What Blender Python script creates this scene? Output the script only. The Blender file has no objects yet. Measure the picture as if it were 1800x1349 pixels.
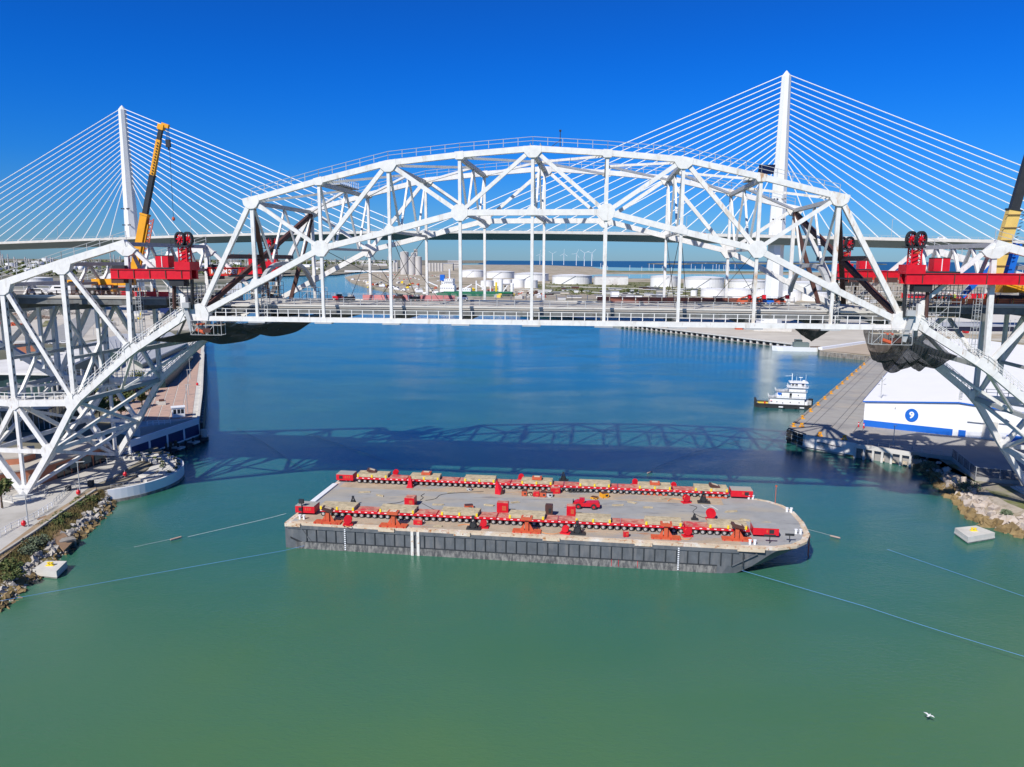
import bpy, math, random
import numpy as np
from mathutils import Vector, Matrix
random.seed(7)
S = bpy.context.scene
C = S.collection
# ------------------------------------------------------------------ camera
CAMZ, PITCH, ROLL, FPX = 53.0, math.radians(9.4494), .0035, 1306.81
F_ = Vector((0, math.cos(PITCH), -math.sin(PITCH))); U_ = Vector((0, math.sin(PITCH), math.cos(PITCH))); R_ = Vector((1, 0, 0))
R2 = R_*math.cos(ROLL)+U_*math.sin(ROLL); U2 = U_*math.cos(ROLL)-R_*math.sin(ROLL)
cd = bpy.data.cameras.new('camera'); cam = bpy.data.objects.new('camera', cd); C.objects.link(cam)
m = Matrix((R2, U2, -F_)).transposed().to_4x4(); m.translation = Vector((0, 0, CAMZ)); cam.matrix_world = m
cd.sensor_width = 36; cd.lens = 36*FPX/1800; cd.clip_start = 1; cd.clip_end = 60000
S.camera = cam
# ------------------------------------------------------------------ sky and sun
SUN = Vector((-.57, -.92, 1)).normalized()
EL = math.asin(SUN.z); AZ = math.atan2(SUN.x, SUN.y)
w = bpy.data.worlds.new('World'); S.world = w; w.use_nodes = True
nt = w.node_tree; nt.nodes.clear()
sk = nt.nodes.new('ShaderNodeTexSky'); sk.sky_type = 'NISHITA'; sk.sun_disc = False
sk.sun_elevation = EL; sk.sun_rotation = AZ; sk.altitude = 0; sk.air_density = 1.0; sk.dust_density = .2; sk.ozone_density = 2.0
# deeper blue with height, same all round; dimmed above view to cut ambient light
tcs = nt.nodes.new('ShaderNodeTexCoord'); sx = nt.nodes.new('ShaderNodeSeparateXYZ'); nt.links.new(tcs.outputs['Generated'], sx.inputs[0])
cr = nt.nodes.new('ShaderNodeValToRGB'); cr.color_ramp.interpolation = 'B_SPLINE'
TINT = [(0, (.225, .40, .72)), (.05, (.14, .375, .77)), (.12, (.035, .33, .87)), (.26, (.004, .30, 1.0)), (.5, (.05, .22, .62)), (1, (.11, .24, .42))]
cr.color_ramp.elements[0].position = 0; cr.color_ramp.elements[0].color = (*TINT[0][1], 1); cr.color_ramp.elements[1].position = 1; cr.color_ramp.elements[1].color = (*TINT[-1][1], 1)
for q, c in TINT[1:-1]: e = cr.color_ramp.elements.new(q); e.color = (*c, 1)
nt.links.new(sx.outputs[2], cr.inputs[0])
mx = nt.nodes.new('ShaderNodeMix'); mx.data_type = 'RGBA'; mx.blend_type = 'MULTIPLY'; mx.inputs['Factor'].default_value = 1; nt.links.new(sk.outputs[0], mx.inputs[6]); nt.links.new(cr.outputs[0], mx.inputs[7])
bg = nt.nodes.new('ShaderNodeBackground'); bg.inputs[1].default_value = .124
ow = nt.nodes.new('ShaderNodeOutputWorld')
nt.links.new(mx.outputs[2], bg.inputs[0]); nt.links.new(bg.outputs[0], ow.inputs[0])
sd = bpy.data.lights.new('sun', 'SUN'); sd.energy = 4.8; sd.angle = math.radians(.53); sd.color = (1, .955, .89)
so = bpy.data.objects.new('sun', sd); C.objects.link(so); so.rotation_euler = (-SUN).to_track_quat('-Z', 'Y').to_euler()
so.location = (-200, -300, 400)
S.view_settings.view_transform = 'Standard'; S.view_settings.look = 'None'; S.view_settings.exposure = .12; S.view_settings.gamma = 1
S.view_settings.use_curve_mapping = False
S.render.engine = 'CYCLES'
S.cycles.max_bounces = 5; S.cycles.diffuse_bounces = 2; S.cycles.glossy_bounces = 2; S.cycles.transparent_max_bounces = 10
# ------------------------------------------------------------------ survey helpers: image of a point known to lie at a height / depth
def ray(x, y): return F_+R2*((x-900)/FPX)-U2*((y-674.5)/FPX)
def G(x, y, z=0.0):
    r = ray(x, y); return Vector((0, 0, CAMZ))+r*((z-CAMZ)/r.z)
def V(x, y, Y):
    r = ray(x, y); return Vector((0, 0, CAMZ))+r*(Y/r.y)
TH = .1142
E_ = Vector((math.cos(TH), -math.sin(TH), 0)); N_ = Vector((math.sin(TH), math.cos(TH), 0)); Z_ = Vector((0, 0, 1))
O_ = Vector((3.63, 140.07, 0)); BW = 30.4; PN = 13.5
def B(i, wd, z): return O_+E_*((i-4)*PN)+N_*wd+Z_*z
# ------------------------------------------------------------------ materials
def rgb(c): return (c[0], c[1], c[2], 1)
def M(name, col, rough=.7, metal=0, var=.12, scale=.5, col2=None, thr=(.55, .7), s2=.25, bump=0, bs=3.0, stretch=None, spec=.35, col3=None, thr3=(.6, .7), s3=2.):
    mt = bpy.data.materials.new(name); mt.use_nodes = True; n = mt.node_tree.nodes; l = mt.node_tree.links
    b = n['Principled BSDF']; b.inputs['Roughness'].default_value = rough; b.inputs['Metallic'].default_value = metal
    b.inputs['Specular IOR Level'].default_value = spec
    g = n.new('ShaderNodeNewGeometry'); pos = g.outputs['Position']
    if stretch:
        mp = n.new('ShaderNodeMapping'); mp.inputs['Scale'].default_value = stretch; l.new(pos, mp.inputs[0]); pos2 = mp.outputs[0]
    else: pos2 = pos
    def noise(s, p, d=4):
        t = n.new('ShaderNodeTexNoise'); t.inputs['Scale'].default_value = s; t.inputs['Detail'].default_value = d; t.inputs['Roughness'].default_value = .62
        l.new(p, t.inputs['Vector']); return t.outputs[0]
    def ramp(fac, a, bb):
        r = n.new('ShaderNodeMapRange'); r.inputs[1].default_value = a; r.inputs[2].default_value = bb; l.new(fac, r.inputs[0]); return r.outputs[0]
    def mix(fac, a, bb):
        x = n.new('ShaderNodeMix'); x.data_type = 'RGBA'; l.new(fac, x.inputs['Factor'])
        for v, i in ((a, 6), (bb, 7)):
            if isinstance(v, tuple): x.inputs[i].default_value = v
            else: l.new(v, x.inputs[i])
        return x.outputs[2]
    c = mix(ramp(noise(scale, pos), .3, .7), rgb([v*(1-var) for v in col]), rgb([min(1, v*(1+var)) for v in col]))
    if col2: c = mix(ramp(noise(s2, pos2, 6), *thr), c, rgb(col2))
    if col3: c = mix(ramp(noise(s3, pos2, 6), *thr3), c, rgb(col3))
    l.new(c, b.inputs['Base Color'])
    if bump:
        bn = n.new('ShaderNodeBump'); bn.inputs['Strength'].default_value = bump; bn.inputs['Distance'].default_value = .3
        l.new(noise(bs, pos, 8), bn.inputs['Height']); l.new(bn.outputs[0], b.inputs['Normal'])
    return mt
W_ = (.80, .80, .78)
m_white = M('white_painted_steel', (.74, .73, .70), .5, var=.09, scale=.8, col2=(.52, .48, .42), thr=(.56, .74), s2=.9, stretch=(1, 1, .3), col3=(.38, .18, .08), thr3=(.67, .76), s3=1.3)
m_rusty = M('weathered_white_steel', (.76, .74, .70), .5, var=.08, scale=.8, col2=(.45, .25, .12), thr=(.57, .70), s2=1.3, stretch=(1, 1, .3), col3=(.62, .55, .45), thr3=(.5, .65), s3=.8)
m_grey = M('grey_steel', (.42, .43, .43), .5, var=.1)
m_dark = M('black_steel', (.03, .032, .035), .5, var=.2)
m_brown = M('oxide_brown_steel', (.10, .045, .035), .55, var=.2, scale=1.0, col2=(.05, .03, .03), thr=(.5, .7))
m_red = M('red_paint', (.62, .012, .025), .35, var=.12, scale=1.0, col2=(.40, .03, .03), thr=(.6, .75), s2=1.0)
m_orange = M('orange_red_primer', (.58, .11, .045), .6, var=.2, scale=1.0, col2=(.40, .06, .03), thr=(.5, .7), s2=1.0)
m_yel = M('yellow_paint', (.80, .36, .02), .4, var=.08)
m_yelb = M('bright_yellow_paint', (.85, .62, .03), .45, var=.08)
m_tim = M('weathered_timber_mat', (.50, .42, .28), .85, var=.25, scale=1.2, col2=(.24, .19, .12), thr=(.5, .72), s2=1.6, stretch=(.4, 3, 3), bump=.2, bs=4)
m_conc = M('concrete', (.46, .43, .37), .85, var=.12, scale=.3, col2=(.34, .32, .29), thr=(.5, .75), s2=.12, bump=.1, bs=2)
m_concl = M('pale_concrete', (.60, .58, .53), .85, var=.10, scale=.3, col2=(.45, .42, .38), thr=(.55, .8), s2=.2, bump=.1, bs=2)
m_concd = M('stained_concrete', (.30, .28, .25), .9, var=.2, scale=.6, col2=(.16, .14, .12), thr=(.45, .65), s2=.5, bump=.2, bs=2)
m_pyl = M('white_tower_concrete', (.74, .75, .74), .7, var=.04, scale=.1, col2=(.62, .62, .60), thr=(.6, .8), s2=.05, stretch=(1, 1, .4))
m_girder = M('grey_green_girder', (.15, .19, .18), .7, var=.08, scale=.05)
m_cable = M('white_stay_sheath', (.78, .80, .80), .5, var=.03)
m_tyre = M('black_rubber', (.035, .035, .035), .85, var=.2, scale=2)
m_rim = M('dusty_wheel_rim', (.42, .40, .38), .6, var=.2, scale=2)
m_asph = M('asphalt', (.10, .10, .10), .9, var=.2, scale=.3, col2=(.16, .15, .14), thr=(.5, .7), s2=.1)
m_tankw = M('white_tank_paint', (.80, .80, .78), .5, var=.04, scale=.05, col2=(.66, .63, .58), thr=(.62, .8), s2=.15, stretch=(1, 1, .3))
m_blue = M('cobalt_blue_paint', (.01, .13, .55), .45, var=.06)
m_sgrey = M('shade_darkened_steelwork', (.16, .165, .16), .6, var=.15, scale=1.0, col2=(.10, .09, .08), thr=(.5, .7), s2=.6)  # grey darkened to paint in the shade beneath the decks
m_navy = M('navy_panel', (.010, .025, .11), .5, var=.15)
m_wwall = M('white_sheet_metal', (.82, .83, .84), .45, var=.03, scale=.1, col2=(.74, .73, .70), thr=(.62, .8), s2=.12)
m_roofbw = M('bright_white_roof_coating', (.90, .89, .86), .6, var=.02, scale=.1)
m_glass = M('dark_glass', (.03, .06, .065), .08, var=.2, scale=.1, spec=.6)
m_teal = M('dark_teal_facade', (.02, .05, .052), .4, var=.15, scale=.1)
m_terra = M('terracotta_wall', (.52, .20, .11), .8, var=.12, scale=.5)
m_roofw = M('white_roof_membrane', (.70, .69, .66), .8, var=.08, scale=.1, col2=(.55, .53, .49), thr=(.5, .7), s2=.08)
m_roofg = M('grey_metal_roof', (.42, .43, .44), .5, var=.08, scale=.3)
m_leaf = M('shrub_leaves', (.075, .11, .03), .8, var=.35, scale=2, col2=(.16, .15, .05), thr=(.5, .6), s2=1.2)
m_leafd = M('grey_green_leaves', (.12, .15, .09), .85, var=.3, scale=2)
m_dry = M('dry_grass', (.25, .19, .08), .9, var=.3, scale=1.2, col2=(.13, .13, .045), thr=(.45, .6), s2=.5)
m_bark = M('bark', (.13, .09, .06), .9, var=.2, scale=2)
m_rock = M('grey_riprap_stone', (.42, .39, .35), .9, var=.3, scale=.5, bump=.3, bs=3)
m_rockw = M('algae_stained_stone', (.24, .17, .08), .9, var=.35, scale=.6, bump=.3, bs=3)
m_vest = M('orange_safety_vest', (.85, .22, .03), .8, var=.1)
m_lime = M('lime_safety_vest', (.65, .80, .10), .8, var=.1)
m_skin = M('skin', (.42, .24, .16), .6, var=.1)
m_jean = M('dark_blue_work_trousers', (.04, .05, .09), .9, var=.1)
m_green = M('green_paint', (.02, .16, .08), .5, var=.15)
m_ltblue = M('light_blue_rope', (.12, .30, .58), .7, var=.1)
m_rope = M('pale_rope', (.62, .60, .55), .8, var=.1)
m_wrope = M('dark_wire_rope', (.05, .05, .055), .6, var=.1)
m_pink = M('faded_red_float', (.70, .20, .18), .6, var=.1)
m_bwin = M('dark_window', (.02, .025, .03), .1, var=.1, spec=.6)
m_hose = M('orange_hose', (.62, .28, .12), .7, var=.1)
# ------------------------------------------------------------------ mesh builder
def vec(p): return Vector(p)
class MB:
    def __init__(s): s.v = []; s.f = []
    def add(s, vs, fs):
        k = len(s.v); s.v += [tuple(v) for v in vs]; s.f += [[i+k for i in f] for f in fs]; return s
    def box(s, c, d, rz=0, rx=0):
        mt = Matrix.Rotation(rz, 3, 'Z') @ Matrix.Rotation(rx, 3, 'X'); c = vec(c)
        vs = [c+mt @ Vector((x*d[0]/2, y*d[1]/2, z*d[2]/2)) for z in (-1, 1) for y in (-1, 1) for x in (-1, 1)]
        return s.add(vs, [[0, 2, 3, 1], [4, 5, 7, 6], [0, 1, 5, 4], [2, 6, 7, 3], [0, 4, 6, 2], [1, 3, 7, 5]])
    def beam(s, p, q, a, b, up=Z_):
        """rectangular bar p-q, a wide across, b deep along up"""
        p = vec(p); q = vec(q); d = (q-p).normalized(); sd = d.cross(up)
        if sd.length < 1e-3: sd = d.cross(Vector((0, 1, 0)))
        sd.normalize(); u = sd.cross(d).normalized(); sd = sd*a/2; u = u*b/2
        vs = [p-sd-u, p+sd-u, p+sd+u, p-sd+u, q-sd-u, q+sd-u, q+sd+u, q-sd+u]
        return s.add(vs, [[3, 2, 1, 0], [4, 5, 6, 7], [0, 1, 5, 4], [1, 2, 6, 5], [2, 3, 7, 6], [3, 0, 4, 7]])
    def tube(s, p, q, r, n=8, r2=None, cap=True):
        p = vec(p); q = vec(q); d = (q-p).normalized(); a = d.orthogonal().normalized(); b = d.cross(a); r2 = r if r2 is None else r2
        vs = []
        for c, rr in ((p, r), (q, r2)):
            for k in range(n):
                t = 2*math.pi*(k+.5)/n; vs.append(c+a*math.cos(t)*rr+b*math.sin(t)*rr)
        fs = [[k, (k+1) % n, n+(k+1) % n, n+k] for k in range(n)]
        if cap: fs += [list(range(n))[::-1], list(range(n, 2*n))]
        return s.add(vs, fs)
    def path(s, pts, r, n=5):
        for a, b in zip(pts, pts[1:]): s.tube(a, b, r, n)
        return s
    def lathe(s, c, prof, n=24, a0=0, a1=2*math.pi, cap=True):
        c = vec(c); full = abs(a1-a0-2*math.pi) < 1e-6; m_ = n if full else n+1; vs = []
        for r, z in prof:
            for k in range(m_):
                t = a0+(a1-a0)*k/n; vs.append(c+Vector((r*math.cos(t), r*math.sin(t), z)))
        fs = []
        for j in range(len(prof)-1):
            for k in range(n):
                k2 = (k+1) % m_; fs.append([j*m_+k, j*m_+k2, (j+1)*m_+k2, (j+1)*m_+k])
        if cap and full:
            fs.append(list(range(m_))[::-1]); fs.append([(len(prof)-1)*m_+k for k in range(m_)])
        return s.add(vs, fs)
    def extr(s, pts, vv):
        pts = [vec(p) for p in pts]; vv = vec(vv); n = len(pts)
        return s.add(pts+[p+vv for p in pts], [list(range(n))[::-1], list(range(n, 2*n))]+[[k, (k+1) % n, n+(k+1) % n, n+k] for k in range(n)])
    def prism(s, pts, z0, z1): return s.extr([(p[0], p[1], z0) for p in pts], (0, 0, z1-z0))
    def ball(s, c, r, n=10, sq=(1, 1, 1)):
        c = vec(c); k = n//2; vs = []; fs = []
        for j in range(k+1):
            ph = math.pi*j/k
            for i in range(n):
                t = 2*math.pi*i/n; vs.append(c+Vector((r*sq[0]*math.sin(ph)*math.cos(t), r*sq[1]*math.sin(ph)*math.sin(t), r*sq[2]*math.cos(ph))))
        for j in range(k):
            for i in range(n): fs.append([j*n+i, (j+1)*n+i, (j+1)*n+(i+1) % n, j*n+(i+1) % n])
        return s.add(vs, fs)
    def rock(s, c, r, rnd=random):
        c = vec(c); q = Matrix.Rotation(rnd.uniform(0, 6.3), 3, Vector((rnd.uniform(-1, 1), rnd.uniform(-1, 1), rnd.uniform(-1, 1))).normalized())
        ax = (rnd.uniform(.7, 1.3), rnd.uniform(.6, 1.1), rnd.uniform(.5, .85)); vs = []
        for x in (-1, 1):
            for y in (-1, 1):
                for z in (-1, 1):
                    k = rnd.uniform(.7, 1.12); vs.append(c+q @ Vector((x*ax[0]*r*k*.7, y*ax[1]*r*rnd.uniform(.7, 1.1)*.7, z*ax[2]*r*k*.7)))
        return s.add(vs, [[0, 1, 3, 2], [4, 6, 7, 5], [0, 4, 5, 1], [2, 3, 7, 6], [0, 2, 6, 4], [1, 5, 7, 3]])
    def mesh(s, name, mt, org=None, smooth=False):
        me = bpy.data.meshes.new(name); vs = s.v
        if org is not None: vs = [(x-org[0], y-org[1], z-org[2]) for x, y, z in vs]
        me.from_pydata(vs, [], s.f); me.materials.append(mt)
        if smooth: me.polygons.foreach_set('use_smooth', [True]*len(me.polygons))
        me.update(); return me
    def build(s, name, mt, parent=None, smooth=False, local=False, loc=None):
        """coordinates are world coordinates unless local; the mesh is re-centred on its parent (or on loc)"""
        org = None
        if parent is not None and not local:
            org = Vector(parent.location)
            if parent.parent: org = org+Vector(parent.parent.location)
        elif loc is not None: org = vec(loc)
        o = bpy.data.objects.new(name, s.mesh(name, mt, org, smooth)); C.objects.link(o)
        if parent is not None: o.parent = parent
        if loc is not None and parent is None: o.location = loc
        return o
def ob(name, me, parent=None, loc=(0, 0, 0), rot=(0, 0, 0), sc=None):
    o = bpy.data.objects.new(name, me); C.objects.link(o); o.location = loc; o.rotation_euler = rot
    if sc: o.scale = sc
    if parent is not None: o.parent = parent
    return o
def tag(o, label, cat, group=None):
    o['label'] = label; o['category'] = cat
    if group: o['group'] = group
    return o
def thing(name, label, cat, loc=(0, 0, 0), rz=0, group=None):
    o = bpy.data.objects.new(name, None); C.objects.link(o); o.location = loc; o.rotation_euler = (0, 0, rz); o.empty_display_size = .5
    return tag(o, label, cat, group)
def struct(o): o['kind'] = 'structure'; return o
def stuff(o): o['kind'] = 'stuff'; return o
def kids(o): return [x for x in allkids.get(o.name, [])]
def dup(root, loc, rz=None, label=None, group=None, sc=None):
    r = root.copy(); C.objects.link(r); r.location = loc
    if rz is not None: r.rotation_euler = (0, 0, rz)
    if label: r['label'] = label
    if group: r['group'] = group
    if sc: r.scale = (sc, sc, sc)
    for ch in list(root.children):
        c = ch.copy(); C.objects.link(c); c.parent = r
        for g in list(ch.children):
            d = g.copy(); C.objects.link(d); d.parent = c
    return r
def railing(mb, p, q, h=1.2, gap=2.2, rp=.06, rr=.04, nr=2):
    p = vec(p); q = vec(q); n = max(1, round((q-p).length/gap))
    for k in range(n+1):
        a = p.lerp(q, k/n); mb.beam(a, a+Z_*h, rp*2, rp*2, up=E_)
    for j in range(nr):
        zz = Z_*h*(j+1)/nr; mb.beam(p+zz, q+zz, rr*2, rr*2)
    return mb
def hull2(pts):
    pts = sorted(set((round(a, 4), round(b, 4)) for a, b in pts))
    def half(ps):
        h = []
        for p in ps:
            while len(h) > 1 and (h[-1][0]-h[-2][0])*(p[1]-h[-2][1])-(h[-1][1]-h[-2][1])*(p[0]-h[-2][0]) <= 0: h.pop()
            h.append(p)
        return h
    a = half(pts); b = half(pts[::-1]); return a[:-1]+b[:-1]
# ================================================================== SETTING: water and land
def water_mat(name, near, far_, bump=.5, grad=None):
    mt = bpy.data.materials.new(name); mt.use_nodes = True; n = mt.node_tree.nodes; l = mt.node_tree.links
    b = n['Principled BSDF']; b.inputs['IOR'].default_value = 1.333; b.inputs['Roughness'].default_value = .03; b.inputs['Specular IOR Level'].default_value = .95
    g = n.new('ShaderNodeNewGeometry')
    def noise(s, st, d=3, rg=.55):
        mp = n.new('ShaderNodeMapping'); mp.inputs['Scale'].default_value = st; mp.inputs['Rotation'].default_value = (0, 0, .35); l.new(g.outputs['Position'], mp.inputs[0])
        t = n.new('ShaderNodeTexNoise'); t.inputs['Scale'].default_value = s; t.inputs['Detail'].default_value = d; t.inputs['Roughness'].default_value = rg; t.inputs['Distortion'].default_value = .6
        l.new(mp.outputs[0], t.inputs['Vector']); return t.outputs[0]
    def mth(op, a, b2):
        x = n.new('ShaderNodeMath'); x.operation = op
        for i, v in enumerate((a, b2)):
            if isinstance(v, (int, float)): x.inputs[i].default_value = v
            else: l.new(v, x.inputs[i])
        return x.outputs[0]
    big = noise(.012, (1, 1, 1), 4); r = n.new('ShaderNodeMapRange'); r.inputs[1].default_value = .35; r.inputs[2].default_value = .65; l.new(big, r.inputs[0])
    x = n.new('ShaderNodeMix'); x.data_type = 'RGBA'; l.new(r.outputs[0], x.inputs['Factor']); x.inputs[6].default_value = rgb(near); x.inputs[7].default_value = rgb(far_)
    if grad:      # olive turbid water near; painted bluer with distance to stand in for reflected sky
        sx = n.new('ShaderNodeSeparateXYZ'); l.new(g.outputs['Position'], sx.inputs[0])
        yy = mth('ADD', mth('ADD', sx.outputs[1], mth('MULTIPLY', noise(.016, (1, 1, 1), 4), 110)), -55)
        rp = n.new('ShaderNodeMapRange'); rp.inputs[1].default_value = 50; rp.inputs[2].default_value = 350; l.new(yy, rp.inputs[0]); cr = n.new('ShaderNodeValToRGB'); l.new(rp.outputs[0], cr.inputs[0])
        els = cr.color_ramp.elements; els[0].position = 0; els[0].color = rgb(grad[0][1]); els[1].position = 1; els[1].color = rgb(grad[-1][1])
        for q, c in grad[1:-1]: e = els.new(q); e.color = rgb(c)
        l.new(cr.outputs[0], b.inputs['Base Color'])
    else: l.new(x.outputs[2], b.inputs['Base Color'])
    r2 = n.new('ShaderNodeMapRange'); r2.inputs[1].default_value = .36; r2.inputs[2].default_value = .64; r2.inputs[3].default_value = .5; r2.inputs[4].default_value = 1.15; l.new(noise(.02, (1, 2.2, 1), 3), r2.inputs[0])
    h = mth('ADD', mth('MULTIPLY', noise(2.2, (.45, 1, 1), 6, .7), 1.15), mth('MULTIPLY', noise(.28, (.7, 1, 1), 2), .5))
    h = mth('MULTIPLY', h, r2.outputs[0])
    bn = n.new('ShaderNodeBump'); bn.inputs['Strength'].default_value = bump; bn.inputs['Distance'].default_value = .22; l.new(h, bn.inputs['Height']); l.new(bn.outputs[0], b.inputs['Normal'])
    return mt
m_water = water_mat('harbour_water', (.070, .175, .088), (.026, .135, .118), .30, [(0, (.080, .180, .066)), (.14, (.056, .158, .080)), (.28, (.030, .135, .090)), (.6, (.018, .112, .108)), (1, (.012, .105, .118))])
m_bay = water_mat('bay_water', (.020, .095, .21), (.022, .11, .24), .5)  # blue base colour paints in the sky reflected by the waves
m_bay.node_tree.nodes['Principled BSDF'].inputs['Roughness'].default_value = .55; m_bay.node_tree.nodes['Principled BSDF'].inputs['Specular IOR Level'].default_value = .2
m_lagoon = water_mat('lagoon_water', (.10, .20, .22), (.12, .22, .24), .2)
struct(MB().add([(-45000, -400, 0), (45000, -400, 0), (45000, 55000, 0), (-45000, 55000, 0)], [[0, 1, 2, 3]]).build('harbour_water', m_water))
struct(MB().add([(-46000, -500, -9), (46000, -500, -9), (46000, 56000, -9), (-46000, 56000, -9)], [[0, 1, 2, 3]]).build('seabed', m_concd))
m_land = M('dry_coastal_ground', (.42, .355, .26), .95, var=.14, scale=.05, col2=(.22, .20, .12), thr=(.50, .62), s2=.012, col3=(.52, .49, .42), thr3=(.56, .64), s3=.02)
m_landfar = M('far_coastal_plain', (.29, .255, .19), .95, var=.2, scale=.004, col2=(.09, .10, .06), thr=(.42, .58), s2=.0025, col3=(.42, .40, .35), thr3=(.56, .62), s3=.006)
m_veg = M('low_marsh_vegetation', (.16, .16, .06), .95, var=.25, scale=.06, col2=(.36, .33, .24), thr=(.52, .6), s2=.03)
m_yard = M('crushed_shell_yard', (.55, .51, .44), .95, var=.08, scale=.05, col2=(.42, .38, .32), thr=(.5, .66), s2=.02)
def px(pts, z): return [G(a, b, z) for a, b in pts]
# --- land left of the channel
left_shore = px([(-8, 1000), (30, 955), (75, 918), (130, 884), (172, 862), (215, 850), (300, 800), (262, 778)], 2.8)
lq = px([(236, 770), (346, 737), (357, 618), (362, 575)], 3.6)
left_far = px([(372, 545), (392, 516), (425, 496), (446, 486.5), (520, 484.5), (590, 483), (640, 477), (698, 470.5)], 2.8)
pts = [Vector((-92, 60, 0)), Vector((-88, 95, 0))]+left_shore+lq+left_far+px([(740, 466), (800, 463)], 2.8)
pts += [G(852, 462.5, 2.8), G(856, 458.7, 2.8), Vector((-1500, 50000, 0)), Vector((-44000, 50000, 0)), Vector((-44000, 60, 0))]
LZ = 2.8
struct(MB().prism([(p.x, p.y) for p in pts], -5, LZ).build('land', m_landfar))
# --- land right of the channel
right_shore = px([(735, 466.5), (690, 474), (640, 480.5), (607, 487), (618, 495), (645, 503), (682, 510), (728, 516), (770, 525)], 2.8)
rq = px([(800, 534), (1095, 568), (1437, 609)], 2.8)
pts = right_shore+rq+px([(1441, 617), (1534, 626)], 2.8)
bay = px([(852, 465.5), (950, 466.2), (1040, 469.5), (1064, 475), (1100, 476.5), (1300, 477.5), (1420, 479), (1800, 481), (2600, 484)], 2.8)
pts2 = pts+[Vector((240, 395, 0)), Vector((420, 300, 0)), Vector((1500, 300, 0)), Vector((3500, 900, 0))]+bay[::-1]
struct(MB().prism([(p.x, p.y) for p in pts2], -5, LZ-.05).build('ground', m_land))
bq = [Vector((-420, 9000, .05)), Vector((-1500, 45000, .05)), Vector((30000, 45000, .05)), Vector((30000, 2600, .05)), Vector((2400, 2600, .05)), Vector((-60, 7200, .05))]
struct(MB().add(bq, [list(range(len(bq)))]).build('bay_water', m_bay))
lg = px([(1030, 484), (1060, 482.5), (1200, 482.2), (1330, 483), (1420, 484), (1432, 487), (1380, 490), (1250, 490.5), (1150, 490), (1080, 489.8), (1035, 488)], 2.9)
struct(MB().add(lg, [list(range(len(lg)))]).build('lagoon_water', m_lagoon))
vg = px([(930, 500), (1030, 496), (1160, 496), (1300, 503), (1480, 506), (1480, 518), (1300, 522), (1100, 519), (960, 515)], 2.82)
struct(MB().add(vg, [list(range(len(vg)))]).build('marsh', m_veg))
vg = px([(1060, 476.2), (1150, 476.4), (1300, 477), (1420, 478.5), (1420, 480), (1250, 480), (1060, 479.3)], 2.83)
struct(MB().add(vg, [list(range(len(vg)))]).build('marsh_spit', m_veg))
# --- far shore across the bay
for nm, x0, x1, Y, h in (('far_shore', 1160, 1215, 9500, 16), ('far_shore', 1290, 1560, 11000, 24), ('far_shore', 1225, 1330, 12500, 16)):
    a = V(x0, 458, Y); b = V(x1, 458, Y); mb = MB(); k = 24; top = []
    for j in range(k+1):
        p = a.lerp(b, j/k); top.append((p.x, p.y, h*(.35+.5*min(1, 4*j/k, 4*(k-j)/k)+random.uniform(0, .25))))
    mb.extr([(a.x, a.y, -1), (b.x, b.y, -1)]+top[::-1], (0, 900, 0)); struct(mb.build(nm, m_landfar))
# --- pale yards and roads on the land (thin sheets above it)
def sheet(name, pts, z, mt, zz=None): 
    q = px(pts, z); return struct(MB().add(q, [list(range(len(q)))]).build(name, mt))
sheet('quay_apron', [(905, 548), (1095, 567.6), (1437, 608.6), (1441, 616.5), (1532, 624), (1600, 600), (1700, 588), (1900, 588), (1900, 545), (1300, 540), (1000, 540)], 2.86, m_yard)
sheet('shell_yard', [(1590, 586), (1900, 584), (1900, 548), (1620, 548)], 2.93, M('white_shell_ground', (.66, .63, .57), .95, var=.05, scale=.05))
# ================================================================== OLD THROUGH-TRUSS BRIDGE
ZT = [64.1, 67.55, 70.65, 71.95, 72.9, 71.95, 70.65, 67.55, 64.1]
ZC = [48.1, 55.0, 58.2, 61.6, 61.6, 61.6, 58.2, 55.0, 48.1]
TIE = 41.35
nodes = {('T', i): (i, ZT[i]) for i in range(9)}; nodes.update({('C', i): (i, ZC[i]) for i in range(9)})
nodes[('C', -1)] = (-.90, 42.0); nodes[('C', 9)] = (8.93, 42.0)
for i in range(0, 9): nodes[('D', i)] = (i, TIE)
def P(nd, wd): i, z = nd; return B(i, wd, z)
def member(parent, name, a, b, wd, th, dp, mt):
    p = P(a, wd); q = P(b, wd); d = (q-p).normalized()
    return MB().beam(p, q, th, dp, up=N_.cross(d)).build(name, mt, parent)
def gusset(parent, nd, others, wd, L, half, th, mt):
    """flat plate covering a joint: hull of short stubs of the members that meet there"""
    c = Vector((nd[0]*PN, nd[1])); pts = []
    for o in others:
        d = (Vector((o[0]*PN, o[1]))-c).normalized(); nn = Vector((-d.y, d.x))
        for s in (-1, 1): q = c+d*L+nn*half*s; pts.append((q.x, q.y))
    h = hull2(pts); ps = [B(x/PN, wd-th/2, z) for x, z in h]
    return MB().extr(ps, N_*th).build('gusset_plate', mt, parent)
arch = thing('arch_truss_span', 'white arched steel truss span held up between the two cantilever arms over the water', 'bridge span', B(4, BW/2, 43.5))
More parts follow.
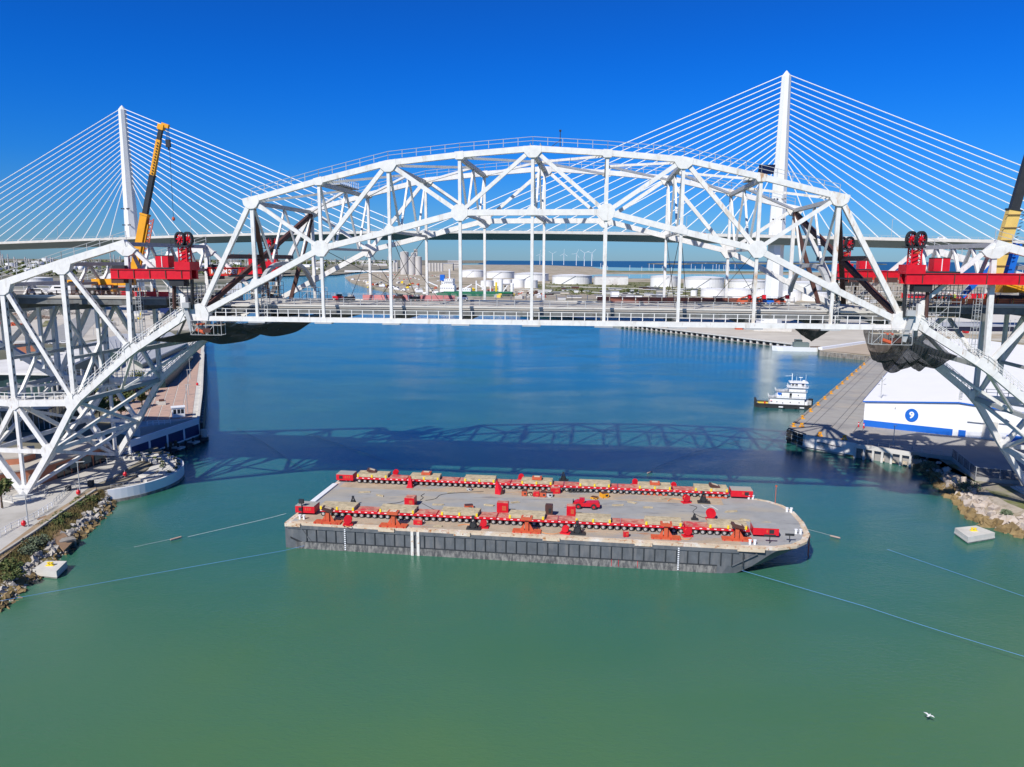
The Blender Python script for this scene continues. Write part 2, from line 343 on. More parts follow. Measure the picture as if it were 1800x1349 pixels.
for wd in (0, BW):
    T = lambda i: nodes[('T', i)]; CC = lambda i: nodes[('C', i)]; D = lambda i: nodes[('D', i)]
    for i in range(8): member(arch, 'top_chord', T(i), T(i+1), wd, 1.0, 1.03, m_white)
    for i in range(-1, 9): member(arch, 'arch_chord', CC(i), CC(i+1), wd, .95, 1.08, m_white)
    member(arch, 'end_post', T(0), CC(-1), wd, .82, .86, m_white); member(arch, 'end_post', T(8), CC(9), wd, .82, .86, m_rusty)
    for i in range(9):
        mt = m_rusty if (i >= 7 and wd == 0) else m_white
        member(arch, 'web_post', T(i), CC(i), wd, .52, .56 if i not in (0, 8) else .72, mt)
        member(arch, 'hanger', CC(i), D(i), wd, .50, .54, mt)
    for a, b in ((0, 1), (2, 1), (2, 3), (4, 3), (4, 5), (6, 5), (6, 7), (8, 7)):
        member(arch, 'diagonal', T(a), CC(b), wd, .55, .70 if a in (0, 4, 8) else .78, m_rusty if (a, b) == (6, 7) and wd == 0 else m_white)
    MB().beam(B(-.95, wd, TIE), B(8.97, wd, TIE), 1.05, .92).build('tie_girder', m_white, arch)
    for i in range(9):
        MB().box(B(i, wd, TIE-.60), (3.4, 1.3, .25), -TH).build('tie_splice', m_grey, arch)
        nb = [T(j) for j in (i-1, i+1) if 0 <= j <= 8]+[CC(i)]
        if i % 2 == 0: nb += [CC(j) for j in (i-1, i+1) if 0 < j < 8]
        if i == 0: nb.append(CC(-1)); nb.append((-.22, ZT[0]-.6))
        if i == 8: nb.append(CC(9)); nb.append((8.22, ZT[8]-.6))
        gusset(arch, T(i), nb, wd, 1.6 if i % 2 == 0 else .8, .55 if i % 2 == 0 else .62, 1.08, m_white if i < 7 else m_rusty)
        nb = [CC(i-1), CC(i+1), T(i)]
        if i % 2 == 1: nb += [T(i-1), T(i+1), (i, ZC[i]-2)]
        gusset(arch, CC(i), nb, wd, 1.5 if i % 2 else 1.1, .58 if i % 2 else .46, 1.03, m_white)
    for i, s in ((-1, 1), (9, -1)):
        gusset(arch, CC(i), [CC(i+s), T(0 if s > 0 else 8), (i+s*.3, 41.4), (i-s*.2, 41.2), (i-s*.12, 44.2)], wd, 2.3, .65, 1.5, m_white)
    # railings on the top chord and along the tie
    mb = MB()
    for i in range(8): railing(mb, B(i, wd, ZT[i]+.75), B(i+1, wd, ZT[i+1]+.75), 1.35, 2.7, .045, .04)
    mb.build('chord_railing', m_grey, arch)
    mb = MB(); railing(mb, B(-.8, wd, TIE+.5), B(8.85, wd, TIE+.5), 1.45, 2.15, .07, .045, 2); mb.build('walkway_railing', m_white, arch)
# cross frames
for i in range(9):
    zt = ZT[i]-.45
    MB().beam(B(i, .6, zt), B(i, BW-.6, zt), .8, .75).build('top_strut', m_grey, arch)
    zl = ZC[i] if 0 < i < 8 else 52.2
    A1 = B(i, BW*.26, zl+.2); A2 = B(i, BW*.74, zl+.2); Mi = B(i, BW*.5, zt-.2)
    for a, b in ((B(i, .7, zt-.6), A1), (Mi, A1), (Mi, A2), (B(i, BW-.7, zt-.6), A2)):
        MB().beam(a, b, .38, .38).build('sway_brace', m_white, arch)
    if 0 < i < 8: MB().beam(B(i, .7, zl), B(i, BW-.7, zl), .55, .5).build('lower_strut', m_grey, arch)
    else:
        mb = MB(); K = 14; prev = None
        for k in range(K+1):
            t = k/K; z = 46.5+5.6*(1-abs(2*t-1)**3.2); p = B(i, .7+(BW-1.4)*t, z)
            if prev is not None: mb.beam(prev, p, .8, .75)
            prev = p
        mb.build('portal_strut', m_grey, arch)
for i in range(8):
    a, b = (i, i+1) if i < 4 else (i+1, i)
    for wd in (.6, BW-.6):
        MB().beam(B(a, wd, ZT[a]-.4), B(b, BW/2, ZT[b]-.45), .4, .45).build('lateral_brace', m_white, arch)
# brown temporary portal bracing at both ends
for i0, i1, s in ((0, -1, 1), (8, 9, -1)):
    ie, ze = nodes[('C', i1)]; z0 = ZT[i0]
    for wa, wb in ((.5, BW-.5), (BW-.5, .5)):
        MB().beam(B(i0, wa, z0-1), B(ie+s*.08, wb, ze+1.4), .9, .9).build('temporary_brace', m_brown, arch)
    im = (i0+ie)/2+.03*s; zm = (z0+ze)/2+.4
    MB().beam(B(im, -.3, zm), B(im, BW+.8, zm), .9, .9).build('temporary_brace', m_brown, arch)
    MB().beam(B(im, .5, zm-3.8), B(im, BW-.5, zm-3.8), .35, .35).build('temporary_brace', m_dark, arch)
    MB().beam(B(i0, BW-.2, z0-2), B(ie+s*.45, BW-.2, ze+1), .8, .8).build('temporary_brace', m_brown, arch)
# deck
DZ = 43.75
m_deck = M('worn_concrete_deck', (.46, .42, .36), .9, var=.10, scale=.25, col2=(.30, .28, .26), thr=(.5, .68), s2=.12, stretch=(.4, 1, 1))
deck = MB(); w0, w1 = 3.4, BW-3.4
deck.beam(B(-.05, BW/2, DZ-.2), B(8.02, BW/2, DZ-.2), w1-w0, .4); deck.build('deck_slab', m_deck, arch)
for k in range(8):
    wd = w0+.3+(w1-w0-.6)*k/7; MB().beam(B(-.9, wd, DZ-.95), B(8.9, wd, DZ-.95), .35, 1.1).build('stringer', m_sgrey, arch)
for i in range(-1, 10): MB().beam(B(i*.995, .6, TIE+.2), B(i*.995, BW-.6, TIE+.2), .5, 1.5).build('floor_beam', m_sgrey, arch)
mb = MB()
for k in range(7): mb.beam(B(-.9, w0+.6+k*3.6, DZ+.02), B(-.12, w0+.6+k*3.6, DZ+.02), 1.6, .35)
mb.build('deck_plank', m_concl, arch)
mb = MB()
for k in range(7): mb.beam(B(8.1, w0+.6+k*3.6, DZ+.02), B(8.9, w0+.6+k*3.6, DZ+.02), 1.3, .35)
mb.build('deck_plank', m_concl, arch)
for wd in (w0+.1, w1-.1):
    MB().beam(B(-.05, wd, DZ+.15), B(8.02, wd, DZ+.15), .5, .3).build('kerb', m_concl, arch)
    mb = MB(); railing(mb, B(-.05, wd, DZ+.3), B(8.02, wd, DZ+.3), 1.25, 3.4, .06, .035, 4); mb.build('deck_railing', m_grey, arch)
m_mesh = M('faded_red_mesh', (.55, .22, .22), .8, var=.15, scale=.5)
m_meshr = M('rust_brown_fence_panel', (.25, .09, .06), .8, var=.2, scale=.5)
for a, b, mt in ((.95, 2.55, m_mesh), (4.9, 7.0, m_meshr), (7.0, 7.8, m_meshr)):
    n = round((b-a)*5)
    for k in range(n):
        p = B(a+(b-a)*k/n, w1-.5, DZ+.1); q = B(a+(b-a)*(k+.93)/n, w1-.5, DZ+.1)
        MB().extr([p, q, q+Z_*1.15, p+Z_*1.15], N_*.06).build('fence_panel', mt, arch)
mb = MB()
for a, b in ((P(CC(1), 0), B(2, BW-4, DZ)), (P(CC(1), BW), B(2.1, 5, DZ)), (P(CC(1), BW), B(1.2, 6, DZ)), (P(CC(2), BW), B(1.2, BW-3.4, DZ)), (P(CC(2), 0), B(2.3, BW-5, DZ)), (P(CC(6), 0), B(6, BW-5, DZ)), (P(CC(6), BW), B(6, 5, DZ)), (P(CC(7), 0), B(6.7, BW-5, DZ)), (P(CC(7), BW), B(7.2, 5, DZ)), (P(CC(2), 0), B(2, BW-9, DZ)), (P(CC(6), 0), B(6.3, BW-8, DZ)), (P(CC(7), 0), B(7.3, BW-6, DZ))):
    mb.tube(a, b, .06, 4)
mb.build('guy_wire', m_wrope, arch)
# service platforms on the top chord struts
for i, wa, wb in ((1, 9, 21), (7, 3, 12), (4, 5, 9)):
    MB().beam(B(i, wa, ZT[i]+.3), B(i, wb, ZT[i]+.3), 2.0, .2).build('service_platform', m_grey, arch)
    mb = MB()
    for s in (-.07, .07): railing(mb, B(i+s, wa, ZT[i]+.4), B(i+s, wb, ZT[i]+.4), 1.3, 1.2, .04, .035)
    mb.build('platform_railing', m_white if i == 1 else m_grey, arch)
mb = MB(); mb.tube(B(4.35, 4, ZT[4]), B(4.35, 4, ZT[4]+3.6), .08, 5).beam(B(4.2, 4, ZT[4]+.6), B(4.35, 4, ZT[4]+2), .1, .1).box(B(4.35, 4, ZT[4]+3.7), (.4, .4, .3)); mb.build('beacon_mast', m_dark, arch)
MB().box(B(7.1, 2.6, ZT[7]+1.6), (2.8, .12, 1.8), -TH, .6).build('solar_panel', m_navy, arch)
# ------------------------------------------------------------------ cantilever arms
def arm(side):
    L = side < 0; nm = 'left' if L else 'right'
    f = (lambda i: i) if L else (lambda i: 8-i)      # mirror about mid span
    t = thing('cantilever_truss', 'white cantilever truss standing on the %s shore with its tall braced pier legs' % nm, 'bridge truss', B(f(-3), BW/2, 45))
    mt = m_white
    n = {'T2': (-1.95, 56.0), 'T3': (-3, 52.0), 'T4': (-4, 47.8), 'T5': (-5, 44.0), 'T6': (-6, 42.5), 'L1': (-1.12, 41.7), 'S1': (-1.12, 45.6), 'L2': (-2, 34.5), 'L3': (-3, 23.6), 'L4': (-4, 23.1), 'L5': (-5, 23.6), 'L6': (-6, 31), 'M3': (-3.5, 12.9), 'M5': (-4.5, 12.9), 'P4': (-4, 3.3), 'L7': (-7, 36), 'T7': (-7, 42)}
    n = {k: (f(i), z) for k, (i, z) in n.items()}
    mem = [('top_chord', 'T2', 'T3', 1.15, 1.4), ('top_chord', 'T3', 'T4', 1.15, 1.4), ('top_chord', 'T4', 'T5', 1.15, 1.4), ('top_chord', 'T5', 'T6', 1.2, 1.5), ('top_chord', 'T6', 'T7', 1.2, 1.5),
           ('web_post', 'T2', 'L2', .78, .82), ('web_post', 'T3', 'L3', .85, .9), ('web_post', 'T4', 'L4', .85, .95), ('web_post', 'T5', 'L5', 1.0, 1.0), ('web_post', 'T6', 'L6', 1., 1.1),
           ('diagonal', 'T2', 'S1', .7, .72), ('hinge_post', 'S1', 'L1', .9, 1.1), ('diagonal', 'T3', 'L2', .75, .8), ('diagonal', 'T4', 'L3', .75, .85), ('diagonal', 'T4', 'L5', .85, 1.0), ('diagonal', 'T5', 'L6', .85, 1.0),
           ('bottom_chord', 'L1', 'L2', 1.05, 1.28), ('bottom_chord', 'L2', 'L3', 1.05, 1.28), ('bottom_chord', 'L3', 'L4', 1.1, 1.3), ('bottom_chord', 'L4', 'L5', 1.1, 1.3), ('bottom_chord', 'L5', 'L6', 1.2, 1.5), ('bottom_chord', 'L6', 'L7', 1.2, 1.5),
           ('pier_leg', 'L3', 'M3', 1.05, 1.2), ('pier_leg', 'M3', 'P4', 1.05, 1.2), ('pier_leg', 'L5', 'M5', 1.1, 1.35), ('pier_leg', 'M5', 'P4', 1.1, 1.35),
           ('pier_diagonal', 'L4', 'M3', .8, .92), ('pier_diagonal', 'L4', 'M5', .8, .92), ('pier_strut', 'M3', 'M5', .8, .82), ('pier_post', 'L4', 'P4', .6, .65)]
    for wd in (0, BW):
        for name, a, b, th, dp in mem: member(t, name, n[a], n[b], wd, th, dp, mt)
        for a, nb, LL in (('T2', ('T3', 'L2', 'S1'), 2.5), ('T3', ('T2', 'T4', 'L3', 'L2'), 2.2), ('T4', ('T3', 'T5', 'L3', 'L4'), 2.2), ('T5', ('T4', 'T6', 'L5'), 2.0), ('L2', ('L1', 'L3', 'T2', 'T3'), 1.9), ('L3', ('L2', 'L4', 'T3', 'T4', 'M3'), 1.9), ('L4', ('L3', 'L5', 'T4', 'M3', 'M5'), 1.2), ('L5', ('L4', 'L6', 'T5', 'T4', 'M5'), 1.9), ('M3', ('L3', 'P4', 'L4', 'M5'), 1.6), ('M5', ('L5', 'P4', 'L4', 'M3'), 1.6), ('P4', ('M3', 'M5'), 2.2), ('L1', ('L2', 'S1'), 1.5)):
            gusset(t, n[a], [n[x] for x in nb], wd, LL, .62, 1.22, mt)
        # top chord railing; stair railings on the lower chord
        mb = MB()
        for a, b in (('T2', 'T3'), ('T3', 'T4'), ('T4', 'T5')):
            railing(mb, P(n[a], wd)+Z_*.8, P(n[b], wd)+Z_*.8, 1.5, 3.2, .05, .04)
        mb.build('chord_railing', m_grey, t)
        mb = MB()
        for s in (-.9, .9):
            for a, b in (('L1', 'L2'), ('L2', 'L3')):
                railing(mb, P(n[a], wd)+Z_*.9+N_*s*.8, P(n[b], wd)+Z_*.9+N_*s*.8, 1.2, 1.7, .055, .045)
        railing(mb, P(n['L3'], wd)+Z_*.7, P(n['L4'], wd)+Z_*.7, 1.4, 2.2, .06, .05); railing(mb, P(n['L4'], wd)+Z_*.7, P(n['L5'], wd)+Z_*.7, 1.4, 2.2, .06, .05)
        mb.build('walkway_railing', m_white, t)
        mb = MB(); mb.box(P(n['P4'], wd)-Z_*.6, (2.6, 2.6, 1.6), -TH); mb.lathe(P(n['P4'], wd)-Z_*.1, [(.9, 0), (.5, 1.2)], 12); mb.build('pier_bearing', m_grey, t)
    # caged ladder beside the near post, and perforated sides
    for wd, k in ((0, 'T2'), (0, 'T3')):
        if k == 'T3': continue
        p = P(n['T2'], wd); i = n['T2'][0]; sx = .12 if L else -.12
        mb = MB(); a = B(i+sx, .2, 35.5); b = B(i+sx, .2, 48.5)
        for dx in (-.3, .3): mb.beam(a+E_*dx, b+E_*dx, .07, .07, up=N_)
        for z in range(27): mb.beam(a+Z_*z*.48-E_*.3, a+Z_*z*.48+E_*.3, .05, .05)
        for z in range(0, 13): 
            for dy in (-.5, .5): mb.beam(a+Z_*z-E_*.5+N_*dy, a+Z_*z+E_*.5+N_*dy, .05, .05)
            for dx in (-.5, .5): mb.beam(a+Z_*z+E_*dx-N_*.5, a+Z_*z+E_*dx+N_*.5, .05, .05)
        for dx, dy in ((-.5, -.5), (.5, -.5), (.5, .5), (-.5, .5)): mb.beam(a+E_*dx+N_*dy, b+E_*dx+N_*dy, .06, .06, up=N_)
        mb.build('ladder_cage', m_grey, t)
    # access holes in the members, cut as dark ovals a few mm proud
    mbh = MB()
    for a, b, dp in (('T3', 'L3', .9), ('T4', 'L4', .95), ('T2', 'L2', .82), ('T4', 'L3', .85), ('T3', 'L2', .8), ('L3', 'M3', 1.2)):
        for wd in (0, BW):
            p = P(n[a], wd); q = P(n[b], wd); d = (q-p).normalized(); up = N_.cross(d)
            if up.dot(E_) < 0: up = -up
            K = int((q-p).length/1.7); u = up*(dp/2+.004)
            for k in range(2, K-1):
                c = p+d*(k*1.7)+u
                mbh.extr([c+d*(.36*math.cos(t_*math.pi/3))+N_*(.16*math.sin(t_*math.pi/3)) for t_ in range(6)], up*.003)
    stuff(mbh.build('access_hole', m_dark, t))
    # cross frames
    def strut(a, name='cross_strut', th=.7, dp=.8, dz=0, m_=m_grey): return MB().beam(P(n[a], .6)+Z_*dz, P(n[a], BW-.6)+Z_*dz, th, dp).build(name, m_, t)
    for a, hgt, bays in (('T2', 5.6, 8), ('T3', 4.2, 8), ('T4', 3.6, 8), ('T5', 3, 6)):
        strut(a, dz=-.2); strut(a, dz=-hgt, dp=.6)
        for k in range(bays):
            u, v = (0, -hgt) if k % 2 == 0 else (-hgt, 0)
            MB().beam(P(n[a], .6+(BW-1.2)*k/bays)+Z_*(u-.2), P(n[a], .6+(BW-1.2)*(k+1)/bays)+Z_*(v-.2), .5, .5).build('frame_lacing', m_white if k % 2 else m_grey, t)
    for a in ('L2', 'L3', 'L4', 'L5', 'M3', 'M5'): strut(a, dp=.9, th=.7, m_=m_white if a[0] == 'M' else m_grey)
    def ln(pa, pb, th=.6, dp=.7, name='cross_brace', m_=m_white): return MB().beam(pa, pb, th, dp).build(name, m_, t)
    for u, v in ((.4, BW-.4), (BW-.4, .4)):
        ln(P(n['L4'], u), P(n['P4'], v)+Z_*.8, .7, .8)
        ln(P(n['L3'], u), P(n['M3'], v)); ln(P(n['M3'], u), P(n['P4'], v)+Z_*.8, .6, .7)
        ln(P(n['L5'], u), P(n['M5'], v))
    for a, b in (('L1', 'L2'), ('L2', 'L3'), ('L3', 'L4'), ('L4', 'L5')):
        for u in (.5, BW-.5):
            ln(P(n[a], u), P(n[b], BW/2), .5, .5, 'lateral_brace', m_white)
        pa = P(n[a], BW/2); 
    for a in ('T2', 'T3', 'T4', 'T5'):                # sway frame below the deck
        i = n[a][0]; lo = {'T2': 34.5, 'T3': 23.6, 'T4': 23.1, 'T5': 23.6}[a]
        mb = MB().beam(B(i, .6, 43.2), B(i, BW-.6, 43.2), .6, 1.3); mb.build('floor_beam', m_sgrey, t)
        for u, v in ((.7, BW/2), (BW-.7, BW/2)):
            ln(B(i, u, lo+.5), B(i, v, 42.6), .6, .6, 'sway_brace', m_white); 
        if a != 'T2':
            for u in (.30, .70): ln(B(i, BW*u, 42.6), B(i, BW*u, lo+6), .6, .7, 'inner_post', m_white)
            ln(B(i, .6, (lo+42)/2), B(i, BW-.6, (lo+42)/2), .6, .6, 'cross_strut', m_grey)
    # roadway on the arm
    i0, i1 = f(-1.55), f(-9.0); dz = 45.2
    MB().beam(B(i0, BW/2, dz-.2), B(i1, BW/2, dz-.2), BW-6.4, .4).build('deck_slab', m_deck, t)
    for k in range(6):
        wd = 3.6+(BW-7.2)*k/5; MB().beam(B(i0, wd, dz-1.0), B(i1, wd, dz-1.0), .3, 1.2).build('stringer', m_sgrey, t)
    for wd in (3.5, BW-3.5):
        mb = MB(); railing(mb, B(f(-2.1), wd, dz), B(i1, wd, dz), 1.25, 3.3, .07, .045, 4); mb.build('deck_railing', m_brown if wd < 5 else m_grey, t)
        MB().beam(B(f(-2.1), wd, dz+.15), B(i1, wd, dz+.15), .5, .3).build('kerb', m_concl, t)
    return t
arm_l = arm(-1); arm_r = arm(1)
# ================================================================== NEW CABLE-STAYED BRIDGE
PL_ = Vector((-337.6, 672, 0)); PR_ = Vector((190.0, 545, 0)); LD = (PR_-PL_).length; D_ = (PR_-PL_).normalized(); Q_ = Vector((-D_.y, D_.x, 0))
if Q_.y < 0: Q_ = -Q_
zc = np.polyfit([-.23, -.088, .01, .248, .478, .675, .878, .95, .998, 1.121, 1.178, 1.277], [66.4, 68.7, 70.7, 72.6, 73.8, 74.1, 71.9, 70.2, 69.4, 67.5, 67.4, 65.8], 4)
def dzn(s): 
    if s < -.23: return float(np.polyval(zc, -.23))+(s+.23)*15
    if s > 1.27: return float(np.polyval(zc, 1.27))-(s-1.27)*15
    return float(np.polyval(zc, s))
def nb(s, q, dz): return PL_+D_*(s*LD)+Q_*q+Z_*(dzn(s)+dz)
cs = thing('cable_stayed_bridge', 'long white cable stayed bridge with two tall towers crossing behind the old steel truss', 'bridge', (PL_+PR_)/2)
ss = [-.85+k*.035 for k in range(78)]
def loft(sec, name, mt):
    vs = []; fs = []; n = len(sec)
    for s in ss: vs += [nb(s, q, z) for q, z in sec]
    for j in range(len(ss)-1):
        for k in range(n): fs.append([j*n+k, j*n+(k+1) % n, (j+1)*n+(k+1) % n, (j+1)*n+k])
    return MB().add(vs, fs).build(name, mt, cs)
loft([(-18.5, 0), (18.5, 0), (18.5, -1.1), (-18.5, -1.1)], 'deck_slab', m_concl)
loft([(-16, -1.1), (16, -1.1), (10, -5.4), (-10, -5.4)], 'box_girder', m_girder)
for q in (-18.2, 18.2): loft([(q-.2, 0), (q+.2, 0), (q+.2, .9), (q-.2, .9)], 'parapet', m_concl)
for q in (-18.2, 18.2):
    mb = MB()
    for k in range(330):
        s = -.6+k*.0072
        if s > 1.7: break
        p = nb(s, q, .9); mb.beam(p, p+Z_*1.5, .16, .16, up=D_)
    for j in range(len(ss)-1): mb.beam(nb(ss[j], q, 2.3), nb(ss[j+1], q, 2.3), .14, .14)
    mb.build('parapet_railing', m_grey, cs)
def tower(c, deckz):
    cx, cy = c.x, c.y; rings = []
    for z, a, b in ((2.5, 7.0, 8.5), (28, 6.2, 7.5), (60, 5.2, 6.4), (deckz, 5.6, 6.0), (118, 4.4, 5.0), (150, 3.6, 4.0), (179.5, 3.0, 3.4), (183.2, .3, .3)):
        ring = []
        for u, v in ((-1, -.35), (-.35, -1), (.45, -1), (1, -.35), (1, .45), (.45, 1), (-.35, 1), (-1, .45)): ring.append(Vector((cx, cy, z))+D_*a*u+Q_*b*v)
        rings.append(ring)
    mb = MB(); k = 0; vs = [p for r in rings for p in r]; fs = []
    for j in range(len(rings)-1):
        for i in range(8): fs.append([j*8+i, j*8+(i+1) % 8, (j+1)*8+(i+1) % 8, (j+1)*8+i])
    fs.append([len(vs)-8+i for i in range(8)])
    tw = mb.add(vs, fs).build('tower', m_pyl, cs)
    return tw
for c, s0 in ((PL_, 0.0), (PR_, 1.0)):
    tw = tower(c, dzn(s0))
    mb = MB().box((c.x, c.y, 3.4), (26, 22, 2.6), math.atan2(D_.y, D_.x)); mb.build('tower_footing', m_concl, cs)
    mb = MB()
    for z in (96, 82):
        for a in (-3.6, -1.6, 1.8, 3.6): mb.box(Vector((c.x, c.y, z))+D_*a-Q_*(5.6), (1.0, .9, .9))
    mb.build('tower_light', m_dark, cs)
    for sg in (-1, 1):
        for k in range(18):
            dd = (24+14.55*k)/LD*sg; zt = 117.7+(180-117.7)*k/17
            top = Vector((c.x, c.y, zt))+D_*sg*(4.2-1.6*k/17)
            MB().tube(nb(s0+dd, 0, 1.2), top, .36, 6).build('stay_cable', m_cable, cs)
            if k % 6 == 3:
                mb = MB(); p = nb(s0+dd+.008, -16, 0); mb.tube(p, p+Z_*13, .16, 5).beam(p+Z_*13, p+Z_*13.4+D_*3, .15, .15); mb.build('lamp_post', m_grey, cs)
def car(name, col, p, rz, label, L=4.8, grp=None, van=False, cat='car'):
    t = thing(name, label, cat, p, rz, grp); Wd = 1.9; h = 1.45 if not van else 2.1
    prof = [(-L/2, .35), (-L/2, .8), (-L/2+.9, .95), (-L/2+1.5, h), (L/2-1.2, h), (L/2-.4, .95), (L/2, .8), (L/2, .35)] if not van else [(-L/2, .35), (-L/2, 1.1), (-L/2+.8, 1.3), (-L/2+1.3, h), (L/2-.05, h), (L/2, .35)]
    MB().extr([(x, -Wd/2, z) for x, z in prof], (0, Wd, 0)).build('body', col, t, local=True)
    MB().box((.1, 0, h*.78), (L*.45, Wd+.03, .36)).build('window', m_bwin, t, local=True)
    for x in (-L*.32, L*.32):
        for y in (-1, 1): MB().tube((x, y*(Wd/2-.12), .34), (x, y*(Wd/2+.04), .34), .34, 10).build('wheel', m_tyre, t, local=True)
    return t
m_cwhite = M('white_car_paint', (.78, .78, .78), .3, var=.02); m_cred = M('red_car_paint', (.5, .02, .02), .3, var=.02); m_cgrey = M('grey_car_paint', (.2, .2, .22), .3, var=.02)
a = math.atan2(D_.y, D_.x)
for s, q, mt, l in ((.905, -13, m_cred, 'red car driving over the high bridge left of the right tower'), (.52, -13, m_cwhite, 'white car near the middle of the high bridge deck'), (1.19, -13, m_cwhite, 'white van on the high bridge right of the tower'), (.12, -13, m_cgrey, 'dark car on the high bridge right of the left tower')):
    car('car', mt, nb(s, q, .03), a, l, 5.5, 'vehicles crossing the high bridge', van=(s > 1))
# ================================================================== BACKGROUND: tank farm, silos, turbines, refinery
def tank(x0, x1, yt, yb, label, grp='white oil storage tanks', mt=None, gz=2.8, stair=True):
    mt = mt or m_tankw; f = G((x0+x1)/2, yb, gz); k = (x1-x0)/2/FPX; r = k*f.y/(1-k)*1.0
    cx = f.x/f.y*(f.y+r); cy = f.y+r; zt = V((x0+x1)/2, yt, cy).z; rise = r*.07; h = zt-gz-rise
    t = thing('storage_tank', label, 'storage tank', (cx, cy, gz), 0, grp)
    MB().lathe((0, 0, 0), [(r, -.3), (r, h), (r*.985, h+.02)], 40).build('shell', mt, t, local=True, smooth=False)
    MB().lathe((0, 0, h+.05), [(r*.99, 0), (r*.5, rise*.7), (.01, rise)], 40, cap=False).build('roof', mt, t, local=True)
    mb = MB()
    for z in (h*.97, h*.86): mb.lathe((0, 0, z), [(r*1.003, 0), (r*1.012, .0), (r*1.012, r*.012), (r*1.003, r*.012)], 40, cap=False)
    mb.build('wind_girder', m_grey if stair else mt, t, local=True)
    if stair:
        mb = MB(); K = 12
        for j in range(K):
            a0 = -2.2+.06*j; a1 = a0+.06; mb.beam((r*1.02*math.cos(a0), r*1.02*math.sin(a0), h*j/K), (r*1.02*math.cos(a1), r*1.02*math.sin(a1), h*(j+1)/K), r*.02, r*.012)
        mb.build('stairway', m_grey, t, local=True)
    return t
TK = [(812, 852, 474, 488, 'low white oil tank furthest left of the big row beyond the white ship'), (855.5, 904, 476, 489.5, 'broad white oil tank second from left in the big row behind the ship'), (904, 964, 479, 494.5, 'broad white oil tank third from left in the big row'), (971, 1040, 482, 500, 'widest white oil tank standing alone right of the bridge centre'),
      (1143.5, 1191, 484, 505, 'white oil tank just right of a thin hanger beside the lagoon'), (1202.5, 1271, 485.5, 507.5, 'large white oil tank beside the lagoon right of the previous one'), (1282, 1348, 491, 508, 'white oil tank hidden partly behind the tower leg'), (1376, 1442, 494, 513, 'white oil tank right of the white tower leg'),
      (1232, 1276, 506.5, 523, 'low white tank in front of the lagoon side pair'), (1277, 1323, 506.5, 524, 'low white tank second in the front row near the old deck'), (1326, 1372, 508, 525, 'low white tank in the front row left of the tower leg'), (1373, 1407, 510, 529, 'low white tank in the front row right of the tower leg'), (1409, 1456, 513, 530, 'low white tank rightmost of the front row'),
      (1214, 1225.5, 510.5, 521, 'very small white tank in front of the lagoon'),
      (845, 868, 493, 504, 'small white tank left of the cluster behind the ship'), (866, 885, 490, 503, 'small white tank second of the cluster behind the ship'), (884, 901, 491, 505, 'small white tank in the middle of the cluster'), (900, 924, 490, 506, 'small white tank fourth of the cluster behind the ship'), (922, 945, 492, 507, 'small greyish tank at the right end of the cluster')]
for i, (a, b, c, d, l) in enumerate(TK): tank(a, b, c, d, l, stair=i < 8)
for i, (a, b, c, d) in enumerate([(43, 90, 487, 503)]): tank(a, b, c, d, 'white oil tank on the left shore seen under the left cantilever chord', stair=True)
rn = random.Random(4)
for x, y, wd, hh in [(20, 469, 18, 7), (70, 466, 14, 6), (83, 462, 16, 8), (140, 476, 26, 9), (158, 472, 22, 9), (240, 480, 22, 10), (265, 478, 20, 9), (290, 474, 22, 8), (315, 478, 18, 8), (205, 476, 14, 7), (385, 476, 16, 7), (420, 480, 20, 6), (350, 472, 18, 6), (465, 478, 14, 5), (500, 474, 16, 4.5), (560, 474, 18, 4.5), (330, 486, 24, 9), (298, 488, 20, 9)]:
    tank(x-wd/2, x+wd/2, y-hh, y, 'distant white refinery tank on the left skyline, %s' % ('left of the left tower' if x < 225 else 'just right of the left tower' if x < 360 else 'near the left end post of the arch'), 'distant refinery tanks', stair=False)
for x, y, r in ((131, 477, 4.6), (143, 478, 4.6), (171, 474, 6), (193, 475, 4.5)):
    p = G(x, y, 2.8); R = r/FPX*p.y; t = thing('spherical_tank', 'white spherical gas tank at x on the left skyline'.replace(' at x', ''), 'gas tank', (p.x, p.y, 2.8), 0, 'white spherical gas tanks')
    MB().ball((0, 0, R*1.25), R, 20).build('sphere', m_tankw, t, local=True, smooth=True)
    mb = MB()
    for k in range(8): mb.tube((R*.9*math.cos(k*.785), R*.9*math.sin(k*.785), 0), (R*.9*math.cos(k*.785), R*.9*math.sin(k*.785), R*1.2), R*.05, 5)
    mb.build('leg', m_grey, t, local=True)
# silos
def silo(x0, x1, yt, yb, label, grp, mt, cap_=0):
    f = G((x0+x1)/2, yb, 2.8); r = (x1-x0)/2/FPX*f.y; h = V((x0+x1)/2, yt, f.y+r).z-2.8; t = thing('grain_silo', label, 'silo', (f.x, f.y+r, 2.8), 0, grp)
    MB().lathe((0, 0, 0), [(r, -.3), (r, h)], 20).build('barrel', mt, t, local=True, smooth=False)
    MB().lathe((0, 0, h+.02), [(r*1.02, 0), (r*.3, r*.18)], 20).build('cap', m_concl, t, local=True)
m_silo = M('silo_concrete', (.52, .50, .47), .85, var=.1, scale=.02, col2=(.38, .36, .34), thr=(.5, .7), s2=.02, stretch=(1, 1, .2))
silo(703, 718, 443.5, 483, 'tall pale concrete silo at the left of the harbour silo group', 'tall harbour silos', m_silo); silo(717.5, 729.5, 452, 484, 'shorter concrete silo in front left of the group', 'tall harbour silos', m_silo); silo(729, 741, 452, 484, 'shorter concrete silo in front right of the group', 'tall harbour silos', m_silo)
silo(722, 731, 445, 481, 'narrow dark grey silo behind the pale ones', 'tall harbour silos', m_grey)
for k in range(5): silo(753+k*5.2, 757.9+k*5.2, 463, 477.5, 'slender beige silo in the row of five beside the grain shed', 'row of slender beige silos', m_silo)
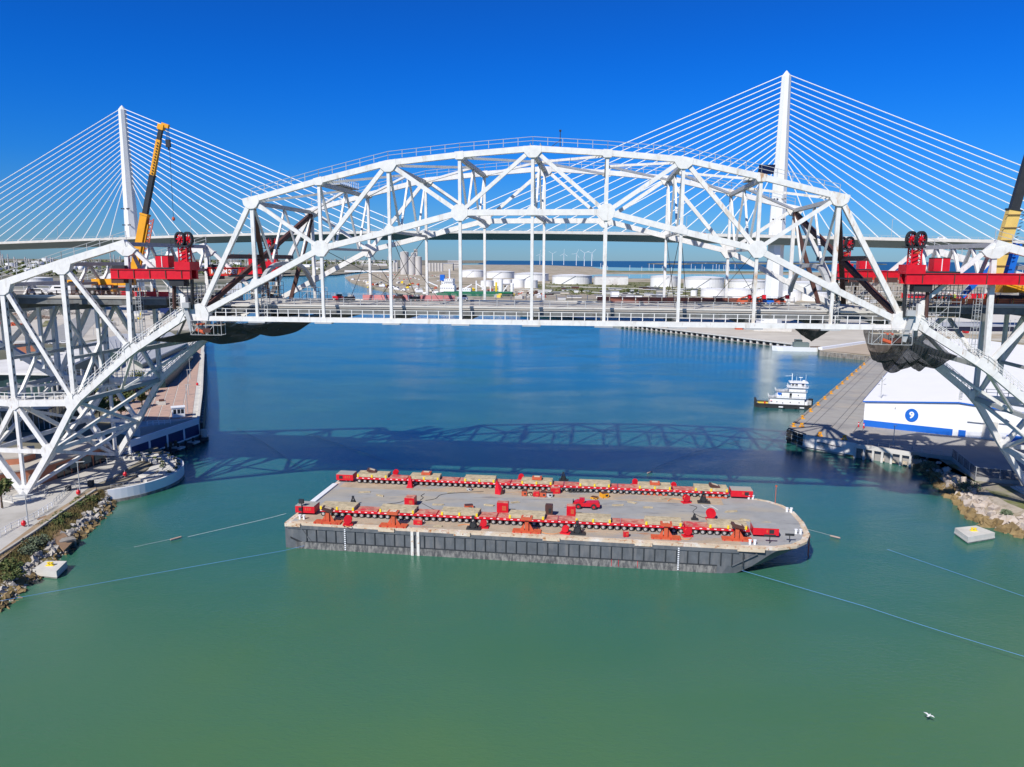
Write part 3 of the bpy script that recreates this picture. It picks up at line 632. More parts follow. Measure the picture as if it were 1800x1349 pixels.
for k in range(2): silo(690+k*5, 694.7+k*5, 462, 478, 'small beige silo left of the tall silo group', 'small beige silos', m_silo)
def bldg(x0, x1, yt, yb, label, mt, dep=40, name='warehouse', grp=None, roof=None, gz=2.8, bands=0, cat='building'):
    p = G(x0, yb, gz); q = G(x1, yb, gz); yy = (p.y+q.y)/2; x0w = V(x0, yb, yy).x; x1w = V(x1, yb, yy).x; h = max(2, V((x0+x1)/2, yt, yy).z-gz); wd = x1w-x0w
    t = thing(name, label, cat, ((x0w+x1w)/2, yy, gz), 0, grp)
    MB().box((0, dep/2, h/2-.2), (wd, dep, h)).build('wall', mt, t, local=True)
    MB().extr([(-wd/2-.5, -.5, h-.1), (-wd/2-.5, dep/2, h+dep*.06), (-wd/2-.5, dep+.5, h-.1)], (wd+1, 0, 0)).build('roof', roof or m_roofg, t, local=True)
    if bands:
        for b in range(bands):
            z = h*(b+.5)/bands; n = max(2, int(wd/6)); mb = MB()
            for k in range(n): mb.box((-wd/2+wd*(k+.5)/n, -.04, z), (wd/n*.5, .1, h/bands*.4))
            mb.build('window_row', m_bwin, t, local=True)
    return t
bldg(787, 812, 458.5, 472, 'beige grain elevator tower block beside the slender silos', m_silo, 40, 'elevator_block', bands=3)
bldg(728, 734, 438, 470, 'thin elevator head tower above the silos', m_silo, 12, 'elevator_tower', bands=4)
bldg(752, 796, 464, 476, 'long pale shed behind the row of slender silos', m_conc, 60, 'grain_shed')
bldg(1046, 1104, 487, 501, 'empty pale frame shed beside the widest tank', m_roofw, 30, 'frame_shed'); bldg(1075, 1088, 513, 527, 'small white gabled hut close behind the bridge deck', m_wwall, 12, 'hut')
bldg(884, 903, 500, 514, 'small grey office with windows right of the white ship', m_conc, 14, 'office', bands=2)
bldg(1640, 1900, 574.5, 583.5, 'long low dark blue storage shed beyond the shell yard on the right', M('very_dark_blue_cladding', (.010, .013, .035), .7, var=.1), 30, 'storage_shed')
# conveyor gallery
p = G(606, 480, 2.8); q = G(690, 482, 2.8); t = thing('conveyor', 'long white horizontal loading conveyor on the far quay by the silos', 'conveyor', (p+q)/2)
MB().beam(V(606, 476.8, p.y), V(690, 477.4, p.y), 5, 5).build('gallery', m_tankw, t)
for k in range(6):
    a = V(606+k*16.5, 477, p.y); MB().beam((a.x, a.y, 2.8), a, 2, 2, up=E_).build('leg', m_grey, t)
# wind turbines
m_turb = M('white_turbine', (.80, .81, .80), .5, var=.02)
for k, (x, yb, yh, ph) in enumerate([(949, 465.5, 447.5, 1.4), (971, 465.8, 446.5, .5), (991, 466.2, 446.5, 1.5), (1013, 467, 446.5, 1.1), (1027, 468, 445.5, .4), (1040, 468, 445.5, .75)]):
    p = G(x, yb, 2.8); hh = V(x, yh, p.y).z-2.8; nm = ['leftmost', 'second from left', 'third from left', 'third from right', 'second from right', 'rightmost'][k]
    t = thing('wind_turbine', 'white wind turbine on the spit across the bay, %s of six' % nm, 'wind turbine', p, 0, 'wind turbines on the spit')
    MB().tube((0, 0, 0), (0, 0, hh), 3.4, 8, r2=2.0).build('tower', m_turb, t, local=True); MB().box((0, 0, hh+1), (5, 12, 5)).build('nacelle', m_turb, t, local=True)
    for b in range(3):
        a = ph+b*2.094; d = Vector((math.cos(a), 0, math.sin(a))); MB().beam(Vector((0, -8, hh+1))+d*1, Vector((0, -8, hh+1))+d*46, .8, 1.7, up=d.cross(Vector((0, 1, 0)))).build('blade', m_turb, t, local=True)
# channel markers in the bay
for x in [1056, 1128, 1141, 1164, 1168, 1192, 1215, 1222, 1234, 1238, 1253, 1264, 1272, 1282, 1292, 1068, 1107, 1149, 1259, 1275, 1180]:
    y = 466+((x*7) % 11)*.7; p = G(x, y+5, 0); hh = V(x, y-3, p.y).z
    tag(MB().tube((p.x, p.y, -1), (p.x, p.y, hh), p.y/FPX*.38, 5).build('marker_post', m_turb, loc=(p.x, p.y, 0)), 'thin white marker post standing in the bay', 'marker post', 'white posts in the bay')
# refinery columns, stacks and far cranes on the left skyline
rn = random.Random(11)
lst = [(3, 441), (7, 447), (16, 447), (27, 452), (46, 452), (49, 455), (53, 455), (64, 461), (84, 451), (91, 452), (95, 453), (105, 456), (114, 458), (196, 445), (202, 448), (212, 452), (236, 456), (31, 456), (70, 456)]
for k in range(62): lst.append((rn.choice([rn.uniform(0, 230), rn.uniform(230, 480), rn.uniform(380, 480), rn.uniform(480, 700)]), rn.uniform(450, 459)))
for k in range(20): lst.append((rn.uniform(395, 470), rn.uniform(441, 455)))
for k, (x, yt) in enumerate(lst):
    yb = rn.uniform(463, 468) if k > 19 else 474; p = G(x, yb, 2.8); hh = V(x, yt, p.y).z-2.8; r = p.y/FPX*(1.1 if k < 19 else rn.uniform(.35, .8))
    mt = m_grey if k % 3 else m_silo
    mb = MB().tube((0, 0, 0), (0, 0, hh), r, 8, r2=r*.9)
    for z in (.5, .8): mb.lathe((0, 0, hh*z), [(r*1.5, 0), (r*1.5, r*.3)], 8)
    o = mb.build('refinery_column', mt, local=True); o.location = p
    tag(o, 'slender grey refinery column or stack on the hazy left skyline', 'refinery column', 'refinery columns on the skyline')
for k, (x, yt, yb) in enumerate([(418, 441, 462), (432, 446, 462), (449, 444, 462), (610, 450, 461), (655, 442, 462)]):
    p = G(x, yb, 2.8); hh = V(x, yt, p.y).z-2.8; t = thing('tower_crane', 'thin distant crane against the sky above the left skyline', 'crane', p, 0, 'distant cranes')
    r = p.y/FPX*.35; MB().tube((0, 0, 0), (hh*.1, 0, hh*.8), r, 5).build('mast', m_grey, t, local=True); MB().tube((hh*.1, 0, hh*.8), (hh*.55, 0, hh), r*.8, 5).build('jib', m_orange if k in (1,) else m_grey, t, local=True)
# sheds and process blocks between
for k in range(150):
    x = rn.uniform(-10, 700); 
    if k > 125: x = rn.uniform(1420, 1800)
    yb = rn.uniform(461.5, 480) if x < 440 else rn.uniform(460.5, 471)
    if x > 1400: yb = rn.uniform(486, 540)
    if 575 < x < 700 and yb > 468: continue
    sc_ = (yb-457)/16; p = G(x, yb, 2.8); wpx = rn.uniform(6, 22)*min(1.5, .5+sc_); hpx = rn.uniform(1.2, 3.6)*min(1.4, .6+sc_*.8)
    W2 = wpx/FPX*p.y; H2 = hpx/FPX*p.y; mt = rn.choice([m_wwall, m_roofw, m_conc, m_grey, m_tankw, m_concl, m_silo])
    cn = {'white_sheet_metal': 'white', 'white_roof_membrane': 'off white', 'concrete': 'beige', 'grey_steel': 'grey', 'white_tank_paint': 'bright white', 'pale_concrete': 'pale', 'silo_concrete': 'tan'}[mt.name]
    rg = 'far left of the left tower' if x < 110 else 'around the left tower' if x < 330 else 'between the left tower and the arch end' if x < 470 else 'beyond the inner harbour water' if x < 575 else 'behind the silos' if x < 1000 else 'beyond the far right hinge'
    t = thing('industrial_shed', '%s %s industrial shed %s' % ('wide' if wpx > 14 else 'small', cn, rg), 'shed', (p.x, p.y, 2.8), rn.uniform(-.5, .2), 'far industrial sheds')
    MB().box((0, 0, H2/2), (W2, W2*.5, H2)).build('wall', mt, t, local=True); MB().extr([(-W2/2, -W2*.26, H2), (-W2/2, 0, H2*1.25), (-W2/2, W2*.26, H2)], (W2, 0, 0)).build('roof', rn.choice([m_roofw, m_roofg, m_wwall]), t, local=True)
for k in range(70):
    x = rn.uniform(950, 1470); yb = rn.uniform(503, 528); p = G(x, yb, 2.8); L = rn.uniform(5, 26); H2 = rn.uniform(1.5, 4); mt = [m_tankw, m_conc, m_grey, m_roofw, m_brown][k % 5]; cn = ['white', 'beige', 'grey', 'off white', 'brown'][k % 5]
    rg = 'left of the small hut' if x < 1075 else 'between the hut and the lagoon tanks' if x < 1200 else 'before the front tank row' if x < 1345 else 'right of the tower leg'
    t = thing('tank_farm_shed', '%s %s block in the tank farm %s' % ('long low' if L > 15 else 'small', cn, rg), 'shed', (p.x, p.y, 2.8), rn.uniform(-.3, .2), 'small blocks in the tank farm')
    MB().box((0, 0, H2/2), (L, rn.uniform(3, 7), H2)).build('wall', mt, t, local=True); MB().box((0, 0, H2+.1), (L+.4, 7.2, .2)).build('roof', m_roofg, t, local=True)
for k, (x0, y0, x1, y1) in enumerate([(960, 503, 1130, 508), (1130, 509, 1215, 513), (1040, 514, 1210, 520), (1210, 525, 1400, 530), (900, 508, 970, 511), (1180, 507, 1240, 509)]):
    a = G(x0, y0, 4.4); b = G(x1, y1, 4.4); t = thing('pipeline', 'pale pipe rack running across the tank farm, %s from the left' % ['second', 'fourth', 'third', 'last', 'first', 'fifth'][k], 'pipeline', a, 0, 'pipe racks of the tank farm'); n = 8
    for j in range(3): MB().tube(a+N_*j*.9, b+N_*j*.9, .35, 6).build('pipe', m_tankw, t)
    for j in range(n): c = a.lerp(b, (j+.5)/n); MB().beam(c-Z_*1.8, c, .4, .4, up=E_).build('support', m_grey, t)
# dark tree belts of the far plain
def leaf_cloud(mb, c, r, n, size, rnd, flat=.6):
    for k in range(n):
        d = Vector((rnd.gauss(0, 1), rnd.gauss(0, 1), rnd.gauss(0, 1))).normalized()*(rnd.random()**.4)
        p = vec(c)+Vector((d.x*r, d.y*r, d.z*r*flat)); a = Vector((rnd.gauss(0, 1), rnd.gauss(0, 1), rnd.gauss(0, 1))).normalized()*size*rnd.uniform(.6, 1.3); b = a.orthogonal().normalized()*size*rnd.uniform(.5, 1)
        mb.add([p-a, p-b, p+a, p+b], [[0, 1, 2, 3]])
mb = MB(); rn = random.Random(5)
for k in range(900):
    x = rn.uniform(-60, 690); yb = rn.choice([rn.uniform(460, 466), rn.uniform(462, 486)])
    if x > 440 and yb > 480: continue
    if x > 575 and yb > 469: continue
    p = G(x, yb, 2.8); r = rn.uniform(5, 11)*(1+p.y/5000); leaf_cloud(mb, (p.x, p.y, 2.8+r*.4), r, 8, r*.45, rn, .6)
stuff(mb.build('tree_belt', m_leaf)); 
mb = MB()
for k in range(1100):
    x = rn.uniform(930, 1480); yb = rn.uniform(497, 520); p = G(x, yb, 2.8); r = rn.uniform(.8, 2.6); leaf_cloud(mb, (p.x, p.y, 2.8+r*.4), r, 8, r*.5, rn, .6)
stuff(mb.build('marsh_scrub', m_leaf))
for x, y, l in ((1022, 517, 'dark round palm near the hut behind the deck'), (1104, 518, 'left tree of the dark pair right of the hut'), (1118, 519, 'right tree of the dark pair right of the hut')):
    p = G(x, y, 2.8); t = thing('tree', l, 'tree', p); MB().tube((0, 0, 0), (0, 0, 5), .5, 6).build('trunk', m_bark, t, local=True); mb = MB(); leaf_cloud(mb, (0, 0, 6.5), 3.6, 160, .8, rn, .8); mb.build('crown', m_leaf, t, local=True)
# ------------------------------------------------------------------ ships and boats in the inner harbour
def hull_mb(L, Bm, H, bow=.25, stern=.06, z0=-1.0, flare=.12):
    """boat hull along x, bow at +x"""
    st = []; N = 14
    for k in range(N+1):
        t = k/N; x = -L/2+L*t
        wv = 1.0
        if t > 1-bow: wv = max(.02, 1-((t-(1-bow))/bow)**2.2)
        if t < stern: wv = .8+.2*t/stern
        sh = H*(1+.22*max(0, (t-.7)/.3)**2)
        st.append([(x-(flare*L*.2*(t > .9)), Bm/2*wv*.9, z0), (x, Bm/2*wv, sh), (x, -Bm/2*wv, sh), (x-(flare*L*.2*(t > .9)), -Bm/2*wv*.9, z0)])
    vs = [p for r in st for p in r]; fs = []
    for j in range(N):
        for i in range(4): fs.append([j*4+i, j*4+(i+1) % 4, (j+1)*4+(i+1) % 4, (j+1)*4+i])
    fs += [[0, 1, 2, 3], [N*4+3, N*4+2, N*4+1, N*4]]
    return MB().add(vs, fs)
def boat(p, rz, L, label, hullm, name='work_boat', housem=None, grp=None, cat='boat', bl=None):
    t = thing(name, label, cat, p, rz, grp); hullm_ = hullm; Bm = L*.26; H = L*.09
    hull_mb(L, Bm, H).build('hull', hullm_, t, local=True)
    hm = housem or m_wwall
    MB().box((-L*.12, 0, H+L*.05), (L*.32, Bm*.62, L*.1)).build('deckhouse', hm, t, local=True)
    wh = MB().box((-L*.06, 0, H+L*.13), (L*.14, Bm*.5, L*.07)).build('wheelhouse', hm, t, local=True)
    MB().box((-L*.06, 0, H+L*.14), (L*.145, Bm*.52, L*.025)).build('window_band', m_bwin, wh, local=True)
    MB().tube((-L*.1, 0, H+L*.16), (-L*.1, 0, H+L*.32), L*.006, 5).build('mast', m_grey, t, local=True)
    return t
# white and green dredger-like ship
p = G(835, 524, 0); t = thing('ship', 'white and green work ship with blue funnel moored beyond the bridge deck', 'ship', (p.x, p.y, 0), math.radians(-6)); L = 108
hull_mb(L, 20, 7).build('hull', m_green, t, local=True)
MB().box((5, 0, 8), (96, 18.5, 2.2)).build('main_deck', m_green, t, local=True)
for k, (x, z, sx, sy, sz) in enumerate([(-38, 13, 20, 17, 9), (-38, 20, 16, 16, 5), (-36, 24.5, 12, 18, 4), (-12, 11, 14, 12, 5)]):
    o = MB().box((x, 0, z), (sx, sy, sz)).build('superstructure_level', m_wwall, t, local=True)
    mb = MB(); n = int(sx/2.5)
    for j in range(n): mb.box((x-sx/2+(j+.5)*sx/n, -sy/2-.03, z+.5), (1.0, .08, 1.2))
    mb.build('window', m_bwin, o, local=True)
MB().box((-46, 0, 28), (6, 7, 8)).build('funnel', m_blue, t, local=True)
for x, z1, m_ in ((-36, 40, m_wwall), (2, 24, m_wwall), (30, 22, m_yelb), (14, 20, m_wwall), (22, 17, m_wwall)):
    MB().tube((x, 0, 8), (x, 0, z1), 1.0 if x < 25 else 1.3, 6).build('mast', m_, t, local=True)
for x0, z0, x1, z1 in ((-20, 10, -4, 19), (2, 20, 16, 12), (40, 9, 46, 18), (-52, 16, -66, 22)): MB().beam((x0, -3, z0), (x1, -3, z1), 1.2, 1.2).build('davit', m_wwall, t, local=True)
MB().lathe((36, 2, 9), [(3.2, 0), (3.2, 17)], 16).build('vertical_tank', m_tankw, t, local=True); MB().lathe((52, 2, 5), [(2.4, 0), (2.4, 15), (1.3, 16)], 12).build('vertical_tank', m_tankw, t, local=True)
# cargo ship with dark blue hull at the left bank
p = G(398, 536, 0); t = thing('cargo_ship', 'dark blue hulled cargo ship moored at the left bank behind the left hinge', 'ship', (p.x-6, p.y+40, 0), math.radians(112)); L = 110
hm = hull_mb(L, 19, 13); 
hm.build('hull', M('dark_blue_hull', (.03, .055, .10), .5, var=.1), t, local=True)
MB().box((0, 0, 13.2), (90, 17, .8)).build('main_deck', m_orange, t, local=True)
for k in range(3): MB().box((-22+k*24, 0, 14.6), (18, 12, 2)).build('hatch_cover', m_grey, t, local=True)
MB().box((-44, 0, 19), (14, 16, 12)).build('superstructure', m_wwall, t, local=True)
for k in range(5): MB().tube((-30+k*17, 0, 13), (-30+k*17, 0, 22), .5, 5).build('mast', m_grey, t, local=True)
rn = random.Random(21)
HB = [(622, 494, 26, 'white tug moored at the point on the right bank'), (632, 495.5, 20, 'small grey workboat beside the point'), (650, 500, 30, 'low dark barge tender by the right bank'), (664, 503, 24, 'rusty workboat beyond the second hanger'), (676, 507, 34, 'black hulled tug with white house along the right bank'), (690, 509, 26, 'small white boat right of the black tug'), (700, 512, 30, 'grey harbour launch near the silos'), (712, 514, 26, 'white launch close to the old deck edge'), (742, 518, 36, 'white workboat left of the big ship'), (752, 520, 26, 'small orange trimmed boat left of the big ship'), (770, 519, 30, 'pale boat beside the big ship stern')]
for k, (x, y, L, l) in enumerate(HB):
    p = G(x, y, 0); boat((p.x, p.y, 0), math.radians(rn.uniform(-30, 10)), L, l, rn.choice([m_dark, m_navy, m_grey, m_orange]), grp='boats along the right bank')
# clutter of pipes, crates and yellow frames along that bank
cl = [m_conc, m_orange, m_wwall, m_grey, m_yelb, m_brown, m_concl]
for k in range(120):
    x = rn.uniform(640, 960); yb = 497+(x-640)*.075+rn.uniform(-4, 9)
    if yb > 526: continue
    p = G(x, min(yb, 526), 2.8); s_ = rn.uniform(1.5, 5.5); mt = cl[k % 7]; o = MB().box((0, 0, s_*.35), (s_*rn.uniform(1, 2.6), s_, s_*.7), rn.uniform(0, 3)).box((s_*.2, 0, s_*.85), (s_*.8, s_*.6, s_*.3)).build('yard_crate', mt, local=True); o.location = (p.x, p.y, 2.8)
    tag(o, '%s %s yard load on the right bank %s' % ('big' if s_ > 3.6 else 'small', ['beige', 'orange', 'white', 'grey', 'yellow', 'brown', 'pale'][k % 7], 'near the silos' if x < 760 else 'left of the white ship' if x < 800 else 'behind the white ship' if x < 890 else 'right of the white ship'), 'yard load', 'loads stacked along the right bank')
for k in range(70):
    x = rn.uniform(655, 800); yb = 486+(x-655)*.05+rn.uniform(-6, 4); p = G(x, yb, 2.8); o = MB().box((0, 0, .9), (4.6, 2, 1.0)).box((.2, 0, 1.7), (2.6, 1.8, .7)).build('parked_car', [m_cwhite, m_cgrey, m_cred, m_cwhite, m_navy][k % 5], local=True); o.location = (p.x, p.y, 2.8)
    o.rotation_euler = (0, 0, rn.choice([.2, 1.7])); tag(o, '%s parked car in the harbour yard %s' % (['white', 'grey', 'red', 'white', 'navy'][k % 5], 'left of the silos' if x < 700 else 'before the silos' if x < 745 else 'right of the silos'), 'parked car', 'cars in the harbour yard')
# ================================================================== DECK BARGE AND ITS LOAD
BA = math.radians(-8.0); bo = Vector((-42, 131.6, 0)); BZ = 4.9
bu = Vector((math.cos(BA), math.sin(BA), 0)); bv = Vector((-math.sin(BA), math.cos(BA), 0))
def bp(u, v, z=0): return bo+bu*u+bv*v+Z_*(BZ+z)
barge = thing('deck_barge', 'long dark grey flat deck barge with rounded bow floating beneath the arch', 'barge', bo, BA)
BWD = 28.6
m_hframe = M('dark_frame_paint', (.04, .045, .05), .6, var=.2)
m_hull = M('dark_grey_hull', (.115, .125, .135), .55, var=.2, scale=.6, col2=(.17, .17, .17), thr=(.5, .68), s2=.8, stretch=(1, 1, .25), col3=(.24, .15, .09), thr3=(.70, .78), s3=1.6)
m_hullw = M('salt_stained_boot_top', (.10, .10, .10), .7, var=.3, scale=1.0, col2=(.26, .25, .23), thr=(.42, .62), s2=2.0, stretch=(1, 1, .4))
m_bdeck = M('scuffed_barge_deck', (.33, .335, .335), .8, var=.12, scale=.25, col2=(.42, .37, .29), thr=(.48, .66), s2=.10, col3=(.20, .20, .21), thr3=(.58, .72), s3=.5, stretch=(.35, 1.4, 1))
m_rim = m_rim
m_cream = M('cream_deck_edge_paint', (.62, .51, .37), .7, var=.14, scale=.6, col2=(.74, .72, .66), thr=(.52, .64), s2=.35, col3=(.40, .17, .06), thr3=(.53, .66), s3=1.4)
def outline(ins=0, ubow=0, nose=14.5, n=9):
    """deck outline in barge coordinates, shortened at the bow by ubow"""
    pts = [(ins, ins), (40, ins), (81-ubow, ins)]
    cu, cv = 81-ubow, BWD/2
    for k in range(1, n+1):
        a = -math.pi/2+math.pi*k/(n+1); x = math.cos(a); y = math.sin(a)
        pts.append((cu+(nose-ins)*(abs(x)**.62), cv+(BWD/2-ins)*math.copysign(abs(y)**.72, y)))
    return pts+[(81-ubow, BWD-ins), (40, BWD-ins), (ins, BWD-ins)]
def loc(pts, z): return [Vector((x, y, z)) for x, y in pts]
mb = MB(); rings = [loc(outline(0, 0), BZ-.45), loc(outline(.0, .3, 13.2), 3.9), loc(outline(.0, 1.2, 8.5), 1.4), loc(outline(.0, 2.2, 4.6), -.2), loc(outline(.1, 5, 2), -2)]
vs = [p for r in rings for p in r]; n = len(rings[0]); fs = []
for j in range(len(rings)-1):
    for k in range(n): fs.append([j*n+k, j*n+(k+1) % n, (j+1)*n+(k+1) % n, (j+1)*n+k])
fs.append([len(vs)-n+k for k in range(n)])
mb.add(vs, fs).build('hull', m_hull, barge, local=True)
o_ = outline(0, 0); MB().extr(loc(o_, BZ-.45), (0, 0, .43)).build('rim', m_cream, barge, local=True)
MB().extr(loc(outline(1.0, 0), BZ-.03), (0, 0, .03)).build('deck', m_bdeck, barge, local=True)
m_tan = M('rusty_tan_deck_margin', (.42, .34, .25), .85, var=.15, scale=.5, col2=(.32, .31, .30), thr=(.5, .62), s2=.18, col3=(.38, .19, .09), thr3=(.6, .72), s3=.5, stretch=(.4, 1.2, 1))
for v0, v1 in ((1.0, 6.4), (22.2, 27.6)): MB().box((42, (v0+v1)/2, BZ+.004), (80, v1-v0, .008)).build('deck_margin', m_tan, barge, local=True)
MB().box((.55, BWD/2+1, BZ+.1), (1.1, 17, .35)).build('stern_kerb', m_wwall, barge, local=True)
MB().box((41, -.06, 4.15), (81, .24, .62)).build('rub_band', m_hull, barge, local=True)
MB().box((41, -.05, 1.42), (74, .2, .16)).build('ledge', m_hframe, barge, local=True)
MB().box((40, -.03, .45), (76, .16, 1.7)).build('boot_top', m_hullw, barge, local=True)
fr = MB().box((0, -.05, 2.65), (.16, .26, 2.4)).mesh('hull_frame', m_hframe)
for k in range(43): ob('hull_frame', fr, barge, (4.2+k*1.86, 0, 0))
MB().beam((3.2, -.05, 3.85), (5.0, -.05, 1.45), .2, .2, up=Vector((0, 1, 0))).build('hull_frame', m_hull, barge, local=True)
MB().beam((84.6, .0, 3.85), (80.5, -.02, 1.45), .2, .2, up=Vector((0, 1, 0))).build('hull_frame', m_hull, barge, local=True)
MB().extr([(1, -.09, 2.2), (4, -.09, 1.0), (8, -.09, .1), (7.6, -.09, .1), (3.8, -.09, .7), (1, -.09, 1.9)], (0, .1, 0)).build('skeg_line', m_dark, barge, local=True)
fe = MB().box((0, -.18, BZ-.35), (3.0, .36, .62)).mesh('edge_fender', m_cream)
for u in (1.6, 19.5, 33.5, 49.5, 65.5): ob('edge_fender', fe, barge, (u, 0, 0))
MB().box((83.5, -.1, BZ-.3), (4.5, .4, .7)).build('edge_fender', m_cream, barge, local=True)
for u in (24.3, 25.4): MB().box((u, -.2, 2.2), (.5, .22, 4.6)).build('white_fender_bar', M('rust_streaked_white_bar', (.72, .70, .64), .6, var=.05, col2=(.5, .28, .12), thr=(.55, .7), s2=2), barge, local=True)
mb = MB()
for u in (11.6, 71.5):
    for k in range(11): mb.box((u, -.19, .35+k*.38), (.26, .03, .22))
stuff(mb.build('draft_mark', m_wwall, barge, local=True))
MB().box((62.3, -.13, .75), (3.8, .02, 1.0)).build('scraped_patch', m_hullw, barge, local=True)
for u in (60.1, 61.3, 64.6): MB().box((u, -.15, .8), (.07, .02, 1.2)).build('red_mark', m_red, barge, local=True)
t_ = bpy.data.curves.new('mark', 'FONT'); 
def text(body, size, mt, parent, mtx, name='lettering', ext=.02, bold=0):
    cu = bpy.data.curves.new(name, 'FONT'); cu.body = body; cu.size = size; cu.align_x = 'CENTER'; cu.align_y = 'CENTER'; cu.extrude = ext; cu.resolution_u = 3; cu.offset = bold
    o = bpy.data.objects.new(name, cu); C.objects.link(o); dg = bpy.context.evaluated_depsgraph_get(); me = bpy.data.meshes.new_from_object(o.evaluated_get(dg)); bpy.data.objects.remove(o)
    me.materials.clear(); me.materials.append(mt); r = bpy.data.objects.new(name, me); C.objects.link(r); r.parent = parent; r.matrix_local = mtx; return r
bpy.data.curves.remove(t_)
def facing(x, y, z, rz=0): return Matrix.Translation((x, y, z)) @ Matrix.Rotation(rz, 4, 'Z') @ Matrix.Rotation(math.pi/2, 4, 'X')
# bollards on the barge corners
for u, v in ((2.5, 2), (2.5, 26.5), (84, 1.6), (93, 8), (94, 20), (88, 27)):
    mb = MB()
    for d in (-.4, .4): mb.lathe((u+d, v, BZ), [(.22, 0), (.22, .7), (.3, .75), (.3, .85)], 8)
    mb.build('bollard', m_wwall, barge, local=True)
MB().tube((1.6, 4, BZ), (1.6, 4, BZ+2.8), .08, 5).box((1.6, 4, BZ+2.8), (.9, .5, .8)).build('deck_light', m_dark, barge, local=True)
MB().tube((92.4, 27-2, BZ), (92.4, 25, BZ+3.6), .06, 5).box((92.4, 25, BZ+3.6), (.3, .3, .3)).build('mast_light', m_orange, barge, local=True)
for u, v, s_ in ((87, 2.5, 1.9), (90.5, 3.5, 1.5)): MB().tube((u, v, BZ), (u, v, BZ+1.3), .08, 5).box((u, v, BZ+1.4), (s_, .2, .35)).build('deck_marker', m_dark, barge, local=True)
mb = MB()
for k in range(14): mb.tube(Vector((95.4, 10, BZ-.6-k*.36)), Vector((95.5+.1*(k % 2), 10, BZ-.9-k*.36)), .11, 5)
mb.build('rust_chain', m_orange, barge, local=True)
# ---- transporter rows
m_redd = M('faded_red_deck', (.50, .16, .12), .7, var=.25, scale=1.0, col2=(.55, .30, .22), thr=(.45, .6), s2=1.0, col3=(.62, .03, .05), thr3=(.55, .65), s3=.4)
wheel_me = None
def make_module(L, nax=9):
    t = thing('transporter_module', 'x', 'transporter', (0, 0, 0)); Wd = 2.9
    MB().box((0, 0, 1.12), (L-.12, Wd, .42)).build('frame', m_red, t, local=True)
    MB().box((0, 0, 1.36), (L-.3, Wd-.3, .08)).build('platform', m_redd, t, local=True)
    MB().box((0, 0, .8), (L-.5, .7, .3)).build('spine_beam', m_red, t, local=True)
    mb = MB()
    for k in range(nax): mb.box((-L/2+(k+.5)*L/nax-.35, -Wd/2-.02, 1.16), (.42, .03, .14))
    stuff(mb.build('marker_strip', m_wwall, t, local=True))
    mb = MB(); mb.tube((0, -.17, 0), (0, .17, 0), .47, 16); wm = mb.mesh('wheel', m_tyre)
    rm = MB().tube((0, -.20, 0), (0, .20, 0), .26, 10).tube((0, -.23, 0), (0, .23, 0), .1, 8).mesh('rim', m_rim)
    for k in range(nax):
        x = -L/2+(k+.5)*L/nax
        for y in (-Wd/2+.25, Wd/2-.25):
            w_ = ob('wheel', wm, t, (x, y, .47)); ob('rim', rm, w_)
    mb = MB()
    for k in range(nax):
        x = -L/2+(k+.5)*L/nax; mb.beam((x, -.9, .55), (x+.25, -.9, 1.0), .14, .2); mb.beam((x, .9, .55), (x+.25, .9, 1.0), .14, .2); mb.tube((x, -1.2, .47), (x, 1.2, .47), .1, 6)
    mb.build('axle_arms', m_red, t, local=True)
    return t
ordn = ['first', 'second', 'third', 'fourth', 'middle', 'sixth', 'seventh']
ordn = ['first', 'second', 'third', 'fourth', 'fifth', 'sixth', 'last']
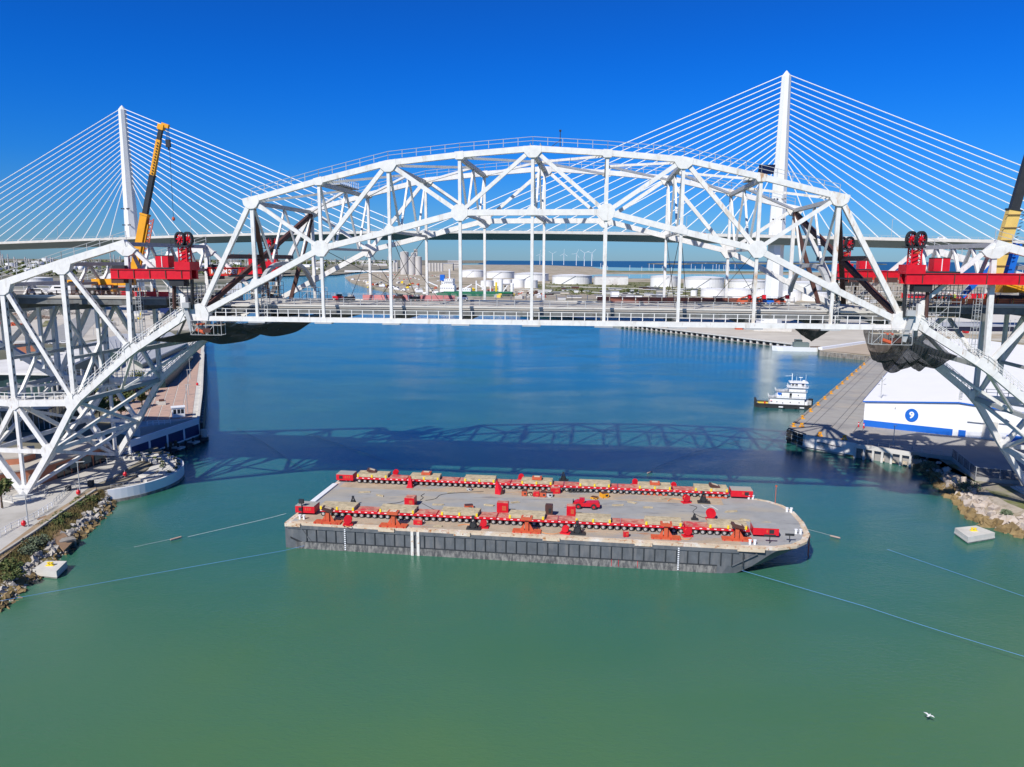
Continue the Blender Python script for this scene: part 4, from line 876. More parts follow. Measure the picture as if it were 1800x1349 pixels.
def row(name, pL, pR, matpx, side, first, pp):
    """pL,pR: front wheel line ends (world, deck level); matpx: mat spans given as fractions along the row"""
    d = (pR-pL).normalized(); a = math.atan2(d.y, d.x); nn = Vector((-d.y, d.x, 0)); Lr = (pR-pL).length; Lm = Lr/7
    first_ = first
    for k in range(7):
        c = pL+d*(Lm*(k+.5))+nn*1.3; c.z = BZ
        lb = 'red multi axle transporter module, %s from left in the %s row' % (ordn[k], name)
        if first_ is None:
            first_ = make_module(Lm); first_.location = c; first_.rotation_euler = (0, 0, a); first_['label'] = lb; first_['group'] = 'transporter modules on the barge'; first_['len'] = Lm
            del first_['len']; first_len[0] = Lm
        else:
            r = dup(first_, c, a, lb, 'transporter modules on the barge'); r.scale = (Lm/first_len[0], 1, 1)
    for k, (f0, f1) in enumerate(matpx):
        x0 = Lr*f0; x1 = Lr*f1; c = pL+d*((x0+x1)/2)+nn*1.3; c.z = BZ+1.41; L = x1-x0
        t = thing('timber_mat_stack', 'tan load beam stack with yellow brackets, %s from left on the %s transporter row' % (ordn[k], name), 'timber mats', c, a, 'load beam stacks on the transporters')
        for j in range(6): MB().box((random.uniform(-.05, .05), -1.2+j*.48, .34), (L+random.uniform(-.12, .12), .44, .68-.05*(j % 2))).build('timber', m_tim, t, local=True)
        for x in (-L*.46, 0, L*.46): MB().box((x, -1.5, .28), (.34, .12, .55)).box((x, -1.3, .0), (.38, .5, .1)).build('bracket', m_yelb, t, local=True)
    for s, (f0, f1) in enumerate(pp):
        x0 = Lr*f0; x1 = Lr*f1; c = pL+d*((x0+x1)/2)+nn*1.3; c.z = BZ+.35; L = x1-x0
        t = thing('power_pack', 'red engine power pack with grey lid at the %s end of the %s transporter row' % (('left', 'right')[s], name), 'power pack', c, a, 'transporter power packs')
        MB().box((0, 0, .75), (L, 2.7, 1.3)).build('housing', m_red, t, local=True); MB().box((0, 0, 1.45), (L-.1, 2.75, .1)).build('lid', m_bdeck, t, local=True)
        MB().box((-L*.22*(1 if s == 0 else -1), -1.37, .8), (.8, .06, .7)).build('louvre', m_dark, t, local=True)
        for j in range(3): MB().box((L*(.05+.12*j), -1.37, .85), (.22, .05, .5)).build('panel', m_orange, t, local=True)
        MB().box((0, 0, .0), (L*.8, 1.6, .25)).build('skid', m_dark, t, local=True)
    return first_
first_len = [1]
pL = G(563, 907, BZ); pR = G(1318, 944, BZ)
fx = lambda x, p, q: (x-p)/(q-p)
def spans(lst, xa, xb, pa, pb):
    out = []
    for a, b in lst:
        r = []
        for x in (a, b):
            # perspective-correct fraction along the row
            lo, hi = 0., 1.
            for _ in range(30):
                m_ = (lo+hi)/2; P_ = pa.lerp(pb, m_)-Vector((0, 0, CAMZ)); xx = 900+FPX*P_.dot(R2)/P_.dot(F_)
                if xx < x: lo = m_
                else: hi = m_
            r.append((lo+hi)/2)
        out.append(tuple(r))
    return out
near = spans([(559+4, 624), (667, 729), (775, 841), (894, 957), (1011, 1074), (1133, 1198), (1245, 1313)], 0, 0, pL, pR)
Ln = (pR-pL).length
mod = row('near', pL, pR, near, 's', None, [(-.062, -.014), (1.006, 1.062)])
pL2 = G(627, 849, BZ); pR2 = G(1281, 876.5, BZ)
far_ = spans([(628, 681), (720, 772), (816, 870), (916, 970), (1018, 1072), (1122, 1179), (1220, 1279)], 0, 0, pL2, pR2)
row('far', pL2, pR2, far_, 's', mod, [(-.058, -.01), (1.005, 1.06)])
# ---- red jacking stands
def stand(c, a, label, tilt, hgt=2.7, plate=True):
    t = thing('load_stand', label, 'load stand', c, a, 'red load stands along the barge edges')
    MB().box((0, 0, .14), (5.1, 1.7, .26)).build('base_plate', m_orange, t, local=True)
    for x in (-2.2, -.9, .8, 2.1): MB().box((x, -.92, .14), (.12, .06, .34)).build('stiffener', m_red, t, local=True)
    MB().box((0, 0, .28+hgt/2), (.65, .65, hgt)).build('column', m_orange, t, local=True)
    for s in (-1, 1): MB().extr([(s*.48, -.06, .28), (s*1.3, -.06, .28), (s*.48, -.06, 1.6)], (0, .12, 0)).build('gusset_plate', m_orange, t, local=True)
    cp = MB().box((0, 0, 0), (2.0, 1.5, .5)).build('cap', m_brown if tilt else m_orange, t, local=True); cp.location = (0, 0, .5+hgt); cp.rotation_euler = (0, tilt, tilt*.5)
    MB().box((0, 0, .31), (1.2, .8, .08)).build('pad', m_cream, cp, local=True)
for k, (x, y, tl) in enumerate([(577, 921, .32), (692, 927, 0), (926, 937, 0), (1170, 948, 0), (1295, 951, .28)]):
    p = G(x, y-2, BZ); stand((p.x, p.y, BZ), BA, 'orange red load stand on the near barge edge, %s from the left' % ordn[k], tl, 2.1)
for k, (x, y, tl) in enumerate([(655, 828, .3), (751, 832, 0), (947, 834, 0), (1150, 846, 0), (1253, 850, .28)]):
    p = G(x, y, BZ+2.2); u_ = (p-bo).dot(bu); p = bo+bu*u_+bv*27.4; stand((p.x, p.y, BZ), BA, 'orange red load stand behind the far row, %s from the left' % ordn[k], tl, 1.9)
# ---- loose gear on the barge
def gbox(x, y, sx, sy, sz, mt, label, name, cat, rz=0, parts=(), lift=0):
    p = G(x, y, BZ); t = thing(name, label, cat, (p.x, p.y, BZ+lift), BA+rz)
    MB().box((0, 0, sz/2), (sx, sy, sz)).build('body', mt, t, local=True)
    MB().box((0, 0, sz+.05), (sx*.92, sy*.92, .1)).build('lid', m_redd if mt is m_red else m_brown, t, local=True)
    MB().box((sx*.15, -sy/2-.02, sz*.55), (sx*.35, .04, sz*.4)).build('panel', m_orange if mt is m_red else m_dark, t, local=True)
    for s in (-1, 1): MB().box((s*sx*.35, 0, .06), (.2, sy*1.04, .12)).build('skid', m_dark, t, local=True)
    return t
gbox(722, 888, 2.0, 2.0, 1.7, m_red, 'red boxy generator standing alone on the left half of the barge deck', 'generator', 'generator')
gbox(922, 871, 1.1, 1.2, 1.0, m_orange, 'small orange tool box at the left end of the box line', 'tool_box', 'box'); gbox(943, 872, 1.3, 1.2, .9, m_red, 'bright red tool box in the middle of the box line', 'tool_box', 'box'); gbox(955, 873, 1.3, 1.2, .95, m_orange, 'orange tool box right of the bright red one', 'tool_box', 'box')
gbox(932, 871, .9, 1.0, .5, m_tim, 'low wooden tray between the red tool boxes', 'wooden_tray', 'tray'); gbox(966, 873, 1.3, 1.2, .8, m_grey, 'grey open crate at the right end of the box line', 'crate', 'crate')
gbox(1062, 874, 1.5, 1.4, .9, m_yel, 'mustard yellow crate right of the loader', 'crate', 'crate', .5); gbox(1045, 877, 1.4, 1.0, .35, m_yel, 'flat mustard yellow tray beside the yellow crate', 'wooden_tray', 'tray', -.4)
gbox(976, 867, 1.9, 1.2, 1.2, m_red, 'red pump unit with sloping lid beside the far wheels', 'pump_unit', 'pump', .2); gbox(824, 894, 1.7, 1.1, .7, m_orange, 'rusty red wedge box behind the near transporter row', 'steel_wedge', 'box', .3)
gbox(884, 903, 2.2, 1.2, 2.3, m_red, 'tall red cabinet behind the near transporter row', 'cabinet', 'cabinet'); gbox(965, 907, 1.4, 1.1, 2.2, m_brown, 'brown cabinet behind the near row right of centre', 'cabinet', 'cabinet'); gbox(1004, 909, 1.7, 1.3, 2.3, m_red, 'red control cabinet with hose beside the small lift', 'cabinet', 'cabinet')
gbox(825, 862, 1.0, .8, .6, m_grey, 'small grey crate in front of the far wheels', 'crate', 'crate'); gbox(742, 917, .8, .5, .3, m_wwall, 'small white sack on the near barge edge', 'sack', 'sack')
def pyramid(x, y, s_, h, label):
    p = G(x, y, BZ); t = thing('jacking_cone', label, 'jack stand', (p.x, p.y, BZ), BA)
    MB().box((0, 0, .1), (s_*1.25, s_*1.1, .2)).build('base_plate', m_red, t, local=True)
    MB().add([(-s_/2, -s_/2, .2), (s_/2, -s_/2, .2), (s_/2, s_/2, .2), (-s_/2, s_/2, .2), (-.2, -.15, h), (.25, -.15, h), (.25, .15, h), (-.2, .15, h)], [[0, 1, 5, 4], [1, 2, 6, 5], [2, 3, 7, 6], [3, 0, 4, 7], [4, 5, 6, 7], [3, 2, 1, 0]]).build('cone', m_red, t, local=True)
    MB().lathe((0, 0, h), [(.28, 0), (.28, .25)], 8).build('head', m_orange, t, local=True)
pyramid(721, 857, 1.1, 2.2, 'red cone shaped jack stand in front of the far transporter row left of centre')
p = G(878, 868, BZ); t = thing('steel_bracket', 'big red triangular bracket leaning against the far transporter row', 'bracket', (p.x, p.y, BZ), BA)
MB().extr([(-.9, -.5, 0), (.3, -.9, 0), (.5, -.2, 1.2), (-.6, -.2, 3.0), (-.9, -.3, 1.2)], (0, .5, 0)).build('plate', m_red, t, local=True); MB().extr([(.3, -.9, .05), (.9, -.3, .05), (.5, -.2, 1.2)], (.1, .3, 0)).build('web_plate', m_brown, t, local=True)
# wheel loader / forklift
p = G(1031, 893, BZ); t = thing('forklift', 'low red forklift loader with forks facing left in the middle of the deck', 'forklift', (p.x, p.y, BZ), BA+.03)
MB().extr([(-2.6, -.8, .5), (-2.6, -.8, 1.1), (-1.8, -.8, 1.5), (-.9, -.8, 1.4), (-.4, -.8, 1.1), (.4, -.8, 1.3), (2.3, -.8, 1.4), (2.6, -.8, .9), (2.5, -.8, .5)], (0, 1.6, 0)).build('body', m_red, t, local=True)
MB().box((-.9, 0, 1.65), (1.0, 1.3, .5)).build('cab', m_red, t, local=True); MB().box((-.9, 0, 1.68), (1.04, 1.1, .3)).build('window', m_bwin, t, local=True)
for x in (-1.6, 1.4):
    for y in (-.95, .95): w_ = MB().tube((x, y-.2, .55), (x, y+.2, .55), .55, 14).build('wheel', m_tyre, t, local=True); MB().tube((x, y-.23, .55), (x, y+.23, .55), .27, 8).build('rim', m_red, w_, local=True)
for y in (-.45, .45): MB().box((-3.5, y, .2), (1.9, .16, .08)).build('fork', m_grey, t, local=True)
MB().box((-2.65, 0, .8), (.15, 1.2, 1.5)).build('mast', m_dark, t, local=True)
# spare tyres
for k in range(6):
    p = G(1002+k*6.3, 866, BZ); o = MB().lathe((0, 0, 0), [(.25, -.17), (.45, -.17), (.5, 0), (.45, .17), (.25, .17), (.25, -.17)], 14, cap=False).build('spare_tyre', m_tyre, local=True); o.location = (p.x, p.y, BZ+.5); o.rotation_euler = (math.radians(75), 0, BA+.1*k)
    tag(o, 'black spare tyre leaning in the short row by the far transporter wheels', 'tyre', 'spare tyres in a row')
# winches, reels and black frames
def reel(x, y, mt, label, r=.7, rz=0.):
    p = G(x, y, BZ); t = thing('hose_reel', label, 'hose reel', (p.x, p.y, BZ), BA+rz)
    MB().box((0, 0, .12), (1.8, 1.2, .24)).build('base', mt, t, local=True)
    for s in (-.35, .35): MB().lathe((0, 0, 0), [(.01, 0), (r, 0), (r, .07), (.01, .07)], 16).build('flange', mt, t, local=True).matrix_local = Matrix.Translation((0, s, .3+r)) @ Matrix.Rotation(math.pi/2, 4, 'X')
    MB().tube((0, -.33, .3+r), (0, .33, .3+r), r*.55, 12).build('drum', m_hose, t, local=True)
    for s in (-1, 1): MB().beam((s*.8, 0, .2), (0, 0, .3+r), .12, .12).build('brace', mt, t, local=True)
    return t
reel(1249, 913, m_red, 'round red hose reel standing behind the near row toward the bow', .9); reel(1208, 943, m_red, 'red hose reel between two load stands at the near edge toward the bow', .7, .3); reel(612, 923, m_red, 'red hose winch right of the leftmost load stand', .75, .2)
reel(850, 928, m_red, 'red and orange hose reel beside the black winch on the near edge', .6, .1); reel(994, 938, m_red, 'red hose reel left of the black frame on the near edge', .6, -.2); reel(1206, 884, m_red, 'red hose reel near the bow end of the far row', .7, .4)
def frame(x, y, label, s_=1.0):
    p = G(x, y, BZ); t = thing('winch_frame', label, 'winch', (p.x, p.y, BZ), BA); 
    MB().box((0, 0, .15), (2.6*s_, 1.4*s_, .3)).build('skid', m_dark, t, local=True)
    for a, b in (((-.8, -.4, .3), (-.2, 0, 2.3)), ((.6, -.4, .3), (-.1, 0, 2.3)), ((-.8, .4, .3), (-.2, 0, 2.3)), ((.6, .4, .3), (-.1, 0, 2.3))): MB().beam(Vector(a)*s_, Vector(b)*s_, .16, .16).build('strut', m_dark, t, local=True)
    MB().tube(Vector((-.1, -.5, .8))*s_, Vector((-.1, .5, .8))*s_, .5*s_, 10).build('drum', m_dark, t, local=True); MB().box(Vector((-.15, 0, 2.2))*s_, (.5*s_, .4*s_, .5*s_)).build('head', m_dark, t, local=True)
frame(833, 930, 'black winch frame on the near barge edge left of centre'); frame(1016, 939, 'black winch frame on the near barge edge right of centre'); frame(1237, 884, 'black winch frame behind the far end of the deck near the bow', .95)
frame(622, 889, 'black tripod gear just behind the leftmost near load beams', .8); frame(1221, 914, 'small black cable tangle near the red reel', .5); frame(991, 845, 'black gear standing behind the far transporter row', .8)
gbox(1100, 944, .9, .5, 1.0, m_red, 'small red post box at the near edge right of centre', 'bollard_box', 'box', .3); gbox(735, 922, 1.6, .8, .9, m_red, 'small red valve unit by the white fender bars', 'valve_unit', 'valve')
for k, (x, y) in enumerate(((696, 833), (916, 841), (1116, 850), (1184, 856))):
    reel(x, y+4, m_red, 'red hose reel beyond the far row, %s from the left' % ['first', 'second', 'third', 'fourth'][k], .6)
for k, (x, y, rz, L) in enumerate([(640, 866, .3, 2.6), (668, 872, -.4, 2.0), (770, 888, .1, 2.4), (792, 866, .6, 1.6), (860, 889, -.2, 2.2), (905, 884, .5, 1.8), (1085, 889, .2, 2.4), (1110, 884, -.5, 1.8), (1140, 893, .1, 2.2), (1165, 877, .7, 1.5), (1285, 900, .3, 2.6), (1310, 915, -.3, 2.0), (530, 912, .05, 1.8), (770, 926, .1, 1.8), (1345, 920, .4, 1.8)]):
    p = G(x, y, BZ); t = thing('timber_dunnage', 'loose timber dunnage on the barge deck, %s' % ['left end before the far row', 'left of the generator', 'between generator and near row', 'right of the cone jack stand', 'left of the box line behind the near row', 'under the box line', 'right of the forklift', 'right of the yellow crate', 'behind the right part of the near row', 'left of the hose reel near the bow', 'on the bare deck toward the bow', 'nearest the bow', 'on the near left corner', 'on the near edge strip', 'by the right power pack'][k], 'timber', (p.x, p.y, BZ+.02), BA+rz, 'loose timber on the barge')
    for j in range(3): MB().box((random.uniform(-.2, .2), (j-1)*.24, .08), (L*random.uniform(.8, 1), .2, .16)).build('timber', m_tim, t, local=True)
# hoses and lines on the deck
def cable(pts, r, mt, label, name='hose', z=BZ+.05, cat='hose', grp=None):
    q = [G(a, b, z) for a, b in pts]; sm = []
    for k in range(len(q)-1):
        p0 = q[max(0, k-1)]; p1 = q[k]; p2 = q[k+1]; p3 = q[min(len(q)-1, k+2)]
        for j in range(6):
            t = j/6; sm.append(.5*((2*p1)+(-p0+p2)*t+(2*p0-5*p1+4*p2-p3)*t*t+(-p0+3*p1-3*p2+p3)*t**3))
    sm.append(q[-1]); return tag(MB().path(sm, r, 5).build(name, mt, loc=q[0]), label, cat, grp)
cable([(600, 912), (606, 924), (616, 926), (618, 916)], .09, m_hose, 'orange hose looping beside the leftmost load stand'); cable([(943, 925), (953, 936), (975, 939), (994, 932)], .09, m_hose, 'orange hose curving from the middle stand to the reel')
cable([(1182, 936), (1196, 946), (1210, 949), (1216, 944)], .09, m_hose, 'orange hose coiled by the fourth near load stand'); cable([(805, 924), (822, 922), (832, 928)], .1, m_hose, 'orange hose left of the black winch')
cable([(680, 886), (700, 884), (712, 880)], .06, m_dark, 'black cable running left from the generator'); cable([(738, 880), (744, 875), (740, 872), (746, 868)], .06, m_dark, 'black cable wriggling up from the generator'); cable([(748, 880), (765, 877), (775, 870), (800, 867), (850, 864)], .05, m_dark, 'long black cable crossing the left of the deck')
cable([(740, 884), (757, 893), (772, 900)], .05, m_dark, 'black cable slanting from the generator to the near row'); cable([(1174, 881), (1182, 877), (1198, 879)], .12, m_hose, 'brown hose left of the red reel near the bow'); cable([(1212, 888), (1225, 892), (1218, 900), (1230, 908), (1242, 911)], .05, m_dark, 'black cable snaking between reels near the bow')
cable([(1233, 888), (1240, 893), (1250, 890), (1262, 897)], .07, m_rope, 'pale rope coil near the bow', cat='rope', name='rope')
# ================================================================== GANTRIES, CRANES, NETS, SCAFFOLDS, WORKERS
def inpl(x, y, wd):
    r = ray(x, y); P0 = O_+N_*wd; c = Vector((0, 0, CAMZ)); t = (P0-c).dot(N_)/r.dot(N_); return c+r*t
def gantry(side, wd, label, i_in, i_out, txt=False):
    """i_in = hinge end, i_out = shore end"""
    s = 1 if side > 0 else -1
    t = thing('jacking_gantry', label, 'jacking gantry', B(i_in, wd, 49), 0, 'red jacking gantries at the hinges')
    zc_ = 50.0
    for q in (-.0, 2.4): MB().beam(B(i_in, wd+q, zc_), B(i_out, wd+q, zc_), .7, 1.75, up=Z_).build('girder', m_red, t)
    for q in (-.0, 2.4):
        for z in (-.9, .9): MB().beam(B(i_in, wd+q, zc_+z), B(i_out, wd+q, zc_+z), 1.1, .12).build('flange', m_red, t)
    n = 5
    for k in range(n): MB().box(B(i_in+(i_out-i_in)*(k+.5)/n, wd-.42, zc_), (.14, .16, 1.7), -TH).build('stiffener', m_brown, t)
    ia = i_in+s*.12
    MB().box(B(ia-s*.02, wd+1.2, zc_+1.6), (3.2, 3.6, 1.6), -TH).build('header_box', m_red, t)
    MB().box(B(i_in+s*.42, wd+1.1, zc_+1.1), (6.0, 3.2, .3), -TH).build('platform', m_dark, t)
    pk = MB().box(B(i_in+s*.42, wd+.9, zc_+2.4), (2.6, 2.2, 2.2), -TH).build('power_pack', m_red, t); MB().box(B(i_in+s*.42, wd+.9, zc_+3.56), (2.7, 2.3, .12), -TH).build('lid', m_dark, pk)
    MB().box(B(i_in+s*.42, wd-.24, zc_+2.4), (.12, .08, 2.1), -TH).build('strap', m_wwall, pk)
    # lattice tower with two big sheaves
    T0 = B(ia, wd+1.2, zc_+2.3); hh = 3.0; mb = MB()
    for dx in (-.8, .8):
        for dy in (-.8, .8): mb.beam(T0+E_*dx+N_*dy, T0+E_*dx+N_*dy+Z_*hh, .22, .22, up=N_)
    for k in range(4):
        z = hh*k/4
        for dx in (-.8, .8): mb.beam(T0+E_*dx-N_*.8+Z_*z, T0+E_*dx+N_*.8+Z_*(z+hh/4), .12, .12)
        for dy in (-.8, .8): mb.beam(T0-E_*.8+N_*dy+Z_*z, T0+E_*.8+N_*dy+Z_*(z+hh/4), .12, .12)
    mb.build('lattice_tower', m_red, t); MB().box(T0+Z_*1.3, (.9, .9, 2.6), -TH).build('jack_body', m_red, t); MB().box(T0+Z_*2.3, (1.2, 1.2, .5), -TH).build('jack_collar', m_orange, t)
    MB().box(T0+Z_*(hh+.1), (2.6, 2.4, .25), -TH).build('top_platform', m_dark, t)
    mb = MB(); railing(mb, T0-E_*2.1-N_*1.1+Z_*(hh+.2), T0-E_*1.2-N_*1.1+Z_*(hh+.2), 1.1, 1, .04, .03); mb.box(T0-E_*1.7-N_*.4+Z_*(hh+.15), (1.0, 1.6, .1), -TH); mb.build('side_platform', m_dark, t)
    for dx in (-.72, .72):
        ax = (E_*.36+N_*.93).normalized() if side < 0 else (N_*.83-E_*.55).normalized(); c = T0+E_*dx*1.1+Z_*(hh+1.45)
        mb = MB(); a = ax.orthogonal().normalized(); b2 = ax.cross(a); R1 = 1.45; K = 20
        for k in range(K):
            t0 = 2*math.pi*k/K; t1 = 2*math.pi*(k+1)/K
            for r_, wd_ in ((R1-.18, .34),):
                mb.beam(c+(a*math.cos(t0)+b2*math.sin(t0))*r_, c+(a*math.cos(t1)+b2*math.sin(t1))*r_, .5, wd_, up=(a*math.cos(t0)+b2*math.sin(t0)))
        sh = mb.build('sheave', m_dark, t); mb = MB()
        for k in range(8): t0 = math.pi*k/4; mb.beam(c, c+(a*math.cos(t0)+b2*math.sin(t0))*(R1-.3), .2, .16, up=ax)
        mb.tube(c-ax*.3, c+ax*.3, .35, 10); mb.build('spoke_disc', m_red, sh)
    # black jack box and hanging strands down to the hinge
    MB().box(B(i_in+s*.22, wd+.8, zc_-1.6), (3.0, 2.0, 1.4), -TH).build('jack_box', m_dark, t)
    for dx, mt in ((.02, m_dark), (.30, m_brown)):
        mb = MB()
        for k in range(3): mb.tube(B(i_in+s*dx, wd+.5+k*.28, zc_-1), B(i_in+s*(dx+.02), wd+.5+k*.28, 43.2), .2, 6)
        mb.build('strand_bundle', mt, t)
    MB().beam(B(i_in+s*.13, wd+.4, 43.6), B(i_in+s*.05, wd+.4, 38.9), .5, .8).build('hanger_link', m_grey, t)
    MB().box(B(i_in+s*.1, wd+.3, 44.0), (1.4, 1.4, 1.0), -TH).build('link_head', m_grey, t)
    for i in (i_out-s*.10,): MB().box(B(i, wd+1.2, zc_-1.35), (2.6, 3.2, .9), -TH).build('saddle', m_brown, t); MB().box(B(i, wd+1.2, zc_+1.3), (2.6, 2.0, .7), -TH).build('clamp', m_dark, t)
    if txt:
        MB().box(B(-1.06-.52, wd-.37, zc_), (7.4, .04, 1.3), -TH).build('name_panel', m_orange, t)
        c = B(-1.06-.52, wd-.40, zc_)-Vector(t.location)
        text('MAMMOET', 1.35, m_wwall, t, facing(c.x, c.y, c.z, -TH), 'lettering', .02, .03)
    return t
gantry(-1, -1.6, 'bright red jacking gantry with paired black sheaves at the near left hinge', -.92, -2.14)
gantry(-1, BW-1.2, 'shaded red jacking gantry with white company lettering at the far left hinge', -.62, -1.9, True)
gantry(1, -1.6, 'bright red jacking gantry with long beam at the near right hinge', 8.86, 10.8)
gantry(1, BW-1.2, 'red jacking gantry behind the arch at the far right hinge', 8.70, 10.2)
# cross platforms under the gantries between the trusses
def scaffold(name, c, nx, ny, nz, label, cell=(2.0, 1.6, 1.9), mt=None):
    t = thing('scaffold', label, 'scaffold', c, 0, 'tube scaffolds round the hinges'); mt = mt or m_grey; lx, ly, lz = nx*cell[0], ny*cell[1], nz*cell[2]
    mb = MB()
    for i in range(nx+1):
        for j in range(ny+1): mb.beam(E_*(i*cell[0])+N_*(j*cell[1]), E_*(i*cell[0])+N_*(j*cell[1])+Z_*(lz+.9), .09, .09, up=N_)
    mb.build('standard', mt, t, local=True); mb = MB()
    for k in range(nz+1):
        for j in (0, ny): 
            for dz in ((0, .9) if k else (0,)): mb.beam(N_*(j*cell[1])+Z_*(k*cell[2]+dz), E_*lx+N_*(j*cell[1])+Z_*(k*cell[2]+dz), .08, .08)
        for i in range(nx+1): mb.beam(E_*(i*cell[0])+Z_*(k*cell[2]), E_*(i*cell[0])+N_*ly+Z_*(k*cell[2]), .08, .08)
    mb.build('ledger', mt, t, local=True); mb = MB()
    for k in range(nz):
        for i in range(0, nx, 2): mb.beam(E_*(i*cell[0])+Z_*(k*cell[2]), E_*((i+1)*cell[0])+Z_*((k+1)*cell[2]), .07, .07)
    mb.build('diagonal_brace', mt, t, local=True)
    for k in range(1, nz+1): MB().box(E_*(lx/2)+N_*(ly/2)+Z_*(k*cell[2]), (lx, ly, .07), -TH).build('plank', m_tim if k % 2 else m_concl, t, local=True)
    return t
scaffold('s', B(-1.38, .8, 41.5), 3, 2, 3, 'grey tube scaffold just left of the near left hinge'); scaffold('s', B(-.98, -1.6, 38.2), 4, 1, 1, 'light scaffold cradle hanging below the near left hinge', (1.6, 1.6, 1.9))
scaffold('s', B(-1.2, BW-2, 43), 4, 2, 2, 'grey scaffold by the far left hinge behind the brown brace'); scaffold('s', B(9.05, .8, 41.2), 4, 2, 4, 'tall grey tube scaffold just right of the near right hinge'); scaffold('s', B(8.5, -1.8, 38.4), 4, 1, 1, 'light scaffold cradle hanging below the near right hinge', (1.7, 1.6, 1.9))
scaffold('s', B(8.9, BW-4, 42), 6, 2, 3, 'grey scaffold by the far right hinge behind the end post'); scaffold('s', B(-.1, BW-6, DZ+.1), 3, 1, 1, 'low scaffold on the far left of the arch deck'); scaffold('s', B(.03, 1.1, 41.8), 1, 1, 4, 'narrow scaffold tower beside the first near hanger', (1.2, 1.2, 1.3)); scaffold('s', B(8.03, 1.1, 41.8), 1, 1, 4, 'narrow scaffold tower beside the last near hanger', (1.2, 1.2, 1.3))
scaffold('s', B(9.3, 9, 43), 5, 3, 2, 'wide scaffold across the roadway gap on the right'); scaffold('s', B(-1.5, 14, 42.6), 4, 3, 2, 'wide scaffold across the roadway gap on the left')
for i, wd, l in ((-.83, -1.2, 'left'), (8.72, -1.2, 'right')):
    c = B(i, wd, 39.4); t = thing('hydraulic_ram', 'orange hydraulic ram hanging in the cradle below the near %s hinge' % l, 'hydraulic ram', c)
    MB().tube(c-E_*1.0-Z_*.2, c+E_*.7-Z_*.8, .35, 8).build('cylinder', m_orange, t); MB().box(c-Z_*.3+E_*1.3, (1.6, .9, .8), -TH).build('bracket', m_brown, t)
    for q in (-1, 1): MB().box(B(i-.03*q, wd, 40.3), (.3, 1.5, .3), -TH).build('lug', m_orange, t)
# ------------------------------------------------------------------ nets
def net_mat(name, a):
    mt = bpy.data.materials.new(name); mt.use_nodes = True; n = mt.node_tree.nodes; l = mt.node_tree.links; b = n['Principled BSDF']; b.inputs['Base Color'].default_value = (.035, .037, .04, 1); b.inputs['Roughness'].default_value = .9
    g = n.new('ShaderNodeNewGeometry'); t = n.new('ShaderNodeTexNoise'); t.inputs['Scale'].default_value = .6; l.new(g.outputs['Position'], t.inputs['Vector']); r = n.new('ShaderNodeMapRange'); r.inputs[1].default_value = .3; r.inputs[2].default_value = .7; r.inputs[3].default_value = a-.12; r.inputs[4].default_value = a+.12
    l.new(t.outputs[0], r.inputs[0]); l.new(r.outputs[0], b.inputs['Alpha']); return mt
m_net = net_mat('black_debris_net', .9); m_netl = net_mat('thin_black_debris_net', .74)
def net(label, ia, ib, wa, wb, ztop, dep, mt, nu=60, nv=24, pleat=.25, pw=.55, fq=46):
    """sagging net slung from ia..ib along the bridge and wa..wb across it"""
    vs = []; fs = []
    for a in range(nu+1):
        s = a/nu
        for b in range(nv+1):
            t = b/nv; i = ia+(ib-ia)*s; wd = wa+(wb-wa)*t+.35*math.sin(9*s+13*t)*math.sin(math.pi*t)
            sag = dep(s)*(math.sin(math.pi*t)**pw if 0 < t < 1 else 0)
            hem = dep(s)*.18*(1+.3*math.sin(s*9))
            z = ztop(s)-hem-sag*(1+.025*math.sin(t*11+s*15))-pleat*math.sin(s*fq+3*math.sin(t*4))*min(1, 4*t)*min(1, dep(s)/2)
            vs.append(B(i+.03*math.sin(t*7+s*5)*math.sin(math.pi*t), wd+pleat*.8*math.cos(s*fq+2*t), z))
    for a in range(nu):
        for b in range(nv): k = a*(nv+1)+b; fs.append([k, k+1, k+nv+2, k+nv+1])
    o = MB().add(vs, fs).build('debris_net', mt, loc=B((ia+ib)/2, (wa+wb)/2, ztop(.5)), smooth=True); return tag(o, label, 'safety net', 'black nets slung under the bridge')
def bell(s, p=.7): return math.sin(math.pi*min(1, max(0, s)))**p
net('dark sagging debris net slung under the left hinge and the first panels of the arch', -1.72, .42, -.3, BW-1, lambda s: 36.9+4.0*min(1, s*1.8) if s < .6 else 40.9, lambda s: 3.3*bell(s, .6)*(1+.30*math.sin(s*17+1)), m_net, 90, 24, .16, .5)
net('large translucent black net hanging like a bag below the right hinge', 8.80, 9.60, -1.2, 15, lambda s: 41.0-4.4*max(0, (s-.45)/.55)**1.4, lambda s: 7.6*bell(s*.9+.1, .5)*(1-.3*s)*(1+.09*math.sin(s*31)) if s < 1 else 0, m_netl, 300, 60, .13, .42, 110)
net('small black net pocket under the deck near the right end of the arch', 7.62, 8.06, -.6, 7, lambda s: 40.9, lambda s: 2.3*(1-abs(2*s-1)), m_net, 24, 10, .05, .6)
